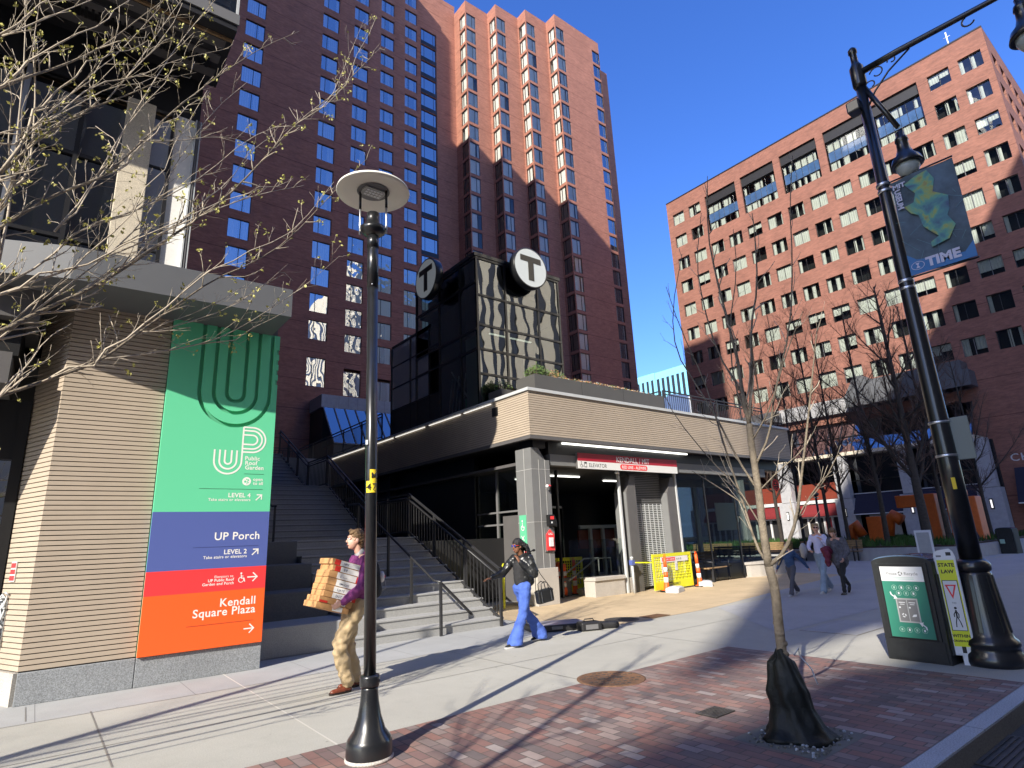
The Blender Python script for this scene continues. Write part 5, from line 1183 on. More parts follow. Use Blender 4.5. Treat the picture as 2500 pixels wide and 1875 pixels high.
# banner
b = MB(); m, tt, bb = nt('banner_art'); L = tt.links
tc = nd(tt, 'ShaderNodeTexCoord'); n1_ = nd(tt, 'ShaderNodeTexNoise'); n1_.inputs['Scale'].default_value = 2.6; n1_.inputs['Detail'].default_value = 4; n1_.inputs['Distortion'].default_value = 1.2; L.new(tc.outputs['Object'], n1_.inputs['Vector'])
o1 = ramp(tt, n1_.outputs['Fac'], [(.3, (.06, .08, .18)), (.42, (.08, .22, .26)), (.5, (.12, .34, .26)), (.56, (.30, .38, .12)), (.62, (.30, .24, .10)), (.7, (.16, .12, .36))])
L.new(o1, bb.inputs['Base Color']); bb.inputs['Roughness'].default_value = .6
simple('banner_dark', (.07, .11, .15), .6, var=.5, scale=3); flat('banner_blue', (.05, .19, .45), .6); flat('banner_ink', (.62, .62, .75), .6); flat('banner_line', (.12, .25, .3), .6)
M = frame((8.80, 2.35, 4.80), (0, -1, -.02)); rr = random.Random(4)
nx, ny = 8, 14; vs_ = []; fs_ = []
for j in range(ny+1):
    for i in range(nx+1): vs_.append((i/nx*.73, j/ny*1.42, .02*math.sin(i*.9+j*.35)))
for j in range(ny):
    for i in range(nx): a = j*(nx+1)+i; fs_.append((a, a+1, a+nx+2, a+nx+1))
b.add(vs_, fs_, 'banner_dark', True, M); b.add([(x, y, z-.004) for x, y, z in vs_], [f[::-1] for f in fs_], 'banner_dark', True, M)
shape = [(.30, 1.36), (.44, 1.38), (.50, 1.22), (.45, 1.05), (.60, .92), (.58, .74), (.54, .66), (.60, .5), (.50, .34), (.30, .30), (.30, .37), (.40, .42), (.34, .5), (.26, .62), (.24, .8), (.16, .86), (.10, .98), (.22, 1.0), (.26, 1.12), (.20, 1.22), (.16, 1.3)]
cs = (sum(p[0] for p in shape)/len(shape), sum(p[1] for p in shape)/len(shape))
b.add([(x, y, .026) for x, y in shape], [tuple(range(len(shape)-1, -1, -1))], 'banner_art', M=M)
for i in range(14):
    x = rr.uniform(.05, .7); y = rr.uniform(.2, 1.1); stroke(b, M, [(x, y), (x+rr.uniform(-.3, .3), y+rr.uniform(-.2, .25))], .004, 'banner_line', .027+i*.0002)
b.add([(0, 0, .0235), (.73, 0, .0235), (.73, .22, .0235), (.62, .10, .0235), (.4, .13, .0235), (.1, .2, .0235), (0, .3, .0235)], [tuple(range(7))], 'banner_blue', M=M)
b.text('TIME', .17, M @ Matrix.Translation((.2, .06, .031)), 'banner_ink', 'LEFT', .009, space=1.05)
stroke(b, M, [(.10+.075*math.cos(R(a)), .11+.055*math.sin(R(a))) for a in range(0, 360, 24)], .007, 'banner_ink', .03, True)
b.add([(.075, .145, .031), (.125, .145, .031), (.105, .11, .031), (.125, .075, .031), (.075, .075, .031), (.095, .11, .031)], [(0, 5, 4, 3, 2, 1)], 'banner_ink', M=M)
b.text('MIT', .095, M @ Matrix.Translation((.02, 1.28, .031)), 'banner_ink', 'LEFT', .004)
b.text('USEUM', .095, M @ Matrix.Translation((.035, 1.265, .0312)) @ Matrix.Rotation(-math.pi/2, 4, 'Z'), 'banner_ink', 'LEFT', .004)
b.tube([M @ Vector((-.1, 1.435, 0)), M @ Vector((.74, 1.435, 0))], .012, 'metal_black', 6); b.tube([M @ Vector((-.1, -.015, 0)), M @ Vector((.74, -.015, 0))], .012, 'metal_black', 6)
b.build('banner', label='hanging street banner reading TIME in dark blue and green on the ornamental lamp post', cat='banner')

# ---------------------------------------------------------------- recycling bin and crossing sign
def bin_(c, rz, label, poster=True):
    t = thing('recycling_bin', label, 'bin', c, rz)     # local: front face towards -x, width along y
    W, D, H = .68, .62, 1.16
    b = MB()
    pr = [(-W/2, 0), (W/2, 0), (W/2, H-.02)] + [(W/2*math.cos(R(a)), H-.02+.07*math.sin(R(a))) for a in range(15, 180, 15)] + [(-W/2, H-.02)]
    b.prism(pr, D, 'bin_black', M=Matrix(((0, 0, 1, 0), (1, 0, 0, 0), (0, 1, 0, 0), (0, 0, 0, 1))))
    b.box(-.012, -.001, -W/2+.03, W/2-.03, .03, .25, 'bin_black'); b.box(-.02, 0, -W/2+.05, -W/2+.085, .25, 1.1, 'bin_black'); b.box(-.02, 0, W/2-.085, W/2-.05, .25, 1.1, 'bin_black'); b.box(-.02, 0, -W/2+.05, W/2-.05, 1.1, 1.13, 'bin_black')
    b.bbox(.05, D-.05, W/2-.002, W/2+.012, .1, 1.0, 'bin_black', .004); b.bbox(.05, D-.05, -W/2-.012, -W/2+.002, .1, 1.0, 'bin_black', .004)
    b.build('body', t)
    b = MB(); pr2 = [(W/2*1.01*math.cos(R(a)), H-.012+.078*math.sin(R(a))) for a in range(8, 173, 15)]
    b.prism(pr2+[(-W/2*.9, H+.0)] if False else pr2, D-.03, 'bin_top', M=Matrix.Translation((.035, 0, 0)) @ Matrix(((0, 0, 1, 0), (1, 0, 0, 0), (0, 1, 0, 0), (0, 0, 0, 1)))); b.build('lid', t)
    M = frame((-.024, W/2-.1, .27), (0, -1, 0)); b = MB(); pw, ph = .48, .82
    if poster:
        b.box(-.012, pw+.012, -.012, ph+.012, -.02, 0, 'black', M=M); b.box(0, pw, 0, ph*.79, 0, .003, 'bin_green', M=M); b.box(0, pw, ph*.79, ph, 0, .003, 'post_white', M=M)
        b.text('Please', .05, M @ Matrix.Translation((.19, ph*.88, .0045)), 'frame_grey', 'RIGHT'); b.text('Recycle', .05, M @ Matrix.Translation((.27, ph*.88, .0045)), 'frame_grey', 'LEFT')
        for a in (90, 210, 330): stroke(b, M, arc(.228, ph*.9, .02, a, a+80, 4), .009, 'sign_black', .0045)
        for y in (.84, .82): b.box(.11, .37, ph*y, ph*y+.004, .003, .0042, 'bin_pale', M=M)
        for j, (y, n_, x0) in enumerate(((.70, 4, .13), (.62, 3, .17), (.11, 4, .13))):
            for i in range(n_):
                c_ = (x0+i*.082, ph*y); stroke(b, M, [(c_[0]+.029*math.cos(R(a)), c_[1]+.029*math.sin(R(a))) for a in range(0, 360, 30)], .004, 'bin_pale', .0045, True)
                b.box(c_[0]-.009, c_[0]+.009, c_[1]-.013, c_[1]+.013, .003, .0046, 'post_white' if (i+j) % 2 else 'bin_pale', M=M)
        b.box(.12, .36, ph*.21, ph*.55, .003, .0042, 'curtain_grey', M=M); b.box(.135, .235, ph*.23, ph*.53, .0042, .0054, 'bin_grey', M=M); b.box(.245, .345, ph*.23, ph*.53, .0042, .0054, 'bin_grey', M=M)
        for x in (.15, .26): b.box(x, x+.07, ph*.485, ph*.495, .0054, .006, 'post_white', M=M); b.box(x+.01, x+.06, ph*.46, ph*.468, .0054, .006, 'post_white', M=M); b.box(x-.008, x+.012, ph*.41, ph*.43, .0054, .006, 'post_white', M=M)
        for a in (90, 210, 330): stroke(b, M, arc(.185, ph*.31, .018, a, a+85, 4), .012, 'post_white', .0062)
        b.add([(.27, ph*.29, .006), (.32, ph*.3, .006), (.325, ph*.33, .006), (.29, ph*.325, .006)], [(0, 1, 2, 3)], 'post_white', M=M)
        for s, (x, y) in ((1, (.1, .6)), (-1, (.38, .16))):
            stroke(b, M, [(x-.025*s, ph*y+.03*s), (x-.02*s, ph*y-.0*s), (x+.015*s, ph*y-.03*s)], .014, 'post_white', .0048)
            b.add([(x, ph*y-.055*s, .005), (x+.045*s, ph*y-.045*s, .005), (x+.02*s, ph*y+.0*s, .005)], [(0, 1, 2) if s > 0 else (0, 1, 2)], 'post_white', M=M)
    else:
        b.box(0, .2, .2, .4, 0, .002, 'bin_pale', M=M)
    b.build('poster', t); return t
bin_((8.47, 3.085, 0), R(-3), 'big black recycling bin with a green poster on its front beside the lamp post')
t = thing('crossing_sign', 'yellow and white pedestrian crossing sign leaning upright between bin and lamp post', 'sign', (8.60, 2.64, 0))
M = frame((-.02, .11, 0), (.26, -.965, 0)) ; b = MB()
b.bbox(0, .22, .10, 1.2, -.02, .02, 'post_white', .012, M=M); b.prism([(0, 1.19), (.22, 1.19), (.2, 1.26), (.17, 1.29), (.05, 1.27), (.01, 1.24)], .035, 'post_white', M=M, h0=-.018)
b.box(.13, .18, 1.21, 1.25, .017, .019, 'black', M=M); b.box(.03, .08, 1.195, 1.215, .02, .0215, 'frame_grey', M=M)
b.box(.08, .15, 0, .12, -.015, .015, 'post_white', M=M); b.box(.09, .13, .13, .2, .02, .0212, 'black', M=M); b.build('panel', t)
b = MB(); b.box(.025, .195, .20, 1.16, .0205, .0225, 'lime', M=M); b.box(.035, .185, .37, .93, .0225, .0235, 'black', M=M); b.box(.042, .178, .377, .923, .0235, .0245, 'sign_white', M=M)
b.text('STATE', .056, M @ Matrix.Translation((.11, 1.085, .024)), 'black', 'CENTER', .002); b.text('LAW', .056, M @ Matrix.Translation((.11, 1.01, .024)), 'black', 'CENTER', .002)
b.text('WITHIN', .046, M @ Matrix.Translation((.11, .30, .024)), 'black', 'CENTER', .0015); b.text('CROSSWALK', .030, M @ Matrix.Translation((.11, .25, .024)), 'black', 'CENTER', .0012)
b.add([(.055, .88, .026), (.165, .88, .026), (.11, .72, .026)], [(0, 2, 1)], 'red_sign', M=M); b.add([(.078, .865, .0265), (.142, .865, .0265), (.11, .765, .0265)], [(0, 2, 1)], 'sign_white', M=M)
b.text('TO', .03, M @ Matrix.Translation((.11, .665, .026)), 'black', 'CENTER'); disc(b, M, (.11, .62), .014, 'black', .026, 10)
for pts in ([(.11, .6), (.108, .52)], [(.108, .53), (.09, .46), (.085, .41)], [(.108, .53), (.13, .47), (.142, .41)], [(.11, .59), (.085, .55), (.085, .52)], [(.11, .59), (.13, .55), (.125, .51)]): stroke(b, M, pts, .016 if pts[0][1] > .58 and len(pts) == 2 else .010, 'black', .0262)
b.build('sign_face', t)
bin_((36.8, 8.6, 0), R(-8), 'black recycling bin far across the plaza beside the seated person', False)

# ---------------------------------------------------------------- barriers, drums, bags
def barrier(A, B_, label, signs=True, feet=True):
    A = Vector((*A, 0)); B_ = Vector((*B_, 0)); L_ = (B_-A).length; M0 = frame((0, 0, 0), B_-A); t = thing('safety_barrier', label, 'barrier', A)
    H = 1.05; b = MB(); b.box(0, L_, .05, .27, -.02, .02, 'yellow', M=M0); b.box(0, L_, H-.09, H, -.02, .02, 'yellow', M=M0); b.box(0, .07, .27, H-.09, -.018, .018, 'yellow', M=M0); b.box(L_-.07, L_, .27, H-.09, -.018, .018, 'yellow', M=M0); b.build('frame', t)
    b = MB(); n = int((L_-.14)/.075)
    for i in range(1, n): x = .07+(L_-.14)*i/n; b.box(x-.009, x+.009, .27, H-.09, -.01, .01, 'yellow', M=M0)
    for i in range(1, 9): y = .27+(H-.36)*i/9; b.box(.07, L_-.07, y-.008, y+.008, -.012, .012, 'yellow', M=M0)
    b.build('mesh_panel', t)
    if signs:
        b = MB(); b.box(.38, L_-.2, .80, .95, .02, .03, 'sign_white', M=M0); b.box(.45, 1.12, .83, .93, .03, .034, 'red_sign', M=M0); b.text('RED LINE - ALEWIFE', .066, M0 @ Matrix.Translation((.785, .855, .036)), 'sign_white', 'CENTER', .0015)
        for i in range(3): disc(b, M0, (1.22+i*.1, .87), .03, 'sign_black', .032, 8); disc(b, M0, (1.22+i*.1, .87), .015, 'sign_white', .033, 8)
        b.box(.40, .67, .50, .76, .02, .027, 'sign_white', M=M0); b.box(1.1, 1.22, .55, .80, .02, .027, 'sign_white', M=M0)
        for i in range(5): b.box(.43, .64, .70-i*.04, .708-i*.04, .027, .029, 'frame_grey', M=M0); b.box(1.12, 1.2, .74-i*.035, .746-i*.035, .027, .029, 'frame_grey', M=M0)
        b.box(.42+.1, .88, .1, .24, .02, .026, 'sign_black', M=M0); b.text('SAFETY', .10, M0 @ Matrix.Translation((.70, .135, .028)), 'yellow', 'CENTER', .002); b.text('RESPECT', .10, M0 @ Matrix.Translation((.90, .135, .024)), 'sign_black', 'LEFT', .0015); b.build('barrier_sign', t)
    return t
barrier((14.15, 11.62), (16.15, 11.75), 'yellow mesh safety barrier with RED LINE sign in front of the roller shutter')
barrier((11.9, 13.9), (13.25, 13.6), 'yellow mesh safety barrier inside the entrance behind the orange drum', False)
barrier((9.7, 12.9), (9.0, 12.0), 'yellow safety barrier partly hidden behind the woman in blue trousers', False)
def delineator(c, tilt, label):
    b = MB(); b.lathe([(.16, 0), (.16, .05), (.085, .06), (.075, .2), (.07, .26)], (0, 0, 0), 'cone_orange', 18); prev = .26; zz = [(.26, .40, 'reflective'), (.40, .55, 'cone_orange'), (.55, .68, 'reflective'), (.68, .98, 'cone_orange')]
    for a, c_, mt in zz: b.lathe([(.07-.028*(a-.26)/.7, a), (.07-.028*(c_-.26)/.7, c_)], (0, 0, 0), mt, 18)
    b.tube([(-.03, 0, .97), (-.03, 0, 1.04), (.03, 0, 1.04), (.03, 0, .97)], .012, 'cone_orange', 6)
    b.lathe([(.19, 0), (.19, .04), (.15, .05)], (0, 0, 0), 'black', 8)
    o = b.build('delineator_post', loc=(*c, 0), label=label, cat='traffic post'); o.rotation_euler = tilt; return o
delineator((14.42, 11.42), (0, R(3), 0), 'orange and white delineator post at the left end of the big barrier')
delineator((16.3, 11.6), (0, R(-4), 0), 'orange and white delineator post at the right end of the big barrier')
delineator((12.65, 13.35), (0, 0, 0), 'orange delineator post inside the entrance next to the drum')
b = MB(); z = 0
for i, (h, r_, mt) in enumerate(((.05, .30, 'black'), (.22, .27, 'cone_orange'), (.13, .262, 'reflective'), (.17, .258, 'cone_orange'), (.13, .25, 'reflective'), (.2, .245, 'cone_orange'))):
    b.lathe([(r_, z), (r_+.008, z+h*.5), (r_-.004, z+h)], (0, 0, 0), mt, 24); z += h
b.lathe([(.2, z), (.12, z+.04), (.08, z+.05)], (0, 0, 0), 'cone_orange', 24); b.build('traffic_drum', loc=(12.0, 13.35, 0), label='orange and white traffic drum just inside the entrance beside the column', cat='traffic drum')
def bag(c, s, rz, label, mt='sandbag'):
    bm = bmesh.new(); bmesh.ops.create_cube(bm, size=1); bmesh.ops.subdivide_edges(bm, edges=bm.edges, cuts=6, use_grid_fill=True)
    for v in bm.verts:
        x, y, z = v.co; k_ = 1-.35*(abs(2*x)**3+abs(2*y)**3)/2; z2 = (z+.5)*k_; v.co = Vector((x*s[0], y*s[1], z2*s[2]+.01*mn.noise(Vector((x*5, y*5, z*5+c[0])))*3*s[2]*4))
        v.co.z = max(0, v.co.z)
    b = MB(); bm.verts.index_update(); b.add([v.co.copy() for v in bm.verts], [tuple(v.index for v in f.verts) for f in bm.faces], mt, True); bm.free()
    o = b.build('sandbag', loc=(*c, 0), label=label, cat='sandbag', group='sandbags holding down the barriers'); o.rotation_euler = (0, 0, rz); return o
bag((14.45, 11.15), (.62, .36, .17), R(20), 'pale sandbag at the left foot of the big yellow barrier'); bag((16.5, 11.55), (.6, .4, .17), R(35), 'pale sandbag at the right foot of the big yellow barrier'); bag((12.9, 13.1), (.6, .35, .2), R(-10), 'grey sandbag in the shade inside the entrance')
b = MB(); b.tube([(0, 0, 0), (0, 0, .95)], .035, 'steel_light', 12); b.lathe([(.05, .95), (.05, 1.0), (.02, 1.02)], (0, 0, 0), 'steel_light', 12); b.bar((.0, 0, .85), (.55, -.3, .82), .03, .03, 'yellow'); b.box(-.06, .06, -.06, .06, .78, .92, 'blue_sign')
b.build('short_post', loc=(13.7, 12.0, 0), label='short steel post with blue clamp and yellow bar left of the big barrier', cat='post')
# busker gear
simple('case_black', (.02, .02, .022), .45, var=.2)
simple('case_lining', (.30, .29, .36), .35, var=.3, scale=5)
b = MB(); b.bbox(-.55, .55, -.32, .32, 0, .11, 'case_black', .02); b.box(-.50, .50, -.28, .28, .111, .116, 'case_lining'); b.box(-.2, .0, -.34, -.315, .04, .09, 'frame_grey'); o = b.build('instrument_case', loc=(7.75, 8.75, 0), label='flat black case with a shiny grey top lying on the paving behind the woman', cat='case'); o.rotation_euler = (0, 0, R(-22))
b = MB(); b.bbox(-.2, .2, -.13, .13, 0, .15, 'case_black', .03); b.box(-.12, .12, -.135, -.128, .03, .11, 'frame_grey'); b.tube([(-.1, 0, .15), (-.08, 0, .19), (.08, 0, .19), (.1, 0, .15)], .01, 'black', 6); o = b.build('amplifier', loc=(8.0, 8.15, 0), label='small black amplifier box on the paving right of the flat case', cat='amplifier'); o.rotation_euler = (0, 0, R(-20))
b = MB(); b.bbox(-.2, .2, -.1, .1, 0, .12, 'case_black', .045); b.tube([(-.2, .1, .03), (0, .16, .03), (.2, .1, .05)], .008, 'black', 5); o = b.build('black_bag', loc=(8.38, 8.05, 0), label='small black bag at the right end of the gear on the paving', cat='bag'); o.rotation_euler = (0, 0, R(-30))
b = MB(); b.bbox(-.12, .12, -.1, .1, 0, .1, 'case_black', .01); b.tube([(0, 0, .1), (0, 0, 1.35)], .018, 'steel_light', 10); b.tube([(0, 0, 1.35), (.25, .05, 1.4)], .012, 'black', 8); b.ell((.28, .055, 1.405), (.045, .025, .025), 'black', 10, 6)
b.build('microphone_stand', loc=(7.62, 9.42, 0), label='thin grey microphone stand on a heavy base behind the woman', cat='stand')
# ---------------------------------------------------------------- plaza furniture
def bench(c, rz, L_, label, n=5):
    t = thing('wooden_bench', label, 'bench', c, rz)
    b = MB()
    for i in range(4): b.bbox(-L_/2, L_/2, -.20+i*.115, -.10+i*.115, .43, .47, 'wood', .005)
    b.build('seat', t); b = MB()
    for i in range(4): b.bbox(-L_/2, L_/2, .27+i*.015, .30+i*.015, .55+i*.105, .64+i*.105, 'wood', .005)
    b.build('backrest', t)
    for x in (-L_/2+.25, L_/2-.25):
        b = MB(); b.bar((x, -.18, 0), (x, -.18, .43), .05, .06, 'rail_metal'); b.bar((x, .22, 0), (x, .34, .96), .05, .06, 'rail_metal'); b.bar((x, -.18, .41), (x, .26, .41), .05, .04, 'rail_metal'); b.tube([(x, -.2, .43), (x, -.22, .64), (x, .28, .66)], .018, 'rail_metal', 6); b.build('leg', t)
    return t
# seats seen from the front or back around the planting bed
pxb = lambda px, py, X: onx(px, py, X)
bed = thing('planting_bed', 'long raised planting bed with low granite wall and short grass', 'planter', (31, 14, 0))
b = MB(); b.M = Matrix.Translation((-31, -14, 0)); b.box(31.2, 52, 8.9, 30, 0, .55, 'limestone'); b.box(31.5, 51.7, 9.2, 29.7, .551, .62, 'soil'); b.build('wall', bed)
b = MB(); rr = random.Random(9); b.M = Matrix.Translation((-31, -14, 0))
for i in range(5200):
    x = 31.5+20*rr.random()**1.6; y = rr.uniform(9.3, 29.5); h = rr.uniform(.15, .4); a = rr.uniform(0, 6.28); b.add([(x, y, .6), (x+.12*math.cos(a), y+.12*math.sin(a), .6), (x+.1*math.cos(a)+rr.gauss(0, .06), y+.1*math.sin(a)+rr.gauss(0, .06), .6+h)], [(0, 1, 2)], 'grass')
b.build('grass', bed, kind='stuff')
bench((30.6, 14.2, 0), R(-90), 3.0, 'wooden slatted bench in front of the planting bed left of the bin')
bench((30.6, 17.6, 0), R(-90), 3.0, 'wooden slatted bench in front of the planting bed behind the walking people')
bench((30.6, 20.9, 0), R(-90), 2.6, 'wooden slatted bench at the far left end of the planting bed')
bench((18.3, 12.35, 0), R(8), 1.7, 'dark wooden bench right of the big yellow barrier')
bench((24.5, 15.6, 0), R(-80), 1.9, 'wooden bench seen through the station corner glass beside the curved wall')
t = thing('curved_granite_seat', 'pale curved granite seat wall on the tan paving right of the station', 'seat wall', (22, 12.4, 0))
b = MB(); n = 14; cx_, cy_, r_ = 21.3, 14.9, 3.0
pts = [(cx_+r_*math.cos(R(a)), cy_+r_*math.sin(R(a))) for a in [200+i*110/n for i in range(n+1)]]; inn = [(cx_+(r_-.6)*math.cos(R(a)), cy_+(r_-.6)*math.sin(R(a))) for a in [200+i*110/n for i in range(n+1)]]
b.M = Matrix.Translation((-22, -12.4, 0))
b.prism(pts+inn[::-1], .42, 'granite_light'); b.build('wall', t)
b = MB(); b.M = Matrix.Translation((-22, -12.4, 0)); o_ = [((x-cx_)*1.012+cx_, (y-cy_)*1.012+cy_) for x, y in pts]; b.prism(o_+inn[::-1], .09, 'granite_light', h0=.425); b.build('cap', t)
# orange letter sculpture
q = onx(2350, 1345, 40.0); yy = q.y
t = thing('orange_sculpture', 'blocky orange metal sculpture behind the lamp post at the back of the plaza', 'sculpture', (40, 11.4, .6))
b = MB(); b.bbox(-.5, .6, -1.3, .1, 0, 2.3, 'sculpt_orange', .05); b.bbox(-.4, .5, -.8, .0, 2.3, 2.75, 'sculpt_orange', .12); b.build('tall_block', t)
b = MB(); b.bbox(-.4, .5, .6, 1.3, 0, 2.6, 'sculpt_orange', .04); b.bbox(-.4, .5, 1.3, 2.6, 1.9, 2.6, 'sculpt_orange', .04); b.bbox(-.4, .5, 3.6, 4.4, 0, 1.5, 'sculpt_orange', .04)
b.tube([(0, 2.6, 1.2), (0, 3.0, 1.5), (0, 3.3, 1.2), (0, 3.5, .4)], .35, 'sculpt_orange', 12); b.tube([(0, 5.5, .1), (0, 5.6, .8), (0, 5.2, 1.1), (0, 4.9, .4)], .3, 'sculpt_orange', 10); b.build('letter_block', t)
# small posts, display, red hanging sign
b = MB(); b.bbox(-.02, .02, -.32, .32, .15, 1.3, 'post_white', .01); b.box(-.028, -.021, -.24, .24, .3, 1.2, 'curtain_grey'); b.box(-.1, .1, -.3, -.26, 0, .15, 'post_white'); b.box(-.1, .1, .26, .3, 0, .15, 'post_white')
b.build('poster_stand', loc=(*[onx(2258, 1345, 30.2).x, onx(2258, 1330, 30.2).y], 0), label='white framed poster stand at the right end of the benches', cat='poster stand')
p = over(1894, 1185, (22.5, 12.9)); b = MB(); M = frame((p.x, p.y, p.z), (.6, -.8, 0))
M = M @ Matrix.Scale(.42, 4); pr = [(-.28, -.25), (0, -.62), (.28, -.25), (.3, .1), (.22, .42), (0, .6), (-.22, .42), (-.3, .1)]
b.prism(pr, .06, 'red_sign', M=M, h0=-.03); b.prism([(x*.82, y*.86) for x, y in pr], .01, 'sign_black', M=M, h0=.031); stroke(b, M, [(x*.7, y*.75) for x, y in pr], .03, 'red_sign', .043, True)
b.box(-.2, .2, -.03, .03, .042, .046, 'red_sign', M=M); disc(b, M, (0, .2), .09, 'red_sign', .045, 12); b.text('W', .2, M @ Matrix.Translation((0, -.28, .045)), 'red_sign', 'CENTER', .004); b.bar(M @ Vector((0, .6, 0)), M @ Vector((0, 1.1, 0)), .03, .03, 'black')
b.build('hanging_sign', label='red and black shaped sign hanging under the station roof corner', cat='sign')
b = MB(); b.tube([(0, 0, 0), (0, 0, 3.3)], .06, 'metal_black', 10); b.box(-.3, .3, -.02, .02, 3.2, 3.26, 'metal_black'); b.lathe([(.12, 3.3), (.2, 3.42), (.02, 3.6)], (0, 0, 0), 'frame_grey', 12)
b.build('plaza_lamp', loc=(*[onx(2003, 1280, 34).x, onx(2003, 1280, 34).y], 0), label='slim dark plaza lamp behind the walking women', cat='lamp')
leafclump('low_shrub', (64.2, 24.5, 0), (1.2, 1.6, .9), 500, ['grass', 'bark_dark'], 'low dark bush under the navy awnings', 'shrub', seed=12, leaf=.22)
leafclump('low_shrub', (63.5, 12.5, 0), (1.0, 2.2, .9), 600, ['grass', 'bark_dark'], 'low dark hedge at the far right under the brick wall', 'shrub', seed=13, leaf=.22)
# ---------------------------------------------------------------- trees
def limb(b, pts, r0, r1, m, n=6):
    k_ = len(pts); b.tube(pts, [r0+(r1-r0)*(i/(k_-1)) for i in range(k_)], m, n)
def smooth(pts, it=2):
    P = [Vector(p) for p in pts]
    for _ in range(it):
        Q = [P[0]]
        for a, c in zip(P[:-1], P[1:]): Q += [a*.75+c*.25, a*.25+c*.75]
        Q.append(P[-1]); P = Q
    return P
def bud(b, p, rr, m='bud', s=.02):
    for i in range(rr.randint(2, 5)):
        d = Vector((rr.gauss(0, .6), rr.gauss(0, .6), rr.gauss(-.3, .7))).normalized(); u = d.orthogonal().normalized(); L_ = s*rr.uniform(.8, 1.8); w_ = L_*.3; q = p+Vector((rr.gauss(0, s*.4), rr.gauss(0, s*.4), rr.gauss(0, s*.4)))
        b.add([q, q+d*L_*.5+u*w_, q+d*L_, q+d*L_*.5-u*w_], [(0, 1, 2, 3)], m)
        v = d.cross(u); b.add([q, q+d*L_*.5+v*w_, q+d*L_, q+d*L_*.5-v*w_], [(0, 1, 2, 3)], m)
def twigs(b, bb, pts, r, rr, dens, Lm, depth, m, buds=.5, up=.25, spread=.8, n=4, bs=.02):
    tot = sum((c-a).length for a, c in zip(pts[:-1], pts[1:])); acc = rr.uniform(0, 1/dens); run = 0
    for a, c in zip(pts[:-1], pts[1:]):
        L_ = (c-a).length; d = (c-a).normalized() if L_ > 0 else Vector((0, 0, 1))
        while acc < run+L_:
            p = a+d*(acc-run); f = acc/tot
            side = Vector((rr.gauss(0, 1), rr.gauss(0, 1), rr.gauss(0, 1))); side = (side-d*side.dot(d)).normalized()
            dd = (d+side*spread*rr.uniform(.6, 1.3)+Vector((0, 0, up))).normalized(); ln = Lm*rr.uniform(.35, 1.1)*(1.15-.6*f)
            q = [p]; e = dd
            for i in range(3):
                e = (e+Vector((rr.gauss(0, .13), rr.gauss(0, .13), rr.gauss(.04, .13)))).normalized(); q.append(q[-1]+e*ln/3)
            rr0 = max(.0015, r*rr.uniform(.35, .55)*(1-.4*f))
            limb(b, q, rr0, max(.0012, rr0*.45), m, n)
            if depth > 0: twigs(b, bb, q, rr0, rr, dens*1.5, Lm*.5, depth-1, m, buds, up, spread, 3, bs)
            if bb is not None and rr.random() < buds: bud(bb, q[-1], rr, s=bs)
            acc += rr.uniform(.5, 1.5)/dens
        run += L_
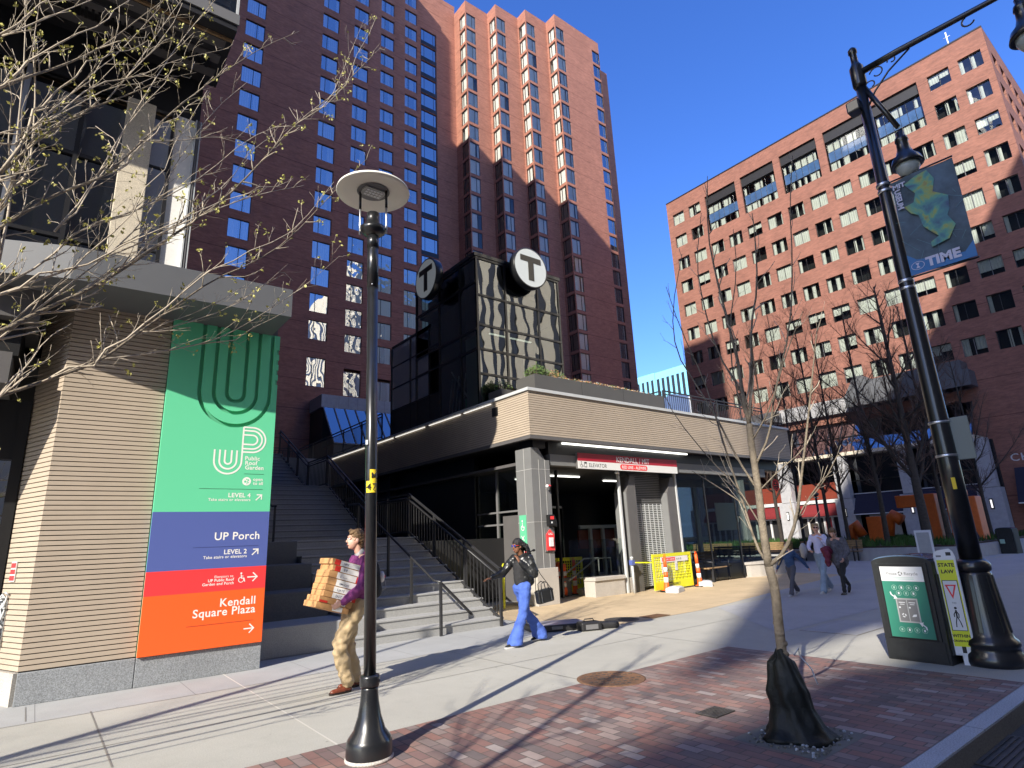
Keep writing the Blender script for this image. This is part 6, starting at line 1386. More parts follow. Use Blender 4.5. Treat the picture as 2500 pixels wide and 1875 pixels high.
# --- left foreground tree, its trunk stands outside the picture
tr = thing('street_tree', 'budding street tree whose bare branches reach in from the left over the corner building', 'tree', (-4.6, 4.9, 0))
base = Vector((-4.6, 4.9, 0)); rl = random.Random(31)
tb = MB(); tb.M = Matrix.Translation(-base); limb(tb, smooth([base, base+Vector((.03, 0, 1.5)), base+Vector((-.05, .1, 3.2)), base+Vector((.1, .1, 5.5)), base+Vector((.05, .2, 7.5))]), .11, .03, 'bark', 12); tb.build('trunk', tr)
LM = [  # (attach height, Y at start, Y at end, radius, points in photo pixels)
 (2.6, 5.0, 6.6, .030, [(-150, 860), (0, 813), (90, 759), (227, 699), (335, 630), (443, 559), (539, 496), (617, 415), (725, 298), (825, 225), (934, 117)]),
 (2.2, 5.0, 6.3, .022, [(-120, 1010), (36, 960), (150, 915), (239, 879), (335, 819), (419, 753), (520, 680), (620, 640), (706, 585), (820, 460), (905, 380)]),
 (0, 5.75, 6.3, .011, [(239, 879), (389, 861), (515, 831), (598, 795), (688, 735), (760, 687), (830, 625)]),
 (3.0, 5.1, 6.2, .018, [(-150, 770), (12, 717), (120, 669), (239, 630), (335, 600), (450, 545), (560, 500), (650, 470), (740, 455)]),
 (4.2, 5.0, 6.0, .022, [(-150, 260), (0, 225), (72, 191), (145, 162), (231, 119), (289, 84), (347, 40), (434, -20)]),
 (3.6, 5.0, 6.1, .024, [(-150, 520), (0, 425), (26, 402), (87, 350), (130, 310), (202, 269), (260, 246), (318, 228), (400, 190), (480, 180)]),
 (3.4, 5.1, 6.8, .022, [(-120, 640), (0, 560), (139, 474), (243, 434), (289, 402), (347, 347), (419, 275), (474, 223), (550, 174), (640, 116), (730, 78)]),
 (0, 5.5, 6.3, .013, [(139, 560), (208, 480), (301, 318), (405, 145), (470, 70), (540, -20)]),
 (0, 5.3, 5.6, .018, [(-40, 560), (29, 468), (69, 428), (84, 361), (87, 202), (80, 120), (100, -30)]),
 (0, 5.2, 5.5, .016, [(-10, 640), (20, 500), (40, 300), (60, 100), (55, -30)]),
 (3.1, 5.2, 6.4, .015, [(-100, 900), (60, 780), (180, 690), (300, 590), (380, 500), (430, 390), (520, 270), (600, 200)]),
 (0, 6.1, 6.7, .008, [(725, 298), (800, 255), (850, 150), (888, 49)]),
 (0, 5.8, 6.4, .009, [(335, 819), (420, 800), (560, 755), (640, 700), (700, 640)]),
 (0, 5.4, 6.2, .014, [(0, 700), (110, 640), (200, 560), (330, 520), (430, 470), (510, 420), (600, 340), (700, 300)]),
 (4.6, 5.0, 5.8, .018, [(-150, 130), (0, 90), (130, 40), (260, -20)]),
 (0, 5.3, 6.0, .011, [(60, 330), (150, 250), (220, 180), (290, 130), (390, 20)]),
 (0, 5.6, 6.2, .009, [(260, 246), (330, 160), (400, 60), (450, -10)]),
 (0, 5.6, 6.4, .010, [(347, 347), (430, 345), (520, 330), (600, 338)]),
 (2.0, 4.9, 5.4, .014, [(-120, 1080), (-20, 1000), (60, 900), (110, 830), (170, 790)]),
 (3.9, 5.0, 6.0, .014, [(-150, 400), (-20, 330), (110, 300), (230, 200), (330, 190), (420, 150), (560, 120)]),
]
cb3 = MB(); cb3.M = Matrix.Translation(-base); bb3 = MB(); bb3.M = Matrix.Translation(-base)
for (ah, ya, yb, r_, px) in LM:
    n = len(px); P = [ony(x, y, ya+(yb-ya)*i/(n-1)) for i, (x, y) in enumerate(px)]
    if ah: P = [base+Vector((.02, .05, ah))] + P
    P = [p+Vector((rl.gauss(0, .01), rl.gauss(0, .01), rl.gauss(0, .01))) for p in P]
    P = smooth(P, 1); limb(cb3, P, r_*.68, r_*.12, 'twig' if r_ < .02 else 'bark', 7)
    vis = P[2:] if ah else P
    twigs(cb3, bb3, vis, r_*.85, rl, 5.2, .44, 1, 'twig', .30, .12, .75, 4, .024)
    for rep in range(1):
        i0 = rl.randint(1, max(1, len(vis)//3)); o_ = Vector((rl.uniform(-.1, .1), rl.uniform(-.5, .5), rl.uniform(-.28, .3))); m_ = len(vis)-i0
        Q = [vis[i0+k_]+o_*min(1, k_/max(1, m_*.5))+Vector((rl.gauss(0, .02), rl.gauss(0, .02), rl.gauss(0, .02)))*min(1, k_) for k_ in range(int(m_*rl.uniform(.6, .95)))]
        if len(Q) > 3: limb(cb3, Q, r_*.5, .002, 'twig', 5); twigs(cb3, bb3, Q, r_*.42, rl, 5.0, .34, 1, 'twig', .30, .12, .75, 4, .022)
cb3.build('branches', tr); bb3.build('buds', tr, kind='stuff')
# --- street trees outside the frame whose shadows fall on the pavement
def wildtree(name, c, H, seed, m1, m2, label, group=None, th=.1, nl=9, tw=(2.2, .8), depth=2, crown=.35, lean=(0, 0), spread=.38, buds=None):
    rr = random.Random(seed); t = thing(name, label, 'tree', c, 0, group); b = MB(); top = Vector((lean[0], lean[1], H*.93))
    tp = smooth([Vector((0, 0, 0)), Vector((rr.gauss(0, .05), rr.gauss(0, .05), H*.25)), top*.55+Vector((rr.gauss(0, .12), rr.gauss(0, .12), 0)), top], 2)
    limb(b, tp, th, th*.12, m1, 9); b.build('trunk', t); b = MB()
    for i in range(nl):
        f = crown+(.95-crown)*(i+rr.random()*.6)/nl; k_ = f*(len(tp)-1); p = tp[int(k_)].lerp(tp[min(int(k_)+1, len(tp)-1)], k_-int(k_)); a = i*2.4+rr.uniform(-.4, .4); ln = H*spread*(1.15-f)*rr.uniform(.8, 1.25)+.2
        d = Vector((math.cos(a), math.sin(a), rr.uniform(.5, 1.3))).normalized(); q = [p]
        for j in range(5): d = (d+Vector((rr.gauss(0, .1), rr.gauss(0, .1), .14))).normalized(); q.append(q[-1]+d*ln/5)
        r0 = th*.5*(1.1-f); limb(b, q, r0, r0*.2, m1, 6); twigs(b, None, q, r0, rr, tw[0], tw[1], depth, m2, 0, .25, .8, 4)
    twigs(b, None, tp[int(len(tp)*crown)+1:], th*.4, rr, tw[0]*.7, tw[1], depth, m2, 0, .3, .8, 4)
    b.build('branches', t); return t
wildtree('street_tree', (-27, -5.8, 0), 21, 5, 'bark', 'twig', 'bare street tree far to the left along the kerb', nl=20, tw=(1.3, 1.6), depth=1, th=.14, spread=.26, crown=.5)
wildtree('street_tree', (-3.4, 1.0, 0), 8.2, 9, 'bark', 'twig', 'bare street tree by the kerb just left of the viewer', nl=13, tw=(2.2, .9), depth=1, th=.085, crown=.28)
# --- young tree with the watering bag
tb0 = Vector((4.98, 2.78, 0)); yt = thing('young_tree', 'young bare tree with a black watering bag round its foot in the brick paving', 'tree', tb0); ry = random.Random(77)
O_ = lambda pts: [over(x, y, (tb0.x, tb0.y)) for x, y in pts]
b = MB(); b.M = Matrix.Translation(-tb0)
main = [tb0+Vector((.0, -.0, 0))] + O_([(1915, 1640), (1900, 1520), (1893, 1440), (1877, 1383)])
P = smooth(main, 1); limb(b, P, .042, .037, 'bark', 12)
for i in range(6):
    p = P[0].lerp(P[-1], .35+.06*i); b.ell(p+Vector((ry.uniform(-.02, .02), ry.uniform(-.02, .02), 0)), (.040, .040, .03), 'bark', 10, 6)
P = smooth(O_([(1877, 1383), (1862, 1290), (1852, 1200), (1843, 1140), (1834, 1080), (1829, 1035)]), 1); limb(b, P, .034, .027, 'bark', 10); b.build('trunk', yt)
b = MB(); b.M = Matrix.Translation(-tb0)
YL = [(.030, 1.0, [(1829, 1035), (1812, 960), (1803, 885), (1770, 760), (1748, 675), (1727, 570), (1727, 430)]), (.022, 1.0, [(1829, 1035), (1836, 900), (1832, 800), (1850, 700), (1842, 560), (1836, 520)]),
      (.026, .9, [(1877, 1383), (1917, 1346), (1945, 1270), (1958, 1150), (1970, 1050), (1985, 900), (1995, 800)]), (.018, 1.15, [(1877, 1383), (1845, 1330), (1815, 1230), (1775, 1110), (1748, 1020), (1720, 930), (1660, 800), (1626, 700)]),
      (.016, 1.05, [(1852, 1200), (1800, 1120), (1750, 1020), (1700, 940), (1650, 860), (1640, 760), (1665, 620)]), (.016, .95, [(1843, 1140), (1880, 1060), (1890, 960), (1930, 800), (1935, 640), (1928, 500), (1935, 380)]),
      (.012, .9, [(1834, 1080), (1880, 1000), (1920, 860), (1960, 760)]), (.014, 1.1, [(1812, 960), (1750, 860), (1716, 740), (1700, 640), (1712, 520)]), (.012, 1.0, [(1829, 1035), (1790, 930), (1780, 800), (1800, 660), (1790, 560)]),
      (.011, .95, [(1900, 1380), (1950, 1250), (2010, 1180), (2045, 1110)]), (.010, 1.05, [(1862, 1290), (1795, 1180), (1740, 1130), (1650, 1020), (1620, 960)]), (.009, 1, [(1852, 1200), (1900, 1150), (1960, 1100), (1980, 1060)]),
      (.009, 1.1, [(1815, 1230), (1740, 1180), (1690, 1150)]), (.010, .95, [(1945, 1270), (1990, 1190), (2030, 1150)])]
for r_, off, px in YL:
    P = O_(px); n = len(P); P = [p+ray(*px[i]).normalized()*(off-1)*2.2*i/(n-1) for i, p in enumerate(P)]
    P = smooth(P, 1); limb(b, P, r_*.72, .003, 'bark', 7); twigs(b, None, P, r_*.7, ry, 3.6, .34, 1, 'twig', 0, .25, .7, 4)
b.build('branches', yt)
# watering bag: rests on the tree foot
bm = bmesh.new(); bmesh.ops.create_cone(bm, cap_ends=True, segments=40, radius1=.26, radius2=.07, depth=.72); bmesh.ops.subdivide_edges(bm, edges=[e for e in bm.edges if abs(e.verts[0].co.z-e.verts[1].co.z) > .1], cuts=22)
for v in bm.verts:
    z = (v.co.z+.36)/.72; a = math.atan2(v.co.y, v.co.x); r_ = .175-.02*z-.13*max(0, z-.55)**1.0*1.2+.07*max(0, .35-z)/.35
    r_ *= 1+.10*math.sin(a*3+z*2.5)+.10*mn.noise(Vector((math.cos(a)*1.6, math.sin(a)*1.6, z*2.2)))+.07*math.sin(a*7+z*6)*(z > .05)+.10*mn.noise(Vector((math.cos(a)*4, math.sin(a)*4, z*6)))
    r_ += .05*max(0, .12-z)/.12*(1+.5*math.sin(a*5))
    if z > .93: r_ *= .55
    v.co = Vector((r_*math.cos(a)-.03*z, r_*math.sin(a)*.92+.05*z, z*.62+.03*math.sin(a*2)*z))
b = MB(); bm.verts.index_update(); b.add([v.co.copy() for v in bm.verts], [tuple(v.index for v in f.verts) for f in bm.faces], 'bag_black', True); bm.free()
b.tube([(-.02, -.06, .60), (.0, -.1, .66), (.03, -.08, .6), (.04, -.16, .5), (.02, -.2, .40)], .006, 'sandbag', 5)
b.build('watering_bag', loc=tb0+Vector((0, 0, .005)), label='black plastic watering bag wrapped round the foot of the young tree', cat='watering bag')
# --- plaza trees
TG = 'bare trees growing in the planting bed at the back of the plaza'
specs = [((2027, 1300), 33, (2000, 700), .10), ((2072, 1313), 34, (2040, 760), .10), ((2166, 1316), 34.5, (2130, 700), .13), ((2271, 1335), 33, (2205, 640), .22), ((2320, 1322), 36, (2310, 680), .13), ((1905, 1290), 33.5, (1865, 760), .11), ((1960, 1300), 40, (1935, 720), .1), ((2420, 1300), 46, (2400, 820), .12)]
labs = ['thin bare dark tree straight behind the woman in the white top', 'slender bare dark tree just right of the two walking women', 'bare dark tree forking low above the long bench', 'thickest bare plaza tree just left of the ornamental lamp post', 'bare dark tree crossing the orange sculpture left block', 'bare dark tree right behind the young tree and the station corner', 'bare dark tree between the red awnings and the station corner', 'bare dark tree far right beside the brick wall with lettering']
for i, ((px, py), X, tp, th) in enumerate(specs):
    p = onx(px, py, X); H = over(*tp, p).z-.5; bx = p.xy; tt2 = over(*tp, p)
    wildtree('plaza_tree', (p.x, p.y, .55 if 31.2 < X < 52 else 0), max(7, H), 200+i, 'bark_dark', 'twig_dark', labs[i], TG, th=th*1.15, nl=18, tw=(3.7, 1.35), depth=2, crown=.28, spread=.40)
# ---------------------------------------------------------------- people
def cap(P, a, b_, ra, rb, n=10):
    """tapered capsule into list of (verts, faces)"""
    a = Vector(a); b_ = Vector(b_); d = b_-a; L_ = d.length
    if L_ < 1e-5: d = Vector((0, 0, 1)); L_ = 1e-5
    d.normalize(); u = d.orthogonal().normalized(); w_ = d.cross(u); rings = []
    for k in range(-3, 1): t = k*math.pi/6; rings.append((a+d*ra*math.sin(t), ra*math.cos(t)))
    for k in range(0, 4): t = k*math.pi/6; rings.append((b_+d*rb*math.sin(t), rb*math.cos(t)))
    vs = []; fs = []
    for c, r_ in rings:
        for i in range(n): t = 2*math.pi*i/n; vs.append(c+(u*math.cos(t)+w_*math.sin(t))*max(r_, 1e-4))
    for j in range(len(rings)-1):
        for i in range(n): i2 = (i+1) % n; fs.append((j*n+i, j*n+i2, (j+1)*n+i2, (j+1)*n+i))
    fs.append(tuple(range(n-1, -1, -1))); fs.append(tuple((len(rings)-1)*n+i for i in range(n))); P.append((vs, fs))
def ov(P, c, r_, rot=None, n=14, k=9):
    vs = []; fs = []; c = Vector(c)
    for j in range(k+1):
        a = math.pi*j/k
        for i in range(n):
            t = 2*math.pi*i/n; v = Vector((r_[0]*math.sin(a)*math.cos(t), r_[1]*math.sin(a)*math.sin(t), -r_[2]*math.cos(a)))
            if rot is not None: v = rot @ v
            vs.append(c+v)
    for j in range(k):
        for i in range(n): i2 = (i+1) % n; fs.append((j*n+i, j*n+i2, (j+1)*n+i2, (j+1)*n+i))
    P.append((vs, fs))
def organic(name, P, mat, parent, voxel=.012, sm=4, wrinkle=0, wf=9, seed=0, label=None, cut=None, M=None):
    vs = []; fs = []
    for v, f in P: o = len(vs); vs += v; fs += [tuple(o+i for i in q) for q in f]
    me = bpy.data.meshes.new('tmp'); me.from_pydata([tuple(v) for v in vs], [], fs); o = bpy.data.objects.new('tmp', me); COL.objects.link(o)
    md = o.modifiers.new('r', 'REMESH'); md.mode = 'VOXEL'; md.voxel_size = voxel; md.use_smooth_shade = True
    if sm: m2 = o.modifiers.new('s', 'SMOOTH'); m2.iterations = sm; m2.factor = .5
    dg = bpy.context.evaluated_depsgraph_get(); dg.update(); me2 = bpy.data.meshes.new_from_object(o.evaluated_get(dg)); bpy.data.objects.remove(o); bpy.data.meshes.remove(me)
    if wrinkle:
        me2.update(); nn = [v.normal.copy() for v in me2.vertices]
        for i, v in enumerate(me2.vertices):
            c = v.co; k_ = mn.noise(Vector((c.x*wf+seed, c.y*wf, c.z*wf*1.6)))+.5*mn.noise(Vector((c.x*wf*2.3, c.y*wf*2.3+seed, c.z*wf*3.1))); v.co = c+nn[i]*wrinkle*k_
    if cut:
        bm = bmesh.new(); bm.from_mesh(me2)
        for (p, n_) in cut:
            g_ = list(bm.verts)+list(bm.edges)+list(bm.faces); bmesh.ops.bisect_plane(bm, geom=g_, plane_co=p, plane_no=n_, clear_outer=True)
            bmesh.ops.holes_fill(bm, edges=[e for e in bm.edges if e.is_boundary])
        bm.to_mesh(me2); bm.free()
    me2.name = name; me2.materials.clear(); me2.materials.append(MATS[mat])
    for p in me2.polygons: p.use_smooth = True; p.material_index = 0
    o = bpy.data.objects.new(name, me2); COL.objects.link(o)
    if parent is not None: o.parent = parent
    if M is not None: o.matrix_local = M
    return tag(o, label)
simple('skin_pale', (.62, .36, .27), .5, var=.06); simple('skin_brown', (.22, .10, .055), .5, var=.08); simple('hair_brown', (.16, .095, .045), .7, var=.4, scale=60, bump=.6, bscale=90); simple('hair_black', (.012, .01, .01), .6, var=.4, scale=60, bump=.7, bscale=70)
simple('hair_blond', (.34, .24, .13), .7, var=.4, scale=60, bump=.5, bscale=80); simple('knit_purple', (.17, .03, .14), .9, var=.15, scale=9, bump=.3, bscale=160); simple('chino', (.44, .33, .19), .85, var=.1, scale=5, bump=.35, bscale=24); simple('shoe_brown', (.16, .04, .02), .35, var=.3, scale=15)
simple('leather_black', (.016, .017, .018), .33, var=.3, scale=6, bump=.5, bscale=16); simple('denim_blue', (.07, .14, .50), .85, var=.12, scale=7, bump=.3, bscale=22); simple('denim_pale', (.26, .34, .44), .85, var=.2, scale=5, bump=.3, bscale=22); simple('denim_dark', (.035, .075, .17), .85, var=.25, scale=12, bump=.3)
simple('top_black', (.02, .02, .022), .85, var=.2); simple('top_white', (.62, .62, .80), .8, var=.04); simple('plaid', (.10, .10, .12), .9, var=.5, scale=16); simple('trouser_grey', (.085, .085, .105), .85, var=.15); simple('maroon', (.14, .012, .035), .7, var=.3, scale=8); simple('plaid_light', (.3, .3, .3), .9, var=.2)
simple('shoe_white', (.6, .6, .6), .5, var=.1); flat('eye_white', (.75, .75, .75), .3); flat('eye_dark', (.02, .012, .01), .2); simple('lips', (.42, .14, .12), .5, var=.05); simple('grey_cloth', (.38, .38, .38), .8)
def hand(P, w_, d, palm, curl=.5, s=1.0):
    """palm and five separate fingers. w_ wrist, d direction of the fingers, palm = palm normal"""
    w_ = Vector(w_); d = Vector(d).normalized(); pn = Vector(palm); pn = (pn-d*pn.dot(d)).normalized(); sd = d.cross(pn)
    c = w_+d*.045*s; R3 = Matrix((d, sd, pn)).transposed(); ov(P, c, (.05*s, .040*s, .017*s), R3, 12, 8)
    for i, (o_, l) in enumerate(((-.030, .066), (-.010, .076), (.010, .072), (.029, .056))):
        p0 = w_+d*.082*s+sd*o_*s; a1 = curl*.7; a2 = curl*1.7
        p1 = p0+(d*math.cos(a1)+pn*math.sin(a1))*l*.5*s; p2 = p1+(d*math.cos(a2)+pn*math.sin(a2))*l*.5*s
        cap(P, p0-d*.02*s, p1, .0095*s, .0085*s, 8); cap(P, p1, p2, .0085*s, .007*s, 8)
    t0 = w_+d*.02*s-sd*.032*s; t1 = t0+(d*.6-sd*.8+pn*.3).normalized()*.04*s; t2 = t1+(d*.9-sd*.2+pn*.5).normalized()*.03*s
    cap(P, t0, t1, .013*s, .010*s, 8); cap(P, t1, t2, .010*s, .008*s, 8)
def head(P, c, yaw=0.0, pitch=0.0, s=1.0):
    Rm = Matrix.Rotation(yaw, 3, 'Z') @ Matrix.Rotation(pitch, 3, 'Y'); c = Vector(c); T = lambda x, y, z: c+Rm @ Vector((x*s, y*s, z*s))
    ov(P, T(-.012, 0, .025), (.095*s, .076*s, .10*s), Rm); ov(P, T(.025, 0, -.035), (.065*s, .058*s, .082*s), Rm); ov(P, T(.055, 0, -.088), (.026*s, .028*s, .024*s), Rm)
    cap(P, T(.082, 0, .02), T(.108, 0, -.022), .008*s, .013*s, 8); ov(P, T(.10, 0, -.028), (.014*s, .018*s, .010*s), Rm, 8, 6)
    ov(P, T(.080, 0, .038), (.016*s, .05*s, .012*s), Rm, 10, 6); ov(P, T(.082, 0, -.060), (.014*s, .026*s, .008*s), Rm, 8, 6)
    for y in (-1, 1): ov(P, T(-.008, y*.078, -.01), (.018*s, .012*s, .032*s), Rm @ Matrix.Rotation(y*.3, 3, 'Z'), 8, 6)
    return T, Rm
def face_bits(T, Rm, parent, s=1.0, lips=True, skin=None):
    for y in (-1, 1):
        b = MB(); c = T(.082, y*.031, .012); b.ell(c, (.011*s,)*3, 'eye_white', 10, 7); c2 = T(.0905, y*.032, .012); b.ell(c2, (.0052*s,)*3, 'eye_dark', 8, 6); b.build('eye', parent)
    if lips:
        b = MB(); c = T(.0965, 0, -.061); b.ell(c, (.006*s, .021*s, .0055*s), 'lips', 10, 6); b.build('mouth', parent)
def shoe(P, heel, toe, s=1.0, h=.0):
    heel = Vector(heel); toe = Vector(toe); d = (toe-heel).normalized(); up = Vector((0, 0, 1))
    cap(P, heel+d*.03+up*.035*s, heel+d*.12+up*.035*s, .036*s, .038*s); cap(P, heel+d*.10+up*.030*s, toe-d*.04+up*.026*s, .042*s, .032*s); cap(P, heel+d*.035+up*.045, heel+d*.045+up*.10, .036*s, .036*s)
def sole(heel, toe, m, s=1.0):
    b = MB(); heel = Vector(heel); toe = Vector(toe); d = (toe-heel).normalized(); sd = Vector((-d.y, d.x, 0)).normalized(); n = 14; L_ = (toe-heel).length; pr = []
    for i in range(n+1):
        f = i/n; w_ = (.030+.013*math.sin(math.pi*min(1, f*1.15)))*s*(1 if 0 < i < n else .4); pr.append((heel+d*(f*L_)+sd*w_, heel+d*(f*L_)-sd*w_))
    ring = [p[0] for p in pr]+[p[1] for p in pr[::-1]]; k_ = len(ring); vs = [p+Vector((0, 0, .002)) for p in ring]+[p+Vector((0, 0, .024)) for p in ring]
    b.add(vs, [tuple(range(k_-1, -1, -1)), tuple(range(k_, 2*k_))]+[(i, (i+1) % k_, k_+(i+1) % k_, k_+i) for i in range(k_)], m); return b
def hairmass(T, Rm, s=1.0, grow=1.0):
    P = []; ov(P, T(-.022, 0, .045), (.103*s*grow, .087*s*grow, .094*s*grow), Rm); ov(P, T(-.055, 0, .0), (.066*s*grow, .078*s*grow, .085*s), Rm); return P
def body_common(J, s=1.0, r_=1.0):
    """continuous core: torso, limbs. J: dict of local joints"""
    P = []
    cap(P, J['pelvis'], J['chest'], .115*s*r_, .125*s*r_, 14); cap(P, J['chest'], J['neck'], .11*s*r_, .055*s, 12); cap(P, J['neck'], J['head'], .052*s, .05*s, 12)
    for k in 'LR':
        cap(P, J['sh'+k], J['el'+k], .046*s, .036*s); cap(P, J['el'+k], J['wr'+k], .036*s, .025*s); cap(P, J['neck'], J['sh'+k], .05*s, .05*s)
        cap(P, J['hip'+k], J['kn'+k], .078*s*r_, .052*s); cap(P, J['kn'+k], J['an'+k], .052*s, .036*s)
    return P
V = Vector
# ---- man with the boxes
mo = V((3.12, 7.22, 0)); man = thing('person', 'person in a purple sweatshirt and khaki trousers carrying a stack of boxes', 'person', mo, R(180))
J = dict(pelvis=(-.02, 0, .95), chest=(-.07, 0, 1.30), neck=(-.075, 0, 1.50), head=(-.03, 0, 1.62), shL=(-.09, .17, 1.45), shR=(-.09, -.17, 1.45), elL=(-.0, .25, 1.14), elR=(.0, -.25, 1.14), wrL=(.24, .215, .99), wrR=(.24, -.215, .99),
         hipL=(-.02, .085, .92), hipR=(-.02, -.085, .92), knL=(.20, .10, .53), knR=(.02, -.09, .50), anL=(.10, .10, .11), anR=(-.085, -.09, .10))
P = body_common(J); T, Rm = head(P, (-.005, 0, 1.70), yaw=-.08, pitch=-.05); hand(P, J['wrL'], (.85, -.10, -.35), (0, -1, .0), .35, 1.0); hand(P, J['wrR'], (.85, .10, -.35), (0, 1, 0), .35, 1.0)
organic('body', P, 'skin_pale', man, .0085, 2); face_bits(T, Rm, man)
P = hairmass(T, Rm); ov(P, T(.035, 0, .105), (.05, .06, .028), Rm); ov(P, T(.055, .03, .085), (.03, .035, .03), Rm); ov(P, T(-.07, 0, -.06), (.045, .06, .045), Rm)
organic('hair', P, 'hair_brown', man, .008, 1, .012, 30, cut=None)
P = []; cap(P, (-.03, 0, .98), (-.07, 0, 1.28), .155, .165, 16); cap(P, (-.03, 0, .94), (-.03, 0, 1.0), .15, .155, 16); cap(P, (-.07, -.1, 1.33), (-.07, .1, 1.33), .13, .13, 14); cap(P, (-.08, 0, 1.38), (-.078, 0, 1.49), .12, .075, 14); ov(P, (-.12, 0, 1.50), (.085, .10, .06)); ov(P, (-.16, 0, 1.44), (.06, .11, .08))
for k, y in (('L', 1), ('R', -1)):
    cap(P, (-.085, y*.14, 1.44), J['sh'+k], .085, .082, 12); cap(P, J['sh'+k], J['el'+k], .08, .068, 12); w_ = V(J['el'+k]).lerp(V(J['wr'+k]), .92); cap(P, J['el'+k], w_, .066, .043, 12)
organic('sweatshirt', P, 'knit_purple', man, .013, 4, .013, 10, 3)
P = []; cap(P, (-.075, 0, 1.50), (-.07, 0, 1.545), .068, .062, 14); organic('shirt_collar', P, 'grey_cloth', man, .01, 2)
P = []; cap(P, (-.02, -.045, .93), (-.02, .045, .93), .135, .135, 14)
for k in 'LR':
    cap(P, J['hip'+k], J['kn'+k], .118, .088, 14); a_ = V(J['an'+k])+V((.0, 0, .02)); cap(P, J['kn'+k], a_, .088, .074, 14); cap(P, a_-V((0, 0, .005)), a_+V((-.01, 0, -.02)), .075, .072, 14)
organic('trousers', P, 'chino', man, .013, 3, .021, 9, 8)
for (hl, to) in (((.04, .10, 0), (.31, .12, 0)), ((-.15, -.09, 0), (.13, -.10, 0))):
    P = []; shoe(P, hl, to); o = organic('shoe', P, 'shoe_brown', man, .009, 2); sole(hl, to, 'eye_dark').build('sole', o)
P = []; cap(P, (-.27, 0, 1.08), (-.25, 0, 1.34), .10, .09, 12); o = organic('backpack', P, 'top_black', None, .014, 3, .008, 8, M=None); o.location = mo; o.rotation_euler = (0, 0, R(180)); tag(o, 'dark backpack on the back of the person carrying boxes', 'backpack')
b = MB(); b.ell((-.35, .05, 1.24), (.03, .05, .07), 'eye_white', 10, 8); b.ell((-.37, .06, 1.24), (.02, .025, .025), 'red_sign', 8, 6); b.tube([(-.33, 0, 1.05), (-.42, .02, 1.1), (-.40, .02, 1.2)], .008, 'grey_cloth', 5); b.build('badge', o)
# stack of flat boxes
simple('cardboard', (.50, .27, .11), .8, var=.12, scale=12); simple('carton_white', (.78, .78, .76), .7, var=.03); flat('carton_red', (.62, .03, .02), .6); flat('ink_hand', (.12, .13, .2), .6)
posn = ['topmost', 'second from the top', 'third from the top', 'fourth from the top', 'fifth from the top', 'third from the bottom', 'second from the bottom', 'lowest']
how = ['with red corner and white label', 'with red stripe and white label', 'with plain white label', 'with writing on its label', 'with smudged writing on its label', 'with short blue writing', 'plain brown with red edge', 'resting on the hands']
words_ = ['HPX', 'B P', 'S  -----', 'SMGLIO', 'S.JAYE', 'DOT', '', '']
rb = random.Random(6); tilt = R(-17)
zz_ = [0, .068, .136, .204, .272, .352, .430, .498, .56]
for i in range(8):
    j = 7-i; hgt = .064 if j != 5 and j != 4 else .075
    b = MB(); Wd = .40+rb.uniform(-.012, .012); w2 = Wd/2; z0 = zz_[j]; ox = rb.uniform(-.012, .012)+(.03 if i >= 6 else 0); oy = rb.uniform(-.01, .01)
    b.bbox(-w2+ox, w2+ox, -w2+oy, w2+oy, z0, z0+hgt, 'cardboard', .003, 1); b.box(-w2+ox-.002, w2+ox+.002, -w2+oy-.002, w2+oy+.002, z0+hgt*.52, z0+hgt+.001, 'cardboard')
    F2 = frame((w2+ox, w2+oy+.0025, z0), (-1, 0, 0))      # near face, local x runs to the photograph's right
    if i < 6: b.box(Wd*.26, Wd*.88, .003, hgt-.003, 0, .0012, 'carton_white', M=F2)
    if i < 2: b.box(Wd*.08, Wd*.26, .002, hgt-.002, 0, .001, 'carton_red', M=F2)
    b.box(Wd*.86, Wd-.002, .002, hgt*.9, 0, .001, 'carton_red' if i in (0, 1, 2, 5) else 'cardboard', M=F2)
    if i >= 6: b.box(.0, Wd*.25, .002, hgt*.4, 0, .0015, 'carton_red' if i == 6 else 'cardboard', M=F2); b.box(Wd*.5, Wd*.8, .004, hgt-.006, 0, .0011, 'carton_white', M=F2)
    if words_[i]: b.text(words_[i], .036, F2 @ Matrix.Translation((Wd*.36, .018, .002)), 'ink_hand', 'LEFT', .0004)
    Mt = Matrix.Translation(mo) @ Matrix.Rotation(R(180), 4, 'Z') @ Matrix.Translation((.31, 0, .90)) @ Matrix.Rotation(tilt, 4, 'Y')
    o = b.build('pizza_box', label='%s brown box of the carried stack, %s' % (posn[i], how[i]), cat='box', group='stack of boxes carried by the person in purple'); o.matrix_world = Mt
# ---- woman in blue trousers
wo = V((6.33, 7.95, 0)); wm = thing('person', 'person in black leather jacket and flared blue trousers with hand at face', 'person', wo, R(180))
J = dict(pelvis=(-.01, 0, .88), chest=(-.03, 0, 1.18), neck=(-.03, 0, 1.35), head=(.03, 0, 1.45), shL=(-.07, .155, 1.31), shR=(.01, -.155, 1.31), elL=(-.10, .22, 1.07), elR=(.22, -.22, 1.09), wrL=(.10, .10, 1.27), wrR=(.44, -.24, 1.03),
         hipL=(-.01, .08, .86), hipR=(-.01, -.08, .86), knL=(.06, .09, .47), knR=(-.14, -.08, .47), anL=(.25, .09, .10), anR=(-.42, -.09, .14))
P = body_common(J, .93, .95); T, Rm = head(P, (.05, 0, 1.515), yaw=.1, pitch=.08, s=.93); hand(P, J['wrL'], (.12, -.45, .9), (.3, -1, .2), .5, .95); hand(P, J['wrR'], (1, -.05, -.05), (0, 0, -1), .5, .95)
organic('body', P, 'skin_brown', wm, .0085, 2); face_bits(T, Rm, wm, .93)
P = hairmass(T, Rm, .93, 1.08); rw = random.Random(14)
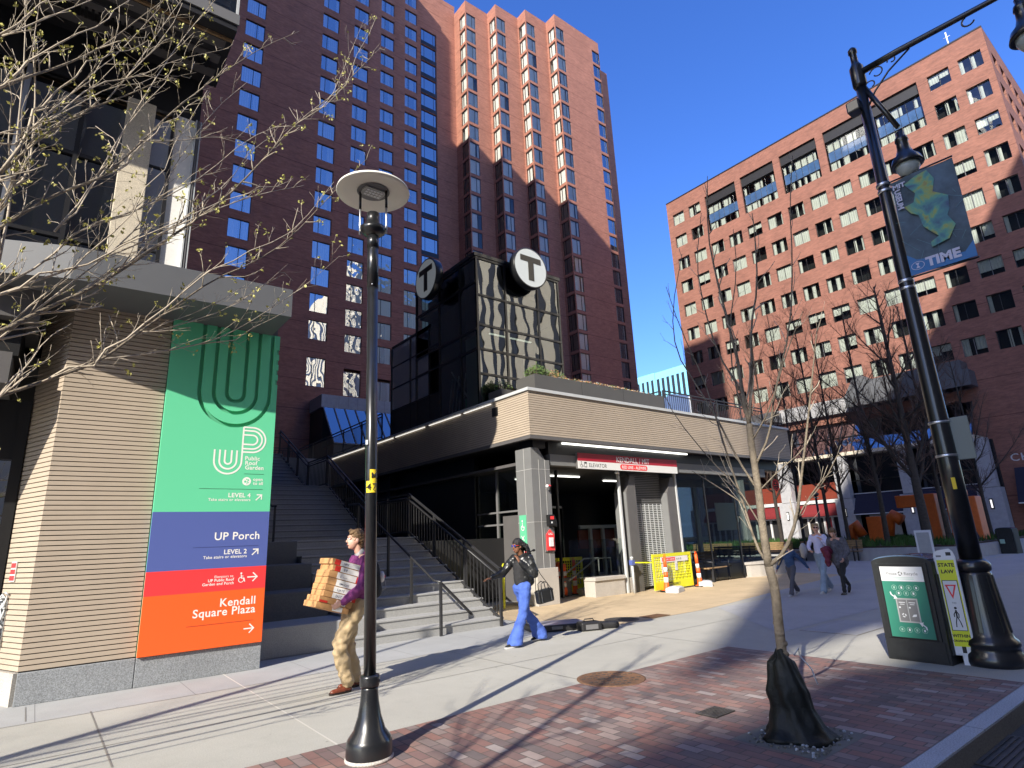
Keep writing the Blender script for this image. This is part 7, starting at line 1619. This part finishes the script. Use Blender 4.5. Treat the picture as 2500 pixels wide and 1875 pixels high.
for i in range(46):
    a = R(rw.uniform(70, 290)); z0 = rw.uniform(.02, .08); p0 = T(-.03+.085*math.cos(a), .085*math.sin(a), z0); e = V((-.05-.10*rw.random(), .045*math.sin(a), -.16-.12*rw.random())); pm = p0+e*.4+V((-.03, .02*math.sin(a), .02)); cap(P, p0, pm, .012, .010, 6); cap(P, pm, p0+e, .010, .006, 6)
organic('hair', P, 'hair_black', wm, .007, 0, .004, 30)
b = MB()
for y in (-1, 1): b.ell(T(.092, y*.03, .014), (.010, .025, .022), 'glass_lens', 12, 8)
simple('glass_lens', (.03, .05, .25), .1, var=.3, coat=1); b.tube([T(.09, -.05, .02), T(.0, -.085, .02)], .003, 'red_sign', 5); b.tube([T(.09, .05, .02), T(.0, .085, .02)], .003, 'red_sign', 5); b.tube([T(.098, -.01, .02), T(.098, .01, .02)], .003, 'red_sign', 5); b.build('sunglasses', wm)
P = []; cap(P, (.0, 0, .97), (-.01, 0, 1.2), .125, .135, 14); cap(P, (-.02, 0, 1.25), (-.03, 0, 1.34), .12, .07, 12); organic('black_top', P, 'top_black', wm, .013, 3, .006, 10, 2)
P = []; cap(P, (-.05, 0, 1.0), (-.05, 0, 1.26), .15, .15, 14); cap(P, (-.06, -.1, 1.28), (-.06, .1, 1.28), .10, .10, 12); cap(P, (-.12, 0, .98), (-.10, 0, 1.2), .13, .12, 12); ov(P, (-.07, 0, 1.36), (.08, .09, .035))
for k in 'LR': cap(P, J['sh'+k], J['el'+k], .078, .070, 12); cap(P, J['el'+k], V(J['el'+k]).lerp(V(J['wr'+k]), .9), .068, .042, 12)
jk = organic('leather_jacket', P, 'leather_black', wm, .013, 3, .014, 9, 5)
P = []; cap(P, (-.01, -.04, .87), (-.01, .04, .87), .118, .118, 14)
for k in 'LR':
    kn = V(J['kn'+k]); an = V(J['an'+k]); cap(P, J['hip'+k], kn, .105, .072, 14); cap(P, kn, kn.lerp(an, .55), .072, .085, 14); end = an+V((0, 0, -.055)); cap(P, kn.lerp(an, .55), end, .085, .125, 16)
organic('trousers', P, 'denim_blue', wm, .013, 3, .012, 8, 9, cut=[((0, 0, .035), (0, 0, -1))])
for (hl, to) in (((.20, .09, 0), (.46, .10, 0)), ((-.47, -.09, .03), (-.22, -.10, 0))):
    P = []; shoe(P, hl, to, .92); o = organic('shoe', P, 'top_black', wm, .009, 2); sole(hl, to, 'shoe_white', 1.05).build('sole', o)
# handbag
b = MB(); b.bbox(-.15, .15, -.06, .06, 0, .21, 'leather_black', .025, 3); b.bbox(-.152, .152, -.055, .055, .17, .19, 'case_black', .004)
for y in (-.05, .05): b.tube([(-.07, y, .19), (-.06, y, .30), (0, y, .33), (.06, y, .30), (.07, y, .19)], .008, 'leather_black', 6)
for x in (-.09, .09): b.box(x-.006, x+.006, .0605, .064, .02, .18, 'alu')
b.tube([(.15, 0, .19), (.10, -.02, .45), (.09, -.06, .68)], .006, 'leather_black', 5); b.tube([(-.15, 0, .19), (.0, -.02, .45), (.07, -.06, .68)], .006, 'leather_black', 5)
o = b.build('handbag', loc=(6.60, 7.68, .62), label='black leather handbag hanging at the side of the person in blue trousers', cat='handbag'); o.rotation_euler = (0, R(8), R(172))
# ---- generic walker for the three people on the plaza
def walker(loc_, lab, s, J, hairm, skin, coat, coatm, trm, shm, heading=180, headyaw=0, headp=0, hairf=None, coatr=1.0, flare=.06, extra=None, coatlen=.9):
    t = thing('person', lab, 'person', loc_, R(heading)); P = body_common(J, s, .92); hc = V(J['head'])+V((.015, 0, .07*s)); T, Rm = head(P, hc, headyaw, headp, s)
    for k, sgn in (('L', 1), ('R', -1)): d = (V(J['wr'+k])-V(J['el'+k])); hand(P, J['wr'+k], d, (0, -sgn, 0.1), .6, s)
    organic('body', P, skin, t, .012, 2); face_bits(T, Rm, t, s)
    P = hairmass(T, Rm, s)
    if hairf: hairf(P, T, s)
    organic('hair', P, hairm, t, .010, 1, .006, 25)
    P = []; pe = V(J['pelvis']); ch = V(J['chest']); cap(P, pe+V((0, 0, .06*s)), ch, .135*s*coatr, .14*s*coatr, 14); cap(P, ch+V((0, -.08*s, .05)), ch+V((0, .08*s, .05)), .105*s, .105*s, 12); cap(P, ch+V((0, 0, .08)), J['neck'], .10*s, .062*s, 12)
    if coatlen < .9: cap(P, pe+V((0, 0, -.10)), pe+V((0, 0, .1)), .155*s*coatr, .14*s*coatr, 14)
    for k in 'LR':
        if coat == 'sleeveless': cap(P, J['neck'], J['sh'+k], .06*s, .06*s); continue
        cap(P, J['sh'+k], J['el'+k], .066*s*coatr, .056*s*coatr, 12); cap(P, J['el'+k], V(J['el'+k]).lerp(V(J['wr'+k]), .93), .055*s*coatr, .042*s, 12)
    organic('jacket' if coat != 'sleeveless' else 'top', P, coatm, t, .016, 3, .008, 9, 4)
    P = []; cap(P, pe+V((0, -.04, -.02)), pe+V((0, .04, -.02)), .115*s, .115*s, 14)
    for k in 'LR': cap(P, J['hip'+k], J['kn'+k], .095*s, .066*s, 12); cap(P, J['kn'+k], V(J['an'+k])+V((0, 0, -.01)), .066*s, flare*s, 12)
    organic('trousers', P, trm, t, .014, 3, .010, 9, 2)
    for k in 'LR':
        a_ = V(J['an'+k]); fd = V(J.get('ft'+k, (1, 0, 0))); hl = a_-fd*.06*s-V((0, 0, .085*s)); to = hl+fd*.25*s; P = []; hl.z = max(0, hl.z); to.z = max(0, to.z); shoe(P, hl, to, s*.9); o = organic('shoe', P, shm, t, .011, 2); sole(hl, to, 'shoe_white' if shm != 'leather_black' else 'eye_dark', s).build('sole', o)
    return t, T
def h_pony(P, T, s): cap(P, T(-.09, 0, .03), T(-.15, 0, -.06), .035*s, .025*s); cap(P, T(-.15, 0, -.06), T(-.16, 0, -.14), .025*s, .012*s)
def h_wind(P, T, s):
    for y in (-.05, 0, .05): cap(P, T(-.07, y, .02), T(-.2, y*1.3, .0), .04*s, .03*s); cap(P, T(-.2, y*1.3, 0), T(-.3, y, -.08), .03*s, .012*s)
    ov(P, T(.0, 0, .1), (.09*s, .08*s, .04*s))
def h_bob(P, T, s): ov(P, T(-.05, 0, -.03), (.08*s, .095*s, .10*s)); cap(P, T(-.1, 0, 0), T(-.17, 0, -.10), .05*s, .03*s); ov(P, T(.05, 0, .09), (.05*s, .075*s, .04*s))
walker((14.86, 7.88, 0), 'child in a blue denim jacket walking ahead of the two women', .76,
       dict(pelvis=(0, 0, .70), chest=(.02, 0, .93), neck=(.02, 0, 1.07), head=(.04, 0, 1.14), shL=(.02, .125, 1.03), shR=(.0, -.125, 1.03), elL=(-.20, .20, .83), elR=(.12, -.19, .82), wrL=(-.36, .26, .64), wrR=(.22, -.24, .64), hipL=(0, .06, .67), hipR=(0, -.06, .67), knL=(.14, .06, .38), knR=(-.06, -.06, .38), anL=(.26, .06, .08), anR=(-.28, -.06, .13), ftR=(.9, 0, -.4)),
       'hair_brown', 'skin_pale', 'jacket', 'denim_dark', 'trouser_grey', 'grey_cloth', headyaw=.3, hairf=h_pony, coatr=1.1, flare=.075)
t, T = walker((15.92, 7.60, 0), 'person with sunglasses in white top and pale jeans', .98,
       dict(pelvis=(0, 0, .95), chest=(-.02, 0, 1.26), neck=(-.02, 0, 1.42), head=(.01, 0, 1.52), shL=(-.0, .165, 1.38), shR=(-.03, -.165, 1.38), elL=(.06, .27, 1.12), elR=(.06, -.25, 1.12), wrL=(.13, .16, 1.28), wrR=(.22, -.14, 1.05), hipL=(0, .08, .92), hipR=(0, -.08, .92), knL=(.16, .08, .50), knR=(-.12, -.08, .50), anL=(.30, .08, .09), anR=(-.40, -.08, .14), ftR=(.92, 0, -.35)),
       'hair_blond', 'skin_pale', 'jacket', 'top_white', 'denim_pale', 'shoe_white', headyaw=.45, hairf=h_wind, flare=.088, coatr=.95)
b = MB(); b.ell(T(.09, -.032, .014), (.012, .03, .02), 'eye_dark', 10, 7); b.ell(T(.09, .032, .014), (.012, .03, .02), 'eye_dark', 10, 7); b.build('sunglasses', t)
P = []; cap(P, (-.06, .17, 1.36), (-.02, .27, 1.10), .085, .075); cap(P, (-.06, -.17, 1.36), (-.0, -.25, 1.10), .085, .075); cap(P, (-.09, -.1, 1.3), (-.09, .1, 1.3), .11, .11); cap(P, (-.1, -.08, 1.05), (-.1, .08, 1.05), .1, .1); cap(P, (-.1, 0, 1.05), (-.1, 0, 1.3), .12, .12); organic('cardigan', P, 'top_black', t, .016, 3, .008)
P = []; ov(P, (0, 0, 0), (.09, .10, .17)); ov(P, (.02, .02, -.14), (.07, .08, .08)); o = organic('tote_bag', P, 'grey_cloth', None, .014, 3, .01); o.location = (15.78, 7.95, 1.06); tag(o, 'pale grey bag hanging from the shoulder of the person in the white top', 'bag')
P = []; ov(P, (0, 0, 0), (.17, .13, .11)); ov(P, (-.12, -.05, -.1), (.10, .09, .12)); ov(P, (.08, .05, -.04), (.1, .1, .1)); ov(P, (-.15, -.05, -.25), (.06, .07, .14)); o = organic('folded_coat', P, 'maroon', None, .014, 2, .02, 9); o.location = (15.55, 7.25, 1.04); tag(o, 'bundled maroon coat carried between the two women', 'coat')
walker((15.72, 7.06, 0), 'person with bowed head in plaid jacket and black trousers', .95,
       dict(pelvis=(-.06, 0, .88), chest=(-.02, 0, 1.15), neck=(.03, 0, 1.31), head=(.09, 0, 1.39), shL=(-.0, .16, 1.27), shR=(-.0, -.16, 1.27), elL=(-.02, .22, 1.0), elR=(-.05, -.22, 1.0), wrL=(.16, .18, .84), wrR=(.02, -.2, .80), hipL=(-.05, .075, .86), hipR=(-.05, -.075, .86), knL=(.14, .07, .47), knR=(-.10, -.07, .47), anL=(.17, .07, .09), anR=(-.44, -.07, .20), ftR=(.45, 0, -.75)),
       'hair_brown', 'skin_pale', 'jacket', 'plaid', 'top_black', 'leather_black', headyaw=.35, headp=.45, hairf=h_bob, coatr=1.28, flare=.048, coatlen=.8)
# ---- seated person by the far bin
t, T = walker((36.2, 9.75, 0), 'person in dark clothes and white shoes sitting beside the far bin', 1.0,
       dict(pelvis=(-.1, 0, .62), chest=(-.02, 0, .92), neck=(.06, 0, 1.08), head=(.13, 0, 1.18), shL=(.0, .17, 1.04), shR=(.0, -.17, 1.04), elL=(.12, .24, .78), elR=(.12, -.24, .78), wrL=(.36, .10, .72), wrR=(.36, -.10, .72), hipL=(-.08, .09, .60), hipR=(-.08, -.09, .60), knL=(.36, .14, .56), knR=(.36, -.12, .56), anL=(.38, .12, .10), anR=(.55, -.10, .10)),
       'hair_black', 'skin_pale', 'jacket', 'top_black', 'denim_dark', 'shoe_white', heading=200, headp=.5, hairf=None, coatr=1.15)
P = []; ov(P, (0, 0, 0), (.24, .24, .30)); b = MB(); b.bbox(-.35, .25, -.4, .4, 0, .5, 'limestone', .01); b.build('stone_seat', loc=(36.35, 9.8, 0), label='low stone block seat under the person by the far bin', cat='seat')
